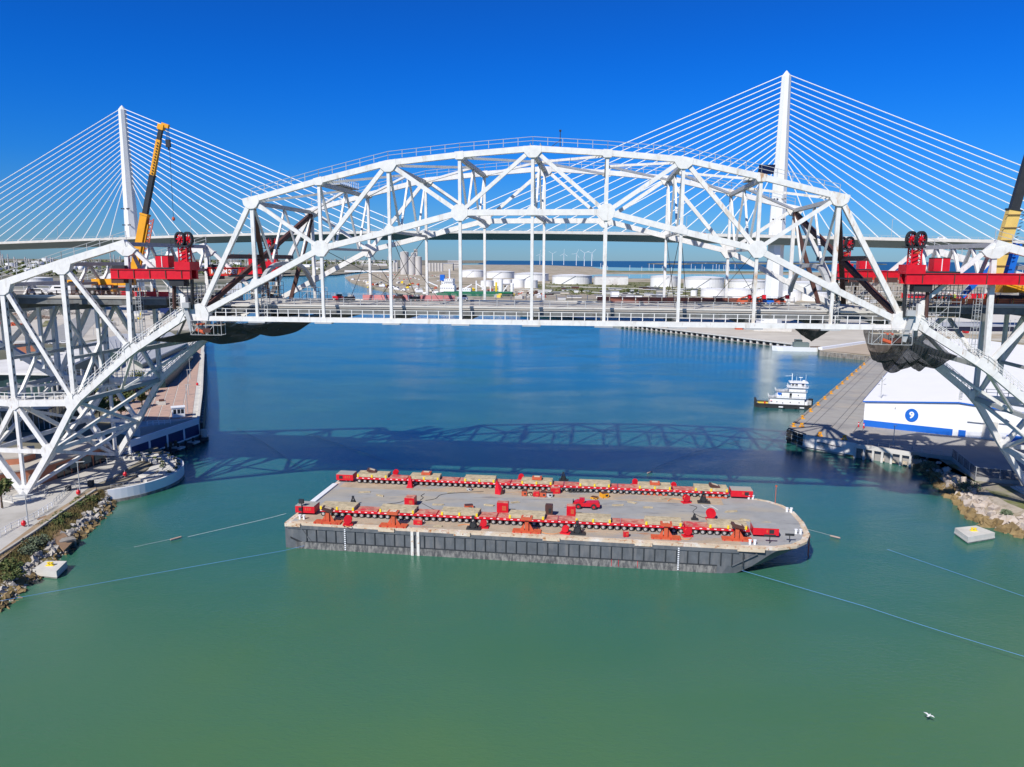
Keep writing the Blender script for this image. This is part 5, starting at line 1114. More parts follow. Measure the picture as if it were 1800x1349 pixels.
# ------------------------------------------------------------------ mobile cranes
def wheels(t, xs, r, wd, z=0, mt=m_tyre):
    for x in xs:
        for y in (-1, 1):
            w_ = MB().tube((x, y*(wd/2-.22), z+r), (x, y*(wd/2+.12), z+r), r, 14).build('wheel', mt, t, local=True); MB().tube((x, y*(wd/2-.1), z+r), (x, y*(wd/2+.15), z+r), r*.5, 8).build('rim', m_rim, w_, local=True)
def carrier(t, L, body, cab, flip=1):
    MB().box((0, 0, 1.25), (L, 2.8, .7)).build('chassis', m_dark, t, local=True)
    wheels(t, [L*k for k in (-.40, -.28, -.10, .03, .20, .33)], .68, 2.8)
    c = MB().extr([(L/2*flip, -1.35, .7), (L/2*flip, -1.35, 2.1), ((L/2-.4)*flip, -1.35, 3.2), ((L/2-2.4)*flip, -1.35, 3.2), ((L/2-2.4)*flip, -1.35, .7)], (0, 2.7, 0)).build('cab', cab, t, local=True)
    MB().box(((L/2-1.4)*flip, 0, 2.55), (1.3, 2.76, .7)).build('side_window', m_bwin, c, local=True); MB().extr([((L/2+.03)*flip, -1.2, 2.1), ((L/2-.33)*flip, -1.2, 3.1), ((L/2-.33)*flip, 1.2, 3.1), ((L/2+.03)*flip, 1.2, 2.1)], (.05*flip, 0, .02)).build('windscreen', m_bwin, c, local=True)
    MB().box((L*.08*flip, 0, 1.9), (L*.5, 2.5, .6)).build('engine_deck', m_grey, t, local=True)
    MB().box((-L*.08*flip, 0, 2.8), (L*.38, 2.6, 1.3)).build('superstructure', body, t, local=True)
    MB().box((-L*.36*flip, 0, 2.9), (L*.16, 2.7, 1.6)).build('counterweight', body, t, local=True)
    for x in (-L*.2, L*.25):
        MB().box((x, 0, 1.0), (.5, 5.6, .4)).build('outrigger', body, t, local=True)
    mb = MB()
    for k in range(4): mb.beam((-L*.1+k*1.6, -1.45, 1.7), (-L*.1+k*1.6, -1.45, 2.3), .08, .08)
    mb.beam((-L*.1, -1.45, 2.3), (-L*.1+4.8, -1.45, 2.3), .07, .07); mb.build('handrail', m_orange, t, local=True)
def boom(t, pts, segs):
    """pts: axis points; segs: (f0,f1,width,depth,mat)"""
    a, b = pts; d = (b-a).normalized(); up = N_.cross(d)
    for f0, f1, w0_, d0_, mt in segs: MB().beam(a.lerp(b, f0), a.lerp(b, f1), w0_, d0_, up=up).build('boom_section', mt, t)
WC = 11.0
base = inpl(236, 482, WC); tip = inpl(284.5, 219, WC)
t = thing('mobile_crane', 'yellow mobile crane on the left approach deck with its boom raised almost upright', 'mobile crane', B(-2.95, WC, 45.2), -TH)
carrier(t, 15.5, m_yel, m_yel, -1)
t2 = thing('crane_boom', 'telescopic yellow and black boom of the left mobile crane rising above the truss', 'crane boom', base); 
boom(t2, (base, tip), [(0, .40, 1.2, 1.55, m_yel), (.40, .412, 1.4, 1.75, m_yel), (.30, .66, .85, 1.02, m_dark), (.66, .67, 1.0, 1.2, m_dark), (.67, .90, .75, .95, m_yel), (.66, .97, .65, .82, m_dark), (.965, 1.0, .95, 1.3, m_yel)])
for k in range(12): p_ = base.lerp(tip, .68+k*.018); MB().beam(p_-N_*.5, p_-N_*.5+E_*.3, .05, .3).build('boom_marking', m_dark, t2)
dd = (tip-base).normalized()
mb = MB(); q0 = base+E_*1.5
for k in range(14):
    z0 = q0+dd*(k*.85); mb.beam(z0-E_*.5, z0+dd*.85+E_*.6, .12, .12); mb.beam(z0+E_*.6, z0+dd*.85-E_*.5, .12, .12)
for e in (-.5, .6): mb.beam(q0+E_*e, q0+dd*12+E_*e, .15, .15)
mb.build('lattice_jib', m_orange, t2)
MB().beam(tip, tip+E_*1.5-Z_*.5, .6, .8).build('boom_head', m_yel, t2)
hk = tip+E_*1.1-Z_*3.2; mb = MB()
for e in (-.3, 0, .3): mb.tube(tip+E_*(1.1+e), hk+E_*e, .05, 4)
mb.build('hoist_rope', m_wrope, t2); MB().box(hk-Z_*.6, (.9, .5, 1.5), -TH).build('hook_block', m_dark, t2); MB().tube(hk-Z_*1.3, hk-Z_*1.9, .15, 6).build('hook', m_dark, t2)
b_ = inpl(305, 385, WC); MB().tube(tip+E_*1.4, b_, .045, 4).build('hoist_rope', m_wrope, t2); MB().ball(b_, .35, 8, (1, 1, 1.3)).build('ball_hook', m_orange, t2)
MB().beam(inpl(243, 482, WC), base.lerp(tip, .34)+E_*1.0, .5, .5).build('luffing_ram', m_yel, t2)
base = inpl(1746, 492, WC); tip = inpl(1820, 240, WC)
t = thing('mobile_crane', 'dark and yellow mobile crane on the right approach deck', 'mobile crane', B(10.9, WC-2, 45.2), -TH)
carrier(t, 15.5, m_yel, m_dark, 1)
t2 = thing('crane_boom', 'tan yellow and black crane boom cut off by the right picture edge', 'crane boom', base)
boom(t2, (base, tip), [(0, .49, 1.4, 2.1, M('sun_faded_yellow_paint', (.72, .50, .14), .5, var=.1)), (.49, .50, 1.6, 2.4, m_dark), (.5, .98, 1.0, 1.6, m_dark)])
for k in range(5): p_ = base.lerp(tip, .1+k*.09); MB().beam(p_-E_*1.6-N_*.9, p_+E_*1.6-N_*.9, .12, .12).build('boom_collar', m_brown, t2)
for k in range(9): p_ = base.lerp(tip, .30+.025*k)+E_*1.7; MB().beam(p_, p_+E_*.5+Z_*.2, .1, .12).build('cable_guide', m_dark, t2)
t3 = thing('crane_boom', 'blue crane jib lying low behind the near right gantry beam', 'crane boom', inpl(1700, 520, 16)); MB().beam(inpl(1690, 522, 16), inpl(1745, 468, 16), .8, .9).build('boom_section', m_blue, t3); MB().beam(inpl(1762, 500, 16), inpl(1784, 428, 16), 1.2, 2.2).build('boom_section', m_blue, t3)
car('pickup_truck', m_cwhite, B(-3.55, 9, 45.2), -TH, 'white pickup truck on the left deck behind the crane carrier', 5.4, None, True, 'pickup truck')
car('pickup_truck', m_cwhite, B(-3.9, 8, 45.2), -TH, 'second white pickup on the left deck nearer the picture edge', 5.4, None, False, 'pickup truck')
car('van', m_cwhite, B(11.4, 7, 45.2), -TH, 'white van on the right approach deck', 5.6, None, True, 'van')
# red barriers and deck-side gear
m_barr = M('orange_barrier_mesh', (.80, .20, .08), .8, var=.1)
for nm, ia, ib, wd, z, mt, l in (('safety_fence', -2.3, -1.5, 3.9, 45.25, m_red, 'dark red mesh barrier round the cut deck end on the left'), ('safety_fence', 9.62, 10.6, 3.9, 45.25, m_barr, 'orange and red mesh barrier round the cut deck end on the right'), ('safety_fence', -4.6, -3.3, BW-4.5, 45.3, m_barr, 'orange mesh barrier along the far side of the left deck'), ('safety_fence', 9.6, 11, BW-4.5, 45.3, m_red, 'red mesh barrier along the far side of the right deck'), ('safety_fence', 8.8, 10.3, BW-4.5, 48.5, m_brown, 'brown barrier wall behind the far right gantry')):
    t = thing(nm, l, 'safety fence', B((ia+ib)/2, wd, z)); n = max(3, round(abs(ib-ia)*5)); mb = MB()
    for k in range(n):
        MB().beam(B(ia+(ib-ia)*k/n+.01, wd, z+.6), B(ia+(ib-ia)*(k+.9)/n, wd, z+.6), .05, 1.0).build('panel', mt, t); p_ = B(ia+(ib-ia)*k/n, wd, z); MB().beam(p_, p_+Z_*1.3, .09, .09, up=N_).build('post', m_yel if mt is m_barr else m_orange, t)
m_lift = [m_orange, m_red, m_blue]
for k, (x, w_, mt, l) in enumerate([(7.15, BW-8, m_orange, 'orange boom lift folded on the far side of the arch deck'), (7.35, BW-9, m_orange, 'second orange lift beside the first on the arch deck'), (7.55, BW-8, m_blue, 'small blue compressor beside the orange lifts'), (7.7, BW-9, m_orange, 'third orange lift nearest the right end of the arch deck'), (.6, BW-7, m_red, 'red machine low on the left end of the arch deck'), (.85, BW-9, m_dark, 'black generator beside the red machine on the arch deck'), (1.9, BW-6, m_dark, 'black drum at the far fence of the arch deck'), (2.7, BW-6, m_wwall, 'white tank trailer at the far kerb of the arch deck'), (1.6, BW-5, m_brown, 'small brown crate by the faded red mesh')]):
    c = B(x, w_, DZ+.02); t = thing('deck_machine', l, 'machine', c, -TH)
    MB().box((0, 0, .7), (2.1, 1.4, .7)).build('body', mt, t, local=True); MB().box((.3, 0, 1.25), (1.1, 1.0, .4)).build('cover', m_dark if mt is not m_dark else m_grey, t, local=True); wheels(t, (-.7, .7), .35, 1.4)
    if mt is m_orange: MB().beam((-.9, 0, 1.2), (1.2, 0, 1.9), .25, .25).build('arm', mt, t, local=True); MB().box((1.5, 0, 1.8), (.7, .9, .8)).build('basket', m_red, t, local=True)
# ------------------------------------------------------------------ workers
def person_mesh():
    vs = [(0, 0, .95), (0, 0, 1.2), (0, 0, 1.45), (0, 0, 1.56), (0, -.01, 1.70), (-.20, 0, 1.43), (-.27, 0, 1.15), (-.24, -.16, .95), (-.22, -.2, .86), (.20, 0, 1.43), (.27, 0, 1.15), (.24, -.16, .95), (.22, -.2, .86), (-.1, 0, .88), (-.11, -.03, .48), (-.12, .02, .08), (-.12, -.14, .04), (.1, 0, .88), (.12, -.05, .48), (.13, .04, .08), (.13, -.12, .04)]
    es = [(0, 1), (1, 2), (2, 3), (3, 4), (2, 5), (5, 6), (6, 7), (7, 8), (2, 9), (9, 10), (10, 11), (11, 12), (0, 13), (13, 14), (14, 15), (15, 16), (0, 17), (17, 18), (18, 19), (19, 20)]
    rs = [.15, .15, .16, .06, .11, .08, .055, .045, .045, .08, .055, .045, .045, .10, .075, .055, .05, .10, .075, .055, .05]
    me = bpy.data.meshes.new('person'); me.from_pydata(vs, es, []); o = bpy.data.objects.new('person', me); C.objects.link(o)
    md = o.modifiers.new('skin', 'SKIN'); sv = me.skin_vertices[0].data
    for k, r in enumerate(rs): sv[k].radius = (r, r*.8)
    sv[0].use_root = True
    o.modifiers.new('sub', 'SUBSURF').levels = 1
    r = bpy.data.meshes.new_from_object(o.evaluated_get(bpy.context.evaluated_depsgraph_get())); bpy.data.objects.remove(o); return r
pm = person_mesh(); variants = {}
def person(p, rz, vest, hat, label, sc=1.1):
    key = vest.name
    if key not in variants:
        me = pm.copy(); me.materials.clear()
        for mm in (m_jean, vest, m_skin): me.materials.append(mm)
        for f in me.polygons: z = f.center.z; f.material_index = 0 if z < .93 and abs(f.center.x) < .2 else (2 if z > 1.5 or (abs(f.center.x) > .18 and z < 1.0) else 1)
        variants[key] = me
    t = ob('person', variants[key], None, p, (0, 0, rz)); t.scale = (sc, sc, sc); tag(t, label, 'person', 'workers in high visibility vests')
    ob('helmet', MB().lathe((0, -.01, 1.73), [(.15, 0), (.135, .06), (.09, .12), (.01, .15)], 10).mesh('helmet', hat), t)
    return t
m_hat = M('white_hard_hat', (.8, .8, .8), .4, var=.02)
W_LIST = [(245, 516, 6, m_vest, m_hat, 'worker in orange vest and white helmet behind the left cut deck end'), (272, 517, 5, m_vest, m_blue, 'worker in orange vest and blue helmet bending near the left barrier'), (1638, 516, 6, m_vest, m_hat, 'worker in orange vest leftmost of the group by the right barrier'), (1646, 516, 7, m_vest, m_hat, 'second worker in orange vest by the right barrier'), (1660, 516, 6, m_lime, m_hat, 'worker in lime vest leftmost lime one by the right barrier'), (1667, 516, 8, m_jean, m_hat, 'worker in dark blue jacket by the right barrier'), (1671, 516, 6, m_vest, m_hat, 'worker in red orange vest beside the dark jacket on the right deck'), (1678, 516, 6, m_lime, m_hat, 'worker in lime vest in the middle of the right group'), (1719, 516, 5, m_lime, m_hat, 'worker in lime vest standing before the dark crane carrier'), (1735, 516, 6, m_vest, m_hat, 'worker rightmost of the group before the crane'), (326, 560, 1, m_vest, m_hat, 'worker in orange by the left lower chord stair')]
for x, y, wd, ve, ha, l in W_LIST[:-1]:
    p_ = inpl(x, y, wd); person((p_.x, p_.y, 45.22), random.uniform(-1, 1), ve, ha, l, 1.15)
# ================================================================== LEFT WATERFRONT
def g2(pts, z): return [G(a, b, z) for a, b in pts]
def slab(name, pts, z, th, mt, parent=None, struct_=False):
    q = g2(pts, z); o = MB().extr([(p.x, p.y, z-th) for p in q], (0, 0, th)).build(name, mt, parent)
    if struct_: struct(o)
    return o
m_walk = M('pale_walkway_concrete', (.50, .48, .44), .9, var=.08, scale=.2, col2=(.40, .38, .34), thr=(.5, .66), s2=.1)
slab('promenade', [(-60, 1010), (14, 962), (60, 930), (110, 892), (160, 855), (200, 838), (262, 800), (232, 785), (130, 800), (-60, 880)], 2.86, .3, m_walk, None, True)
m_path = M('brown_earth_path', (.34, .25, .16), .95, var=.15, scale=.6)
slab('earth_path', [(-60, 1030), (0, 985), (90, 915), (172, 866), (168, 856), (85, 905), (0, 968), (-60, 1012)], 2.95, .2, m_path, None, True)
k0 = g2([(-40, 1002), (0, 974), (60, 935), (112, 898), (168, 861)], 3.1)
mb = MB()
for a, b in zip(k0, k0[1:]): mb.beam(a, b, .5, .4)
struct(mb.build('kerb', m_conc))
# bank below the path
edge = [(-60, 1120), (0, 1078), (42, 1042), (78, 1011), (122, 972), (146, 946), (170, 924), (198, 898), (205, 878)]
top_ = [(-60, 1020), (0, 980), (30, 962), (60, 940), (100, 912), (125, 894), (140, 884), (160, 870), (178, 862)]
ea = g2(edge, 0); ta = g2(top_, 2.8)
vs = []; fs = []; nv = 6
for a, b in zip(ea, ta):
    for k in range(nv+1):
        t = k/nv; p = a.lerp(b, t); vs.append(Vector((p.x, p.y, -.6+3.4*t**.7+random.uniform(-.15, .15))))
for j in range(len(ea)-1):
    for k in range(nv): i0 = j*(nv+1)+k; fs.append([i0, i0+1, i0+nv+2, i0+nv+1])
struct(MB().add(vs, fs).build('shore_bank', m_dry))
rr = random.Random(3)
rocks = [MB().rock((0, 0, 0), 1.0, rr).mesh('rock', m_rock) for _ in range(8)]; rocksw = [MB().rock((0, 0, 0), 1.0, rr).mesh('rock', m_rockw) for _ in range(6)]
def riprap(root, ea, ta, n, f0, f1, s0, s1, zf, skip=None, col=None):
    o0 = Vector(root.location)
    for k in range(n):
        u = rr.random()*(len(ea)-1); j = int(u); f = u-j; t = rr.uniform(f0, f1); a = ea[j].lerp(ea[min(j+1, len(ea)-1)], f); b = ta[j].lerp(ta[min(j+1, len(ta)-1)], f); p = a.lerp(b, t); z = zf(t)
        if skip and skip(j+f, t): continue
        s_ = rr.uniform(s0, s1); low = t < .22+.1*rr.random(); o = ob('rock', rr.choice(rocksw if low else (col or rocks)), root, Vector((p.x, p.y, z+s_*.15))-o0, (rr.uniform(0, 6), rr.uniform(0, 6), rr.uniform(0, 6)), (s_, s_*rr.uniform(.6, 1), s_*rr.uniform(.6, 1)))
rb = thing('riprap', 'loose grey boulders with brown waterline stones along the left bank below the path', 'boulders', ea[4])
riprap(rb, ea, ta, 290, -.06, .55, .45, 1.05, lambda t: -.5+3.2*max(0, t)**.8)
mb = MB()
for k in range(900):
    u = rr.random()*(len(ea)-1); j = int(u); f = u-j; t = rr.uniform(-.08, .5); p = ea[j].lerp(ea[j+1], f).lerp(ta[j].lerp(ta[j+1], f), t); mb.rock((p.x, p.y, -.5+3.2*max(0, t)**.8), rr.uniform(.2, .45), rr)
mb_o = mb.build('small_stones', m_rock, rb); stuff(mb_o)
def bush(c, r, n, size, label, mt=m_leaf, grp=None, flat=.55, name='shrub'):
    t = thing(name, label, 'shrub', c, 0, grp); mb = MB()
    for k in range(5): a = rr.uniform(0, 6.3); mb.tube((0, 0, -.2), (math.cos(a)*r*.5, math.sin(a)*r*.5, r*flat*.8), .05, 4)
    mb.build('stem', m_bark, t, local=True); mb = MB()
    for k in range(7): a = rr.uniform(0, 6.3); q = rr.uniform(0, .6)*r; leaf_cloud(mb, (math.cos(a)*q, math.sin(a)*q, r*flat*rr.uniform(.3, .7)), r*rr.uniform(.4, .7), n//7, size, rr, flat)
    mb.build('foliage', mt, t, local=True); return t
bs = [(152, 884, 2.6, 'dark green shrub nearest the round pier on the left bank'), (138, 893, 2.2, 'small green shrub second from the round pier'), (108, 915, 2.4, 'dark shrub in the middle of the left bank above the boulders'), (95, 924, 2.2, 'low dark shrub left of the middle on the bank'), (64, 958, 2.8, 'tangled grey green shrub above the brown ramp'), (50, 972, 2.4, 'grey green shrub left of the brown ramp'), (12, 1002, 2.6, 'bright green shrub at the left picture edge'), (20, 1018, 2.0, 'lower bright green shrub at the left edge')]
for x, y, r, l in bs: bush(G(x, y, 1.9), r, 700, .17, l, m_leafd if 'grey' in l else m_leaf)
mb = MB()
for k in range(9000):
    u = rr.random()*(len(ea)-1); j = int(u); f = u-j; t = rr.uniform(.5, 1.0); p = ea[j].lerp(ea[j+1], f).lerp(ta[j].lerp(ta[j+1], f), t); z = -.6+3.4*t**.7; h = rr.uniform(.25, .6); a = rr.uniform(0, 6.3); d = Vector((math.cos(a), math.sin(a), 0))*.06; q = Vector((p.x, p.y, z)); mb.add([q-d, q+d, q+Vector((rr.uniform(-.15, .15), rr.uniform(-.15, .15), h))], [[0, 1, 2]])
stuff(mb.build('dry_grass', m_dry))
# brown concrete ramp and culvert
t = thing('boat_ramp', 'rusty brown sloping culvert slab running down through the boulders', 'ramp', G(95, 945, 1))
q = g2([(66, 925), (82, 918), (128, 950), (112, 966)], 1.5); q[2].z = .9; q[3].z = .9; q[0].z = 2.6; q[1].z = 2.6
MB().extr(q, (0, 0, .35)).build('slab', M('rusty_brown_concrete', (.28, .18, .11), .9, var=.2, scale=1), t)
q = G(118, 958, .5); MB().box(q+Z_*.4, (2.6, 2.0, 1.5), .8).build('culvert_box', m_concd, t); MB().box(q+Vector((.7, -.6, .4)), (1.6, 1.1, 1.0), .8).build('culvert_mouth', m_dark, t)
# mooring caissons
def caisson(pts, label, cat='mooring block'):
    q = g2(pts, 1.3); c = sum(q, Vector())/4; t = thing('mooring_block', label, cat, (c.x, c.y, 0), 0, 'concrete mooring blocks')
    def sc(f): return [Vector((c.x+(p.x-c.x)*f, c.y+(p.y-c.y)*f, 0)) for p in q]
    MB().extr([p+Z_*.55 for p in sc(1)], (0, 0, .8)).build('block', m_concl, t); MB().extr([p+Z_*.25 for p in sc(1.025)], (0, 0, .28)).build('ledge', m_concl, t); MB().extr([p-Z_*1 for p in sc(.96)], (0, 0, 1.25)).build('footing', m_concd, t)
    mb = MB(); cc = Vector((c.x, c.y, 1.35))
    for d in (-.28, .28): mb.lathe(cc+E_*d, [(.16, 0), (.16, .42), (.28, .45), (.28, .58), (.1, .6)], 10)
    mb.box(cc+Z_*.05, (1.3, .6, .1)); mb.build('bollard', m_yelb, t)
caisson([(57, 1001), (80, 986.5), (117.5, 987), (99, 1005)], 'square concrete mooring block with yellow bollard beside the left boulders'); caisson([(1678.5, 928.5), (1716, 924.5), (1749, 937), (1702, 945)], 'square concrete mooring block with yellow bollard in the water at right')
# ------------------------------------------------------------------ round pier
pc = Vector((-97, 171.5, 0)); RP = 17.2
t = thing('round_pier', 'round white walled pier with terraces and planters jutting into the channel at left', 'pier', pc)
def arc(mb, r0, r1, z0, z1, a0, a1, n=40):
    vs = []; fs = []
    for k in range(n+1):
        a = a0+(a1-a0)*k/n; c_, s_ = math.cos(a), math.sin(a); vs += [(r0*c_, r0*s_, z0), (r1*c_, r1*s_, z0), (r1*c_, r1*s_, z1), (r0*c_, r0*s_, z1)]
    for k in range(n):
        for j in range(4): fs.append([k*4+j, k*4+(j+1) % 4, (k+1)*4+(j+1) % 4, (k+1)*4+j])
    fs += [[0, 1, 2, 3], [n*4+3, n*4+2, n*4+1, n*4]]; return mb.add(vs, fs)
arc(MB(), RP-.5, RP, .7, 2.95, -1.05, 1.95).build('wall', m_wwall, t, local=True); arc(MB(), RP-.8, RP+.05, -1.5, .7, -1.15, 2.1).build('footing', m_concd, t, local=True)
MB().lathe((0, 0, 0), [(RP-.6, -2), (RP-.6, 2.3)], 60).build('pier_deck', m_walk, t, local=True)
for k, (r0, r1, z, a0, a1) in enumerate([(13.2, 15.4, 3.0, -.5, 1.9), (9.5, 12.0, 2.8, -.3, 1.8), (5.5, 8.2, 2.6, -.2, 1.6)]):
    arc(MB(), r0, r1, 2.3, z, a0, a1).build('terrace_step', m_concl, t, local=True)
arc(MB(), 15.7, 16.6, 2.3, 3.1, -.2, 1.75).build('planter', m_concl, t, local=True); arc(MB(), 12.2, 13.0, 2.3, 3.2, .1, 1.6).build('planter', m_concl, t, local=True)
for k in range(16):
    r = 16.1 if k < 9 else 12.6; a = -.1+.21*k if k < 9 else .2+.2*(k-9); mb = MB(); leaf_cloud(mb, (r*math.cos(a), r*math.sin(a), 3.3 if k < 9 else 3.4), .6, 60, .13, rr, .7); mb.build('planting', m_leaf, t, local=True)
for r, a0, a1 in ((14.6, -1.0, .2), (8.8, -1.5, -.1)):
    mb = MB(); K = 14
    for k in range(K):
        a = a0+(a1-a0)*k/K; b = a0+(a1-a0)*(k+1)/K; p = Vector((r*math.cos(a), r*math.sin(a), 2.3)); q = Vector((r*math.cos(b), r*math.sin(b), 2.3)); mb.beam(p, p+Z_*1.1, .06, .06, up=E_)
        for z in (.55, 1.1): mb.beam(p+Z_*z, q+Z_*z, .05, .05)
    mb.build('railing', m_grey, t, local=True)
for k in range(9): a = .7+k*.12; MB().box((11*math.cos(a), 11*math.sin(a), 3.1), (1.0, .5, .9), a).build('stone_bench', m_concl, t, local=True)
# piles behind the round pier
for k in range(7):
    p = G(255+k*9, 795-k*2.2, 1.5); o = MB().tube((0, 0, -2), (0, 0, 2.6), .45, 8).build('timber_pile', m_bark if k else m_conc, local=True); o.location = (p.x, p.y, 0); tag(o, 'dark mooring pile in the row behind the round pier', 'pile', 'piles behind the round pier')
# pier base surrounds
for i, w_, l in ((-4, 0, 'octagonal concrete plinth under the near left pier foot'), (-4, BW, 'concrete plinth under the far left pier foot on the round pier')):
    c = B(i, w_, 0); t = thing('pier_plinth', l, 'plinth', c); MB().lathe((0, 0, 0), [(4.4, 2.8), (4.2, 3.0)], 8).build('base', m_concl, t, local=True); MB().box((0, 0, 2.6), (3.6, 3.6, .6), -TH).build('pedestal', m_concl, t, local=True)
    mb = MB()
    for k in range(8):
        a = math.pi/4*k; p = Vector((4.2*math.cos(a), 4.2*math.sin(a), 3)); q = Vector((4.2*math.cos(a+.785), 4.2*math.sin(a+.785), 3)); mb.beam(p, p+Z_*1.2, .1, .1, up=E_); mb.beam(p+Z_*1.2, q+Z_*1.2, .08, .08); mb.beam(p+Z_*.6, q+Z_*.6, .06, .06)
    mb.build('railing', m_grey, t, local=True)
# lamp posts and red lanterns
def lamp(x, y, h, label, grp='lamp posts on the left waterfront', z=2.9, arm_=1.6):
    p = G(x, y, z); t = thing('lamp_post', label, 'lamp post', (p.x, p.y, z), 0, grp); MB().tube((0, 0, 0), (0, 0, h), .13, 6, r2=.08).build('pole', m_grey, t, local=True); MB().beam((-.3, 0, h), (arm_, 0, h+.15), .25, .12).build('lamp_head', m_grey, t, local=True)
lamp(50, 926, 6.2, 'grey lamp post beside the near pier foot'); lamp(141, 868, 7.0, 'grey lamp post with wide head near the start of the round pier'); lamp(330, 727, 9, 'slim lamp post at the quay edge by the white kiosk', z=5.6); lamp(332, 695, 9, 'slim lamp post on the pink plaza above the kiosk', z=5.6); lamp(335, 668, 9, 'slim lamp post on the pink plaza further back', z=5.6)
for x, y, l in ((42, 925, 'red lantern buoy hanging near the lamp by the near pier foot'), (138, 870, 'red lantern buoy beside the walkway lamp'), (220, 838, 'red lantern buoy on the round pier'), (347, 678, 'red lantern buoy at the plaza edge')):
    z = 3 if y > 700 else 5.6; p = G(x, y, z); t = thing('buoy', l, 'buoy', (p.x, p.y, z)); MB().lathe((0, 0, 0), [(.18, 0), (.42, .3), (.42, .8), (.18, 1.1)], 10).build('body', m_red, t, local=True); MB().tube((0, 0, 1.05), (0, 0, 1.5), .06, 5).build('eye', m_grey, t, local=True)
p = G(120, 862, 3); t = thing('bin', 'two black bins beside the walkway railing', 'bins', (p.x, p.y, 3)); MB().box((0, 0, .5), (.8, .8, 1.0)).build('bin', m_dark, t, local=True); MB().box((3.2, 3.2, .6), (1.0, 1, 1.2)).build('bin', m_dark, t, local=True)
mb = MB(); q = g2([(95, 888), (118, 866), (140, 852), (165, 842)], 2.9)
for a, b in zip(q, q[1:]): railing(mb, a, b, 1.1, 1.8, .05, .035)
tag(mb.build('railing', m_grey, loc=q[0]), 'thin grey railing along the walkway edge before the round pier', 'railing')
mb = MB(); q = g2([(-10, 948), (20, 930), (60, 912), (92, 892)], 2.9)
for a, b in zip(q, q[1:]): railing(mb, a, b, 1.1, 1.8, .05, .035)
tag(mb.build('railing', m_wwall, loc=q[0]), 'white railing along the walkway at the lower left edge', 'railing')
# ------------------------------------------------------------------ low terracotta gallery by the walkway
m_roofb = M('beige_flat_roof', (.48, .44, .38), .85, var=.08, scale=.3)
def volume(parent, pts, z0, z1, wallm, roofm, over=.4, name='roof'):
    q = g2(pts, z1); c = sum(q, Vector())/len(q)
    MB().extr([(p.x, p.y, z0) for p in q], (0, 0, z1-z0-.01)).build('wall', wallm, parent)
    MB().extr([(c.x+(p.x-c.x)*(1+over/10), c.y+(p.y-c.y)*(1+over/10), z1) for p in q], (0, 0, .35)).build(name, roofm, parent); return q
t = thing('gallery_building', 'low terracotta walled gallery with flat beige roof between the near pier foot and round pier', 'building', G(90, 815, 3))
q = volume(t, [(-60, 850), (8, 833), (68, 824), (186, 786), (172, 774), (120, 782), (50, 803), (-60, 822)], 2.9, 6.6, m_terra, m_roofb, .15)
q2 = volume(t, [(-30, 812), (34, 806), (62, 797), (60, 786), (20, 790), (-30, 797)], 6.6, 8.3, m_terra, m_roofb, .1)
for k in range(9):
    a = q[2].lerp(q[3], (k+.5)/9) if k > 1 else q[1].lerp(q[2], (k+.5)/2); nn = (q[3]-q[2]).cross(Z_).normalized(); a = Vector((a.x, a.y, 0))+nn*.06
    d = (q[3]-q[2]).normalized(); pts = [a-d*.9+Z_*2.9, a+d*.9+Z_*2.9, a+d*.9+Z_*4.7]+[a+d*.9*math.cos(th_)+Z_*(4.7+.9*math.sin(th_)) for th_ in (.6, 1.2, 1.9, 2.5)]+[a-d*.9+Z_*4.7]
    MB().extr(pts, nn*.05).build('arch_opening', m_bwin if k > 1 else m_roofb, t)
for k in range(4):
    a = q[2].lerp(q[3], .3+k*.19)+nn*.1; a.z = 5.0; MB().box(a, (2.6, .1, 1.7), math.atan2(d.y, d.x)).build('wall_panel', m_girder, t)
# ------------------------------------------------------------------ plaza and stage quay wall
PZ = 5.6
plz = [(246, 752), (347, 735), (353, 690), (358, 620), (361, 590), (330, 600), (250, 640), (180, 700), (200, 745)]
pq = g2(plz, PZ); struct(MB().extr([(p.x, p.y, -3) for p in pq], (0, 0, PZ+3)).build('plaza', m_concl))
m_pink = M('pink_paver', (.50, .34, .27), .9, var=.08, scale=.5, col2=(.42, .30, .25), thr=(.5, .65), s2=.3)
plp = bpy.data.objects.new('plaza_paving', None); C.objects.link(plp); plp.location = pq[0]; plp['kind'] = 'structure'
A0 = pq[1]; ax = (pq[3]-pq[1]).normalized(); ay = Vector((-ax.y, ax.x, 0)); pav = MB().box((0, 0, .04), (4.7, 2.9, .08)).mesh('paver', m_pink)
def inside(p, poly):
    c = False; n = len(poly)
    for i in range(n):
        a, b = poly[i], poly[(i+1) % n]
        if (a.y > p.y) != (b.y > p.y) and p.x < (b.x-a.x)*(p.y-a.y)/(b.y-a.y)+a.x: c = not c
    return c
cnt = 0
for i in range(40):
    for j in range(13):
        p = A0+ax*(2.8+i*5.0)+ay*(3.0+j*3.2); 
        if all(inside(p+ax*u+ay*v, pq) for u in (-2.4, 2.4) for v in (-1.5, 1.5)) and cnt < 290:
            cnt += 1; ob('paver', pav, plp, (p.x-pq[0].x, p.y-pq[0].y, 0), (0, 0, math.atan2(ax.y, ax.x)))
t = thing('quay_barrier', 'white quay barrier with navy blue panels at the corner of the plaza', 'quay wall', pq[1])
qa, qb = g2([(226, 776), (348, 736)], 6.4); d = (qb-qa).normalized(); L = (qb-qa).length; a_ = math.atan2(d.y, d.x); nn = d.cross(Z_).normalized(); mid = (qa+qb)/2
MB().box((mid.x, mid.y, 3.9), (L, .7, 5.2), a_).build('wall', m_wwall, t)
for k in range(4): c = qa.lerp(qb, (k+.5)/4)+nn*.38; MB().box((c.x, c.y, 3.3), (L/4-.9, .08, 3.0), a_).build('blue_panel', m_navy, t)
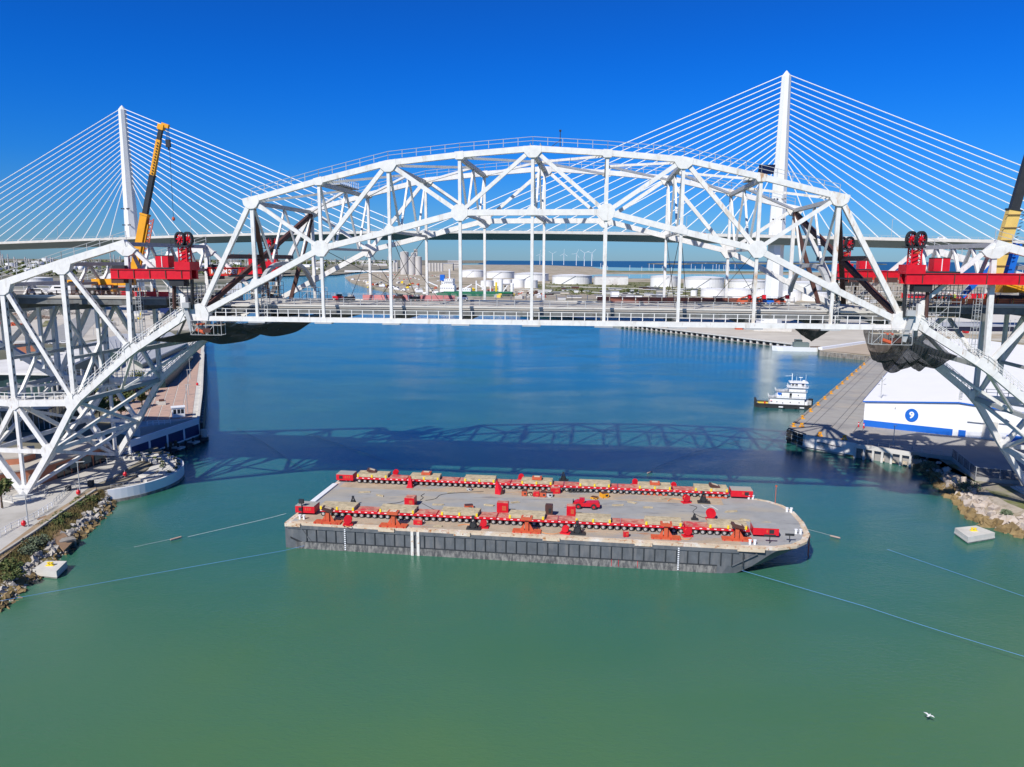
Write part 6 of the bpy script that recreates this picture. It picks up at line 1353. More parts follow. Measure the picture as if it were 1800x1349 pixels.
for k in range(7): c = qa.lerp(qb, .2+k*.115)+nn*2.6; MB().box((c.x, c.y, .9), (2.6, 2.6, .5), a_).build('fender_pontoon', m_concl if k % 2 else m_dark, t); MB().tube((c.x, c.y, -1), (c.x, c.y, 2.2), .35, 7).build('fender_pile', m_dark, t)
c = qb+nn*1.6; MB().tube((c.x, c.y, -1), (c.x, c.y, 3.2), .9, 8).build('corner_dolphin', m_concl, t); MB().tube((c.x, c.y, -1), (c.x, c.y, .9), 1.3, 8).build('fender_pile', m_dark, t)
# black fender line along the quay
fl = g2([(350, 740), (356, 690), (359, 620)], PZ); t = thing('quay_fender', 'black fender strip and pale kerb down the long left quay wall', 'fender', fl[0])
for a, b in zip(fl, fl[1:]):
    d = (b-a).normalized(); sd = Vector((d.y, -d.x, 0))
    n = max(2, int((b-a).length/4))
    for k in range(n): c = a.lerp(b, (k+.5)/n)+sd*.6; MB().box((c.x, c.y, 2.6), (3.2, .8, 4.6), math.atan2(d.y, d.x)).build('fender_panel', m_dark, t)
    MB().beam(a-sd*.3+Z_*.2, b-sd*.3+Z_*.2, .8, .4).build('kerb', m_concl, t)
p = G(314, 733, PZ); t = thing('kiosk', 'small white kiosk with dark windows near the corner of the plaza', 'kiosk', (p.x, p.y, PZ), .45)
MB().box((0, 0, 1.5), (3.6, 2.6, 3.0)).build('wall', m_wwall, t, local=True); MB().box((0, 0, 3.1), (4.0, 3.0, .25)).build('roof', m_wwall, t, local=True)
for x in (-1.0, .1, 1.1): MB().box((x, -1.32, 1.9), (.8, .05, 1.3)).build('window', m_bwin, t, local=True)
MB().box((1.82, 0, 1.8), (.05, 1.9, 1.6)).build('window', m_bwin, t, local=True)
p = G(283, 712, PZ); t = thing('planter', 'pale stone planter box with dark top on the pink plaza', 'planter', (p.x, p.y, PZ), .4); MB().box((0, 0, .6), (3, 2, 1.2)).build('box', m_concl, t, local=True); MB().box((.3, 0, 1.5), (1.6, 1.2, .6)).build('crate', m_brown, t, local=True)
p = G(259, 748, PZ); t = thing('tubular_stand', 'pale tubular frame at the lower edge of the plaza', 'railing', (p.x, p.y, PZ)); mb = MB(); railing(mb, Vector((0, 0, 0)), Vector((6, 1.5, 0)), 1.3, 1.6, .08, .05); mb.build('rail', m_wwall, t, local=True)
for k, (x, y) in enumerate(((272, 668), (281, 655), (290, 662), (265, 690), (255, 700), (300, 640))):
    p = G(x, y, PZ); t = thing('small_tree', 'small dark tree on the plaza behind the far pier leg, %s in its group' % ordn[k], 'tree', (p.x, p.y, PZ), 0, 'small plaza trees'); MB().tube((0, 0, 0), (0, 0, 2.4), .15, 6).build('trunk', m_bark, t, local=True); mb = MB(); leaf_cloud(mb, (0, 0, 3.4), 1.7, 260, .28, rr, .9); mb.build('crown', m_leaf, t, local=True)
# ------------------------------------------------------------------ convention building
t = thing('convention_building', 'large glass fronted building with flat white roof behind the near left pier', 'building', G(60, 700, 3))
low = [(-70, 722), (20, 718), (84, 715), (135, 690), (238, 668), (256, 650), (236, 632), (60, 640), (-70, 650)]
q = g2(low, 10); MB().extr([(p.x, p.y, 2.8) for p in q], (0, 0, 6.4)).build('wall', m_teal, t); MB().extr([(p.x, p.y, 9.25) for p in q], (0, 0, .8)).build('terrace', m_concl, t)
q_up = g2([(-70, 658), (0, 656), (90, 657), (129, 640), (188, 614), (188, 609), (140, 609), (60, 628), (-70, 640)], 17.5); c = sum(q_up, Vector())/len(q_up)
MB().extr([(c.x+(p.x-c.x)*.95, c.y+(p.y-c.y)*.95, 10.1) for p in q_up], (0, 0, 6.7)).build('wall', m_teal, t)
MB().extr([(p.x, p.y, 16.9) for p in q_up], (0, 0, .7)).build('roof', m_roofw, t)
def glazing(a, b, z0, z1, n, rows, nm='window'):
    d = (b-a); d.z = 0; nn = d.cross(Z_).normalized(); L = d.length; an = math.atan2(d.y, d.x)
    for k in range(n):
        for r in range(rows): c = a.lerp(b, (k+.5)/n)+nn*.05; MB().box((c.x, c.y, z0+(z1-z0)*(r+.5)/rows), (L/n*.9, .1, (z1-z0)/rows*.86), an).build(nm, m_glass, t)
    for k in range(n+1): c = a.lerp(b, k/n)+nn*.1; MB().beam((c.x, c.y, z0), (c.x, c.y, z1), .16, .16, up=d.normalized()).build('mullion', m_grey, t)
glazing(q[0], q[1], 3.4, 9, 9, 2); glazing(q[1], q[2], 3.4, 9, 7, 2); glazing(q[2], q[3], 3.4, 9, 9, 2); glazing(q[3], q[4], 3.4, 9, 12, 2)
for a, b, n in ((q[0], q[1], 5), (q[1], q[2], 5), (q[2], q[3], 6), (q[3], q[4], 9)):
    mb = MB(); railing(mb, Vector((a.x, a.y, 10.05)), Vector((b.x, b.y, 10.05)), 1.1, 3, .06, .04); mb.build('terrace_railing', m_grey, t)
    for k in range(n): c = a.lerp(b, (k+.5)/n); cc = (q[6]-q[2]).normalized()*3; MB().tube((c.x+cc.x, c.y+cc.y, 10), (c.x+cc.x, c.y+cc.y, 17), .3, 8).build('column', m_concl, t)
for k in range(3): p = G(62+k*13, 628-k*6, 18.5); MB().tube(p-Vector((3.5, 3.0, 0)), p+Vector((3.5, 3.0, 0)), 1.0, 10).build('roof_vent_duct', m_girder, t)
t2 = thing('terracotta_tower', 'orange terracotta stair tower rising behind the white roof', 'tower', G(52, 640, 10))
p = G(53, 634, 14); MB().box((p.x, p.y, 12), (8, 6, 18), .4).build('wall', m_terra, t2); MB().box((p.x, p.y, 21.2), (8.6, 6.6, .5), .4).build('parapet', m_concl, t2)
for k in range(3): MB().box((p.x-2.4+k*2.4, p.y-3.2+.9*k, 14), (.7, .3, 12), .4).build('rib', m_orange, t2)
t = thing('metal_roof_hall', 'long hall with ribbed grey metal roof behind the convention building', 'building', G(230, 630, 3))
q = g2([(190, 616), (150, 606), (215, 588), (300, 585), (330, 604), (250, 640), (236, 632)], 12); MB().extr([(p.x, p.y, 2.8) for p in q], (0, 0, 9)).build('wall', m_teal, t); MB().extr([(p.x, p.y, 11.8) for p in q], (0, 0, .5)).build('roof', m_roofg, t)
for k in range(16):
    a = q[1].lerp(q[3], k/16); b = q[0].lerp(q[5], k/16); MB().beam(Vector((a.x, a.y, 12.4)), Vector((b.x, b.y, 12.4)), .3, .35).build('roof_seam', m_grey, t)
t = thing('flat_roof_annex', 'pale flat roofed annex between the metal roof hall and the plaza', 'building', G(280, 650, 3)); q = g2([(236, 668), (256, 648), (300, 622), (330, 606), (338, 618), (310, 648), (290, 664)], 9.5); MB().extr([(p.x, p.y, 2.8) for p in q], (0, 0, 6.6)).build('wall', m_teal, t); MB().extr([(p.x, p.y, 9.4) for p in q], (0, 0, .5)).build('roof', m_roofw, t)
# ------------------------------------------------------------------ yards behind, roads, rubble, vehicles
sheet('yard', [(-60, 610), (60, 600), (150, 600), (240, 585), (330, 580), (352, 560), (366, 535), (380, 520), (300, 512), (200, 515), (60, 520), (-60, 530)], 2.95, m_yard)
sheet('road', [(60, 606), (140, 600), (160, 575), (215, 520), (200, 518), (130, 560), (80, 585), (50, 598)], 3.05, M('pale_asphalt', (.33, .33, .32), .9, var=.1, scale=.2))
sheet('grass_patch', [(66, 578), (95, 570), (100, 563), (80, 564)], 3.06, m_veg); sheet('grass_patch', [(170, 575), (190, 574), (200, 562), (180, 566)], 3.06, m_veg)
m_rubb = M('reddish_demolition_rubble', (.30, .22, .17), .95, var=.35, scale=.8)
for k, (x, y, r, n, mt, l) in enumerate([(35, 560, 16, 420, m_rubb, 'brown rubble heap in the demolition yard left of the road'), (85, 552, 17, 420, m_rock, 'grey rubble heap in the demolition yard beside the road'), (125, 540, 18, 380, m_rubb, 'long rubble heap furthest back in the demolition yard'), (10, 572, 8, 120, m_orange, 'rust red scrap heap at the left picture edge')]):
    p = G(x, y, 3); t = thing('rubble_heap', l, 'rubble heap', (p.x, p.y, 3)); mb = MB(); mb.lathe((0, 0, -.3), [(r*1.3, 0), (r*.7, r*.16), (.1, r*.26)], 14); mb.build('mound', m_concd, t, local=True); mb = MB()
    for j in range(n): a = rr.uniform(0, 6.3); q_ = rr.random()**.6*r*1.2; mb.rock((math.cos(a)*q_*1.6, math.sin(a)*q_*.7, (1-q_/r/1.3)*r*.26), rr.uniform(.5, 1.3), rr)
    stuff(mb.build('rubble', mt, t, local=True))
for x, y, a, mt, l in ((95, 605, .2, m_cwhite, 'white pickup parked behind the white roof'), (112, 604, .2, m_cwhite, 'second white pickup parked behind the white roof'), (175, 560, 1.2, m_cgrey, 'grey car in the yard beside a truss post'), (205, 552, .3, m_cwhite, 'white truck in the yard near the yellow boom lift'), (262, 553, .1, m_cgrey, 'grey car at the back of the yard below the gantry'), (300, 556, .3, m_navy, 'dark blue pickup near the blue shed')):
    p = G(x, y, 3.1); car('parked_vehicle', mt, p, a, l, 5.6, None, False, 'car')
bldg(282, 330, 541, 556, 'dark navy site shed near the left quay behind the hinge', m_navy, 14, 'site_shed', gz=3); bldg(232, 262, 528, 545, 'grey concrete block building under the left gantry', m_conc, 12, 'block_building', gz=3); bldg(120, 175, 520, 530, 'low pale shed at the back of the left yard', m_roofw, 14, 'yard_shed', gz=3); bldg(10, 58, 533, 542, 'low white shed behind the scrap heaps', m_wwall, 14, 'yard_shed', gz=3)
p = G(246, 562, 3); t = thing('boom_lift', 'yellow boom lift standing in the yard below the left deck', 'boom lift', (p.x, p.y, 3)); MB().box((0, 0, 1), (4.2, 2.2, 1.2)).build('chassis', m_yelb, t, local=True); wheels(t, (-1.4, 1.4), .6, 2.4); MB().beam((0, 0, 1.6), (3.4, 0, 13), .6, .7).build('boom', m_yelb, t, local=True); MB().box((3.6, 0, 13.4), (1.6, 1, 1)).build('basket', m_grey, t, local=True)
for k in range(7):
    p = G(200+k*17, 572-k*3, 3.1); s_ = rr.uniform(1.5, 3); t = thing('concrete_block', 'grey concrete block lying in the yard behind the truss, %s from the left' % ordn[k], 'concrete block', (p.x, p.y, 3.1), rr.uniform(0, 3), 'concrete blocks in the left yard'); MB().box((0, 0, s_*.4), (s_*2, s_, s_*.8)).build('block', m_conc, t, local=True); MB().box((s_*.3, 0, s_*.95), (s_, s_*.9, s_*.3)).build('block', m_concl, t, local=True)
for k in range(6): lamp(165+k*22, 590-k*9, 10, 'tall thin lamp post in the left yard, %s from the left' % ordn[k], 'lamp posts in the left yard', 3)
for k, (x, y, r) in enumerate([(176, 742, 3.2), (196, 736, 2.8), (214, 742, 3.0), (186, 718, 3.4), (208, 712, 3.0), (228, 722, 2.8), (238, 700, 3.2), (218, 694, 2.8), (250, 716, 2.4), (262, 692, 2.6), (246, 682, 3.0), (166, 728, 2.6), (4, 893, 2.6)]):  # grove added to darken the plaza where shade falls; last tree stands outside it
    z = PZ if y < 800 else 3.0; p = G(x, y, z); t = thing('added_or_edge_tree', 'dark bushy tree %s' % ['at the front left of the added plaza grove', 'second in the front row of the added plaza grove', 'front right of the added plaza grove', 'middle left of the added plaza grove', 'centre of the plaza grove', 'right of the centre of the added plaza grove', 'back right of the added plaza grove', 'back middle of the added plaza grove', 'rightmost low tree of the added plaza grove', 'of the added grove beside the small plaza trees', 'furthest back in the added plaza grove', 'leftmost of the added plaza grove', 'at the left picture edge beside the pier foot'][k], 'tree', (p.x, p.y, z))
    MB().tube((0, 0, 0), (0, 0, r*1.1), .22, 7, r2=.14).build('trunk', m_bark, t, local=True); mb = MB()
    for j in range(3): a = j*2.1+k; mb.tube((0, 0, r*.9), (math.cos(a)*r*.6, math.sin(a)*r*.6, r*1.6), .09, 5)
    mb.build('limb', m_bark, t, local=True); mb = MB()
    for j in range(8): a = rr.uniform(0, 6.3); q = rr.uniform(0, .65)*r; leaf_cloud(mb, (math.cos(a)*q, math.sin(a)*q, r*rr.uniform(1.2, 1.9)), r*rr.uniform(.4, .6), 90, .3, rr, .75)
    mb.build('crown', m_leaf, t, local=True)
# ================================================================== RIGHT DOCK AND WAREHOUSE
QA = Vector((82.4, 216.6, 0)); QB = Vector((185.4, 381.7, 0)); qd = (QB-QA).normalized(); qn = Vector((qd.y, -qd.x, 0)); KZ = 4.0
m_apron = M('dock_apron_concrete', (.36, .345, .32), .88, var=.08, scale=.25, col2=(.28, .27, .26), thr=(.48, .62), s2=.05, stretch=(1, 1, 1), col3=(.42, .37, .31), thr3=(.5, .7), s3=.12)
fe = g2([(1386, 754), (1416, 764.5), (1506, 779.5), (1603, 794), (1673, 803), (1715, 838), (1800, 846), (1960, 862)], KZ)
poly = [(QB.x+qd.x*6, QB.y+qd.y*6)]+[(p.x, p.y) for p in fe]+[(420, 150), (420, 420), (230, 420)]
struct(MB().prism(poly, -5, KZ).build('dock', m_apron))
# joints and rails in the apron, parallel to the quay
for k, o in enumerate((3.2, 5.6, 11, 13, 17.4, 19.3)): struct(MB().beam(QA+qd*4+qn*o+Z_*(KZ+.012), QB+qn*o+Z_*(KZ+.012), .13, .024).build('rail_groove', m_dark))
struct(MB().beam(QA+qd*1+qn*.4+Z_*(KZ+.12), QB+qn*.4+Z_*(KZ+.12), .8, .26).build('kerb', m_concd))
for k in range(22): struct(MB().beam(QA+qd*(9*k+5)+qn*.9+Z_*(KZ+.01), QA+qd*(9*k+5)+qn*24+Z_*(KZ+.01), .10, .02).build('joint', m_concd))
mb = MB().box((0, 0, .12), (1.1, 1.1, .24)).lathe((-.0, 0, .2), [(.26, 0), (.26, .5), (.48, .55), (.48, .78), (.1, .85)], 10); bm_ = mb.mesh('bollard', m_yel)
for k in range(13):
    p = QA+qd*(2+k*13.2)+qn*1.1; o = ob('bollard', bm_, None, (p.x, p.y, KZ)); o.scale = (1.05, 1.05, 1.05); tag(o, 'yellow mooring bollard number %s along the quay edge counted from the near corner' % (k+1) if False else ['yellow mooring bollard at the near corner of the right quay', 'yellow mooring bollard second from the near corner', 'yellow mooring bollard third from the near corner', 'yellow mooring bollard fourth from the near corner', 'yellow mooring bollard fifth from the near corner', 'yellow mooring bollard by the push boat stern', 'yellow mooring bollard just beyond the push boat', 'yellow mooring bollard halfway down the quay', 'yellow bollard past the middle of the quay', 'yellow bollard fourth from the far quay end', 'yellow bollard third from the far quay end', 'yellow bollard second from the far quay end', 'yellow bollard at the far end of the quay'][k], 'bollard', 'yellow bollards along the right quay')
for x, y, l in ((1409, 751, 'yellow double bollard frame at the quay corner'), (1441, 767, 'yellow bollard over the white quay wall'), (1484, 773, 'yellow bollard before the open piled section')):
    p = G(x, y, KZ); t = thing('twin_bollard', l, 'bollard', (p.x, p.y, KZ)); MB().box((0, 0, .1), (1.4, 1, .2)).build('base', m_yel, t, local=True)
    for s in (-1, 1): MB().beam((s*.6, 0, .1), (0, 0, 1.1), .25, .3).build('strut', m_yel, t, local=True)
    MB().tube((-.5, 0, 1.1), (.5, 0, 1.1), .16, 8).build('horn', m_yel, t, local=True)
# quay faces
def face(name, a, b, z0, z1, mt, parent, th=.3, off=0.0):
    d = (b-a).normalized(); nn = Vector((d.y, -d.x, 0)); c = (a+b)/2+nn*(th/2+off); return MB().box((c.x, c.y, (z0+z1)/2), ((b-a).length, th, z1-z0), math.atan2(d.y, d.x)).build(name, mt, parent)
def xy(p): return Vector((p.x, p.y, 0))
t = thing('dock_wall', 'white painted dock wall with black tyre fenders at the quay corner', 'dock wall', xy(fe[0]))
m_dirtyw = M('dirty_white_dock_wall', (.70, .69, .66), .8, var=.06, scale=.3, col2=(.42, .40, .36), thr=(.55, .68), s2=.25, col3=(.30, .24, .16), thr3=(.62, .75), s3=.8)
face('wall_panel', xy(fe[0]), xy(fe[1]), .6, KZ+.02, m_dirtyw, t); face('wall_panel', xy(fe[1]), xy(fe[2]), .6, KZ+.02, m_dirtyw, t, .4); face('stained_footing', xy(fe[0]), xy(fe[2]), -2, .6, m_rockw, t, .5)
for r in range(3):
    for c_ in range(3):
        a = xy(fe[0]).lerp(xy(fe[1]), .02+c_*.33); b = xy(fe[0]).lerp(xy(fe[1]), .26+c_*.33); face('tyre_fender', a, b, .7+r*1.15, 1.6+r*1.15, m_tyre, t, .45, .3)
MB().beam(xy(fe[0])+Z_*(KZ+.15), xy(fe[1])+Z_*(KZ+.15), .4, .3).build('timber_kerb', m_dark, t)
for k in range(5): a = xy(fe[1]).lerp(xy(fe[2]), .2*k+.02); MB().beam(a+Z_*.8, a+Z_*KZ, .5, .1, up=(xy(fe[2])-xy(fe[1])).normalized()).build('joint_strip', m_concd, t)
MB().beam(xy(fe[1]).lerp(xy(fe[2]), .25)+Vector((-.3, -.55, 2.6)), xy(fe[1]).lerp(xy(fe[2]), .72)+Vector((-.3, -.55, 2.3)), .1, .12).build('rub_rail', m_brown, t)
t = thing('piled_quay', 'open piled quay with white slab edge and slim concrete piles over dark water', 'piled quay', xy(fe[3]))
face('slab_edge', xy(fe[2]), xy(fe[3]), KZ-1.1, KZ+.05, m_concl, t, .5, .6); face('back_wall', xy(fe[2]), xy(fe[4]), -2, KZ-1.1, m_concd, t, .1, .02)
for k in range(7): a = xy(fe[2]).lerp(xy(fe[3]), k/6); d = (xy(fe[3])-xy(fe[2])).normalized(); a = a+Vector((d.y, -d.x, 0))*.8; MB().box((a.x, a.y, .9), (.55, .55, 4.4), math.atan2(d.y, d.x)).build('pile', m_concl, t)
for k in range(4): a = xy(fe[2]).lerp(xy(fe[3]), .3+k*.2); MB().box((a.x-.3, a.y-.5, .8), (1.0, .3, .8), -.7).build('sign_board', m_cream, t)
mb = MB(); railing(mb, xy(fe[2])+Z_*KZ, xy(fe[3])+Z_*KZ, 1.2, 2.5, .05, .03); railing(mb, xy(fe[3])+Z_*KZ, xy(fe[4])+Z_*KZ, 1.2, 2.5, .05, .03); mb.build('railing', m_grey, t)
t = thing('chain_fence', 'dark chain link fence along the shaded edge of the dock at right', 'fence', xy(fe[4]))
m_chain = net_mat('chain_link_mesh', .30)
for a, b in ((fe[4], fe[5]), (fe[5], fe[6]), (fe[6], fe[7])):
    n = max(2, round((b-a).length/4.5))
    for k in range(n): p = a.lerp(b, k/n); q = a.lerp(b, (k+1)/n); MB().extr([p, q, q+Z_*2.2, p+Z_*2.2], (.02, .02, 0)).build('mesh_panel', m_chain, t); MB().tube(p, p+Z_*2.4, .07, 5).build('post', m_grey, t); MB().tube(p+Z_*2.2, q+Z_*2.2, .04, 4).build('top_rail', m_grey, t)
# rocky bank
edge2 = [(1600, 813), (1622, 832), (1655, 862), (1684, 893), (1700, 914), (1740, 929), (1800, 946), (1900, 985)]
top2 = [(1606, 799), (1650, 806), (1690, 833), (1722, 850), (1742, 868), (1772, 885), (1812, 900), (1925, 925)]
ea2 = g2(edge2, 0); ta2 = g2(top2, 3.0); vs = []; fs = []
for a, b in zip(ea2, ta2):
    for k in range(7): t_ = k/6; p = a.lerp(b, t_); vs.append(Vector((p.x, p.y, -.6+3.6*t_**.75+random.uniform(-.12, .12))))
for j in range(len(ea2)-1):
    for k in range(6): i0 = j*7+k; fs.append([i0, i0+1, i0+8, i0+7])
m_bank = M('sandy_rock_bank', (.38, .33, .27), .95, var=.2, scale=.5, col2=(.24, .20, .14), thr=(.5, .65), s2=.6, bump=.3)
struct(MB().add(vs, fs).build('rocky_bank', m_bank))
gp = ta2+[Vector((p.x, p.y, 0)) for p in (Vector((190, 120, 0)), Vector((190, 185, 0)), fe[7], fe[6], fe[5], fe[4])]
struct(MB().add([(p.x, p.y, 2.98) for p in gp], [list(range(len(gp)))]).build('bank_top', M('grass_and_gravel', (.30, .27, .21), .95, var=.2, scale=.6, col2=(.16, .17, .06), thr=(.46, .58), s2=.15)))
m_slabr = M('pinkish_sandstone', (.50, .43, .37), .9, var=.2, scale=.5, col2=(.34, .27, .2), thr=(.5, .7), s2=.5, bump=.3)
rp_ = [MB().rock((0, 0, 0), 1.0, rr).mesh('rock', m_slabr) for _ in range(6)]
rb2 = thing('riprap', 'pinkish slabs and tan waterline stones along the right bank under the truss', 'boulders', ea2[4]); riprap(rb2, ea2, ta2, 250, -.05, .75, .7, 1.7, lambda t: -.5+3.5*max(0, t)**.8, col=rp_)
mb = MB()
for k in range(700):
    u = rr.random()*(len(ea2)-1); j = int(u); f = u-j; t_ = rr.uniform(-.08, .3); p = ea2[j].lerp(ea2[j+1], f).lerp(ta2[j].lerp(ta2[j+1], f), t_); mb.rock((p.x, p.y, -.5+3.4*max(0, t_)**.8), rr.uniform(.25, .6), rr)
stuff(mb.build('small_stones', m_rockw, rb2))
for x, y, r, l in ((1627, 822, 2.4, 'grey green bush on the rocks right of the piled quay'), (1645, 838, 1.6, 'small grey bush between the pinkish slabs'), (1706, 862, 3.4, 'large grey green bush in the middle of the right bank'), (1612, 806, 1.8, 'dark bush at the end of the piled quay'), (1770, 905, 1.4, 'low green bush on the right bank top')): bush(G(x, y, 2.2), r, 900, .2, l, m_leafd)
for i, w_, l in ((12, 0, 'concrete plinth under the near right pier foot'), (12, BW, 'grey concrete plinth under the far right pier foot')):
    c = B(i, w_, 0); t = thing('pier_plinth', l, 'plinth', c); MB().box((0, 0, 2.2), (5.4, 5.4, 2.2), -TH).build('base', m_concl, t, local=True); MB().box((0, 0, 3.4), (4, 4, .4), -TH).build('cap', m_concl, t, local=True)
# ------------------------------------------------------------------ warehouse with the number 9
WA = Vector((105.8, 218.9, KZ)); wx = Vector((qd.y, -qd.x, 0)); wy = Vector((qd.x, qd.y, 0)); wrot = math.atan2(wx.y, wx.x)
wt = thing('warehouse', 'huge white dock warehouse with blue base band and round number 9 emblem', 'warehouse', WA, wrot)
WW, WL, EH, RH = 50, 206, 7.35, 9.6
MB().extr([(0, 0, 0), (WW, 0, 0), (WW, 0, EH), (24, 0, RH-.2), (0, 0, EH)], (0, WL, 0)).build('wall', m_wwall, wt, local=True)
MB().extr([(-.5, -.4, EH), (24, -.4, RH), (24, -.4, RH+.3), (-.5, -.4, EH+.3)], (0, WL+.8, 0)).build('roof', m_roofbw, wt, local=True); MB().extr([(24.02, -.4, RH), (WW+.5, -.4, EH), (WW+.5, -.4, EH+.3), (24.02, -.4, RH+.3)], (0, WL+.8, 0)).build('roof', m_roofbw, wt, local=True)
for a, b in (((-.5, -.46, EH+.13), (24, -.46, RH+.13)), ((24, -.46, RH+.13), (WW+.5, -.46, EH+.13))): MB().beam(a, b, .1, .36).build('fascia', m_blue, wt, local=True)
MB().beam((-.56, 0, EH+.1), (-.56, WL, EH+.1), .1, .34).build('fascia', m_blue, wt, local=True)
for x0, x1 in ((0, 23.2), (24.6, 26.4), (36, WW)): MB().box(((x0+x1)/2, -.06, .95), (x1-x0, .1, 1.9)).build('base_band', m_blue, wt, local=True)
mb = MB(); mb.add([(12.6+1.72*math.cos(a*math.pi/20), -.05, 4.7+1.95*math.sin(a*math.pi/20)) for a in range(40)], [list(range(40))]); mb2 = MB().extr([(12.6+1.72*math.cos(a*math.pi/20), -.12, 4.7+1.95*math.sin(a*math.pi/20)) for a in range(40)], (0, .1, 0)); em = mb2.build('emblem_disc', m_blue, wt, local=True)
text('9', 2.6, m_wwall, em, facing(12.6, -.15, 4.7), 'numeral', .02, .09)
MB().box((32, -.04, 2.6), (3.6, .06, 5.0)).build('roller_door', m_concl, wt, local=True); MB().box((24.0, -.03, 1.6), (1.1, .06, 3.0)).build('door', m_wwall, wt, local=True); MB().box((28.6, -.25, 4.6), (4.2, .5, .12)).build('canopy', m_grey, wt, local=True); MB().box((35, -.25, 5.0), (2.2, .5, .12)).build('canopy', m_grey, wt, local=True)
for k in range(34): MB().box((-.04, 3+k*6, EH/2), (.08, .22, EH)).build('wall_rib', m_concl, wt, local=True)
for k in range(0):
    for s, (xa, za, xb, zb) in enumerate(((-.45, EH+.31, 23.9, RH+.31), (24.1, RH+.31, WW+.4, EH+.31))): MB().beam((xa, 3+k*6.2, za), (xb, 3+k*6.2, zb), .14, .07).build('roof_seam', m_wwall, wt, local=True)
for k in range(12):
    v_ = MB().tube((24, 4+k*3.0, RH+.3), (24, 4+k*3.0, RH+1.0), .22, 8).box((24.2, 4+k*3.0, RH+1.05), (.9, .5, .25)).build('roof_vent', m_grey, wt, local=True)
MB().tube((3.2, -1.4, 0), (3.2, -1.4, .1), .2, 6).build('pole_base', m_grey, wt, local=True); MB().box((8.2, -.15, 6.4), (.3, .25, .5)).build('wall_lamp', m_grey, wt, local=True)
p = WA+wx*4+wy*4; t = thing('lamp_post', 'tall thin light mast standing before the left edge of the white warehouse roof', 'lamp post', G(1548, 703, 11.6)); MB().tube((0, 0, -.2), (0, 0, 7.5), .12, 6).build('pole', m_grey, t, local=True)
for s in (-1, 1): MB().beam((0, 0, 5.5), (s*1.0, 0, 6.5), .12, .12).build('arm', m_grey, t, local=True); MB().box((s*.9, 0, 4.7), (.6, .5, .2)).build('lamp_head', m_grey, t, local=True)
for x, y, l in ((1509, 751, 'red bollard post left of the warehouse corner'), (1518, 753, 'red bollard post at the warehouse corner')):
    p = G(x, y, KZ); t = thing('guard_post', l, 'post', (p.x, p.y, KZ)); MB().tube((0, 0, 0), (0, 0, 1.5), .18, 8).build('post', m_red, t, local=True); MB().tube((0, 0, .9), (0, 0, 1.15), .2, 8).build('band', m_wwall, t, local=True)
lamp(1570, 781, 5.0, 'short dark post on the dock edge above the piled quay', None, KZ, .5)
# ------------------------------------------------------------------ far quay with concrete cells
ca = G(1095, 568, 2.8); cb = G(1437, 609, 2.8); t = thing('cellular_quay', 'long concrete quay wall with dark square openings along the far right bank', 'quay', (ca+cb)/2)
d = (cb-ca).normalized(); nn = Vector((d.y, -d.x, 0)); L = (cb-ca).length; an = math.atan2(d.y, d.x); n = 34
for k in range(n):
    c = ca.lerp(cb, (k+.5)/n)+nn*1.2; MB().box((c.x, c.y, 1.2), (L/n*.62, .5, 1.9), an).build('opening', m_dark, t); e = ca.lerp(cb, k/n)+nn*1.5; MB().box((e.x, e.y, .9), (L/n*.26, 2.2, 3.6), an).build('pier_block', m_concl, t)
MB().beam(Vector((ca.x, ca.y, 2.6))+nn*1.6, Vector((cb.x, cb.y, 2.6))+nn*1.6, 3.4, .6).build('cap_beam', m_concl, t); MB().beam(Vector((ca.x, ca.y, -.2))+nn*1.6, Vector((cb.x, cb.y, -.2))+nn*1.6, 3.2, .6).build('toe_beam', m_concd, t)
ea_ = g2([(1441, 617), (1534, 626)], 2.8); t = thing('sheet_pile_wall', 'low dark sheet pile wall closing the far basin corner', 'quay', ea_[0])
for k in range(14): c = ea_[0].lerp(ea_[1], (k+.5)/14)-Vector((0, .4, 0)); MB().box((c.x, c.y, .9), (2.6, .8, 3.4), 0.05).build('sheet_pile', m_concd, t)
for k in range(6): c = G(1424+k*2.8, 609.5, 2.8); MB().box((c.x, c.y-1.5, .8), (.9, 1, 4.6)).build('timber_pile', m_bark, t)
q_ = g2([(1442, 613), (1519, 602)], 3.4); o = MB().beam(q_[0], q_[1], 2.4, 1.3).build('barrier_wall', m_wwall, loc=q_[0]); tag(o, 'low white barrier wall slanting across the far quay apron', 'barrier')
sheet('tan_apron', [(1445, 616), (1532, 603), (1560, 598), (1600, 601), (1535, 625)], 2.94, M('tan_ground', (.44, .36, .27), .95, var=.08, scale=.1))
bldg(1336, 1372, 563, 581, 'plain white container like block on the apron behind the deck', m_wwall, 10, 'white_block'); bldg(1294, 1311, 576, 580, 'small red machinery block on the far quay apron', m_orange, 4, 'red_block')
for x, y, n_, l in ((1625, 541, 5, 'left group of green freight wagons in the yard beyond the warehouse'), (1677, 545, 3, 'right group of green freight wagons in the yard beyond the warehouse')):
    p = G(x, y, 3); t = thing('freight_wagons', l, 'freight wagons', p)
    for k in range(n_): MB().box((p.x+4+k*8.5, p.y+k*-.6, 5.2), (8, 3, 3.2), -.07).build('wagon_body', m_green, t); MB().box((p.x+4+k*8.5, p.y+k*-.6, 3.4), (7, 2.4, .5), -.07).build('bogie', m_dark, t)
rn = random.Random(8)
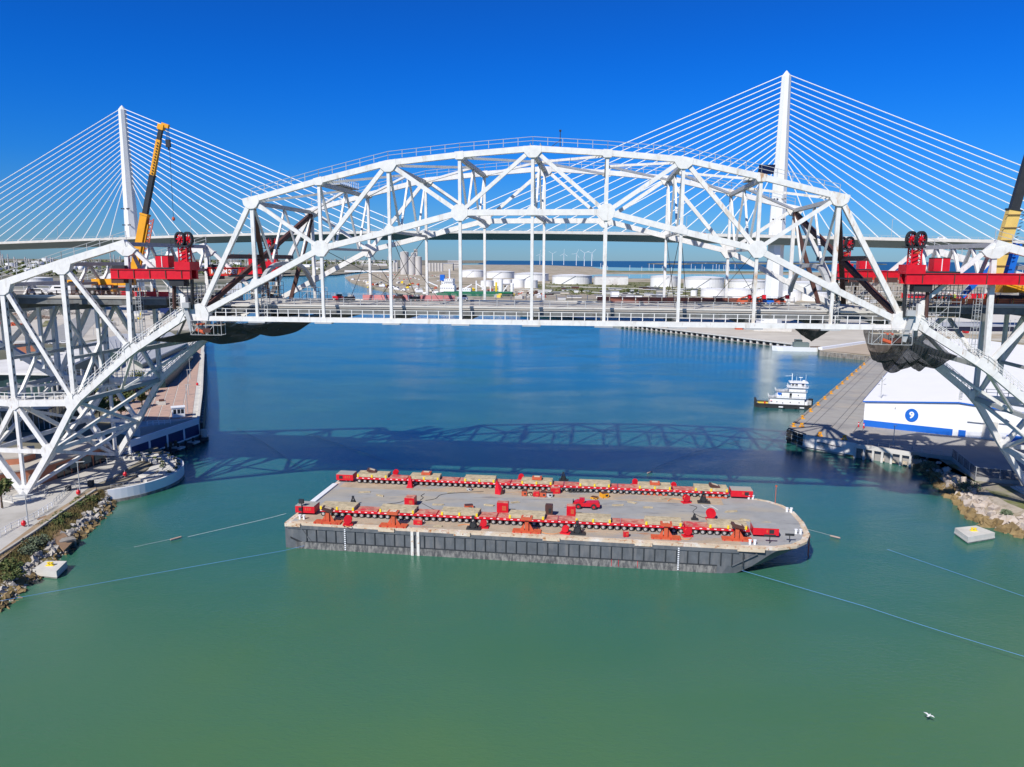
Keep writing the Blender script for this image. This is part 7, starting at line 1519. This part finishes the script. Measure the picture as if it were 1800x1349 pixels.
for k in range(26):
    x = rn.uniform(1600, 1800); y = rn.uniform(548, 598)
    if 560 < y < 584: continue
    p = G(x, y, 3); t = thing('yard_vehicle', ['dark', 'white', 'red', 'grey'][k % 4]+' vehicle parked in the pale yard beyond the warehouse', 'vehicle', p, rn.choice([0, .2, 1.5]), 'vehicles in the far right yard'); MB().box((0, 0, .9), (5, 2.2, 1.2)).build('body', [m_dark, m_cwhite, m_cred, m_cgrey][k % 4], t, local=True); MB().box((.4, 0, 1.8), (2.4, 2, .7)).build('cab', [m_bwin, m_bwin, m_bwin, m_bwin][k % 4], t, local=True)
for k in range(5):
    p = G(1765+k*8, 597-k*2, 3); t = thing('lamp_post', 'tall thin yard lamp beyond the warehouse roof, %s of the row' % ordn[k], 'lamp post', p, 0, 'yard lamps beyond the warehouse'); MB().tube((0, 0, 0), (0, 0, 12), .15, 5).build('pole', m_grey, t, local=True); MB().box((0, 0, 12), (1.6, .5, .2)).build('lamp_head', m_grey, t, local=True)
# ================================================================== PUSH BOAT, WORK BOAT, ROPES, BIRD
p = G(1376, 716, 0); t = thing('push_boat', 'white push boat with yellow foredeck and black hull moored beside the right quay', 'boat', (p.x, p.y, 0), math.radians(-14))
sc_ = 1.0; m_bh = m_dark
vs = [(-9.6, -2.2), (-8.6, -2.9), (9.6, -2.9), (9.6, 2.9), (-8.6, 2.9), (-9.6, 2.2)]
MB().extr([(x, y, -1) for x, y in vs], (0, 0, 2.1)).build('hull', m_bh, t, local=True); MB().extr([(x*.97, y*.94, 1.1) for x, y in vs], (0, 0, .06)).build('deck', m_grey, t, local=True)
mb = MB()
for a, b in zip(vs, vs[1:]+vs[:1]): mb.beam((a[0], a[1], 1.35), (b[0], b[1], 1.35), .22, .5)
mb.build('bulwark', m_bh, t, local=True); MB().box((-7.0, 0, 1.2), (3.6, 4.6, .1)).build('foredeck', m_yelb, t, local=True)
for y in (-1.6, 1.6): MB().box((-9.7, y, 1.3), (.7, .9, 3.2)).build('push_knee', m_bh, t, local=True)
lv = [(-4.9, 7.0, 4.6, 1.15, 3.7), (-2.6, 7.4, 4.3, 3.75, 6.1), (1.6, 7.2, 3.7, 6.15, 7.7)]
for k, (x0, x1, wd, z0, z1) in enumerate(lv):
    o = MB().box(((x0+x1)/2, 0, (z0+z1)/2), (x1-x0, wd, z1-z0)).build('deckhouse', m_wwall, t, local=True); MB().box(((x0+x1)/2, 0, z1+.03), (x1-x0+.7, wd+.7, .1)).build('deck_edge', m_grey, o, local=False) if False else MB().box(((x0+x1)/2, 0, z1+.03), (x1-x0+.7, wd+.7, .1)).build('deck_edge', m_grey, t, local=True)
    mb = MB(); a = Vector((x0-.3, -wd/2-.3, z1+.08)); b = Vector((x1+.3, -wd/2-.3, z1+.08)); railing(mb, a, b, .9, 1.2, .03, .025); railing(mb, a, a+Vector((0, wd+.6, 0)), .9, 1.2, .03, .025); mb.build('railing', m_wwall, t, local=True)
for x, z in ((-2.4, 2.3), (-.4, 2.0), (2.2, 2.3), (5.2, 2.3), (-1, 5.0), (4.8, 5.0)): MB().tube((x, -2.36, z), (x, -2.3, z), .2, 8).build('porthole', m_bwin, t, local=True)
MB().box((2.2, -2.18, 4.8), (.8, .06, 1.7)).build('door', m_bwin, t, local=True)
MB().extr([(-2.3, -2.2, 5.7), (-.9, -2.2, 5.7), (-.9, -2.2, 5.1), (-1.6, -2.2, 4.7), (-2.3, -2.2, 5.1)], (0, .06, 0)).build('emblem', m_blue, t, local=True)
w_ = MB().box((4.6, 0, 8.55), (5.0, 3.8, 1.5)).build('wheelhouse', m_wwall, t, local=True); MB().box((4.6, 0, 9.25), (5.1, 3.9, .3)).build('blue_band', m_blue, w_, local=True)
for x in (2.8, 4.0, 6.2): MB().box((x, -1.93, 8.7), (.85, .06, .75)).build('window', m_bwin, w_, local=True)
MB().box((2.07, 0, 8.7), (.06, 3, .75)).build('window', m_bwin, w_, local=True)
MB().box((4.8, 0, 9.55), (6.4, 4.6, .28)).build('wheelhouse_roof', m_wwall, t, local=True); MB().box((4.5, 0, 7.75), (7.0, 5.0, .1)).build('bridge_wing', m_wwall, t, local=True)
mb = MB(); a = Vector((1, -2.5, 7.8)); railing(mb, a, a+Vector((7, 0, 0)), .9, 1.0, .03, .025); mb.build('railing', m_wwall, t, local=True)
mb = MB(); mb.tube((2.6, 0, 9.7), (2.6, 0, 12.6), .14, 6).beam((2.6, 0, 11.8), (.2, 0, 11.6), .1, .1).tube((5.6, .5, 9.7), (5.6, .5, 11.2), .08, 5).box((5.6, .5, 11.2), (1.3, .2, .2)).tube((7.2, -.6, 9.7), (7.2, -.6, 12.4), .05, 5).tube((4.2, .6, 9.7), (4.2, .6, 11.4), .06, 5).box((6.6, 0, 10), (.8, .8, .5)); mb.build('mast', m_wwall, t, local=True)
MB().beam((-3.6, -1.4, 3.9), (1.2, -1.4, 7.0), 1.0, .14).build('stair', m_grey, t, local=True); mb = MB(); railing(mb, Vector((-3.6, -1.9, 3.9)), Vector((1.2, -1.9, 7.0)), .9, .8, .03, .025); mb.build('stair_railing', m_wwall, t, local=True)
MB().tube((7.8, -1.2, 1.2), (7.8, -1.2, 2.6), .7, 10).build('white_tank', m_wwall, t, local=True); MB().box((8.4, .6, 2.2), (2.4, 3.2, 1.6)).build('engine_box', m_grey, t, local=True); MB().tube((9.4, 0, 1.0), (9.4, 0, 3.6), .8, 10).build('exhaust_stack', m_dark, t, local=True)
for x in (-1, 6.2): MB().box((x, -2.95, .6), (1.5, .1, .4)).build('name_plate', m_wwall, t, local=True)
for x in (-6, 0, 4): MB().lathe((x, -3.1, .4), [(.25, -.2), (.4, 0), (.25, .2)], 8).build('fender', m_tyre, t, local=True)
MB().tube((-6.4, -.6, 1.2), (-6.4, -.6, 1.9), .28, 8).build('capstan', m_red, t, local=True); MB().lathe((-4.4, -2.36, 2.6), [(.3, -.05), (.42, 0), (.3, .05)], 10).build('life_ring', m_red, t, local=True)
p = G(1397, 617, 0); bt = boat((p.x, p.y, 0), math.radians(174), 27, 'pale grey work boat with blue gear moored at the far right quay', m_wwall, housem=m_girder)
# ---- ropes
def rope(pts, zs, r, mt, label, grp=None):
    q = [G(a, b, z) for (a, b), z in zip(pts, zs)]; sm = [q[0]]
    for a, b in zip(q, q[1:]):
        for j in range(1, 9): u = j/8; m_ = a.lerp(b, u); m_.z -= .25*math.sin(math.pi*u)*min(1, (b-a).length/40)*(1 if min(a.z, b.z) > .6 else 0); sm.append(m_)
    return tag(MB().path(sm, r, 5).build('mooring_line', mt, loc=q[0]), label, 'mooring line', grp)
rope([(-8, 1058), (250, 1012), (500, 968), (546, 957)], [1.0, .5, .5, .6], .032, m_ltblue, 'blue mooring line from the left bank to the barge stern')
rope([(503, 903), (430, 921), (330, 944)], [5.2, 2.2, .2], .025, m_rope, 'thin pale line from the barge stern to the pink float'); rope([(300, 948), (235, 962)], [.15, .1], .022, m_rope, 'thin pale line trailing left of the pink float')
rope([(1405, 926), (1440, 936), (1476, 946)], [5.1, 2.6, .3], .04, m_rope, 'white line from the barge bow down to the pale red float')
rope([(1156, 958), (1290, 999), (1520, 1066), (1810, 1157)], [3.4, .5, .6, 1.4], .032, m_ltblue, 'light blue mooring line crossing the near right water'); rope([(1560, 966), (1700, 1014), (1810, 1052)], [.3, .3, .6], .028, m_ltblue, 'short blue mooring line at the right picture edge')
rope([(700, 968), (860, 925)], [.4, 3.6], .035, m_rope, 'thin pale line rising along the barge side right of the stern')
rope([(415, 752), (470, 782), (535, 828)], [.25, .25, .25], .035, m_wrope, 'dark wire line on the water left of the barge'); rope([(530, 758), (620, 790), (705, 818)], [.25, .25, .25], .035, m_wrope, 'dark wire line on the water above the barge stern'); rope([(1115, 838), (1220, 796), (1300, 775)], [.25, .25, .25], .035, m_wrope, 'dark wire line on the water above the barge middle')
for x0, y0, x1, y1, l in ((300, 949, 318, 944, 'pink tube float on the line left of the barge'), (1460, 942, 1476, 946, 'pale red tube float right of the barge bow'), (1138, 832, 1146, 829, 'small red float in the shadow behind the barge')):
    a = G(x0, y0, .25); b = G(x1, y1, .25); o = MB().tube(a, b, .16, 8).ball(a, .16, 6).ball(b, .16, 6).build('float', m_pink, loc=a); tag(o, l, 'float')
# ---- bird
p = G(1633, 1258, 1.0); t = thing('bird', 'white seabird low over the green water near the lower right corner', 'bird', p, .6); t.scale = (.75, .75, .75); wm = M('white_feathers', (.8, .8, .8), .8, var=.05)
mb = MB().ball((0, 0, 0), .16, 10, (2.1, 1, .9)).ball((.38, 0, .06), .09, 8).add([(-.3, -.05, 0), (-.3, .05, 0), (-.55, .12, .02), (-.55, -.12, .02)], [[0, 1, 2, 3]]); mb.build('body', wm, t, local=True)
for s in (-1, 1): MB().extr([(.14, s*.08, .05), (.2, s*.42, .16), (.0, s*.85, .10), (-.1, s*.42, .13), (-.12, s*.08, .04)], (0, 0, .02)).build('wing', wm, t, local=True)
MB().tube((.44, 0, .05), (.56, 0, .03), .025, 5, r2=.008).build('beak', m_yelb, t, local=True)
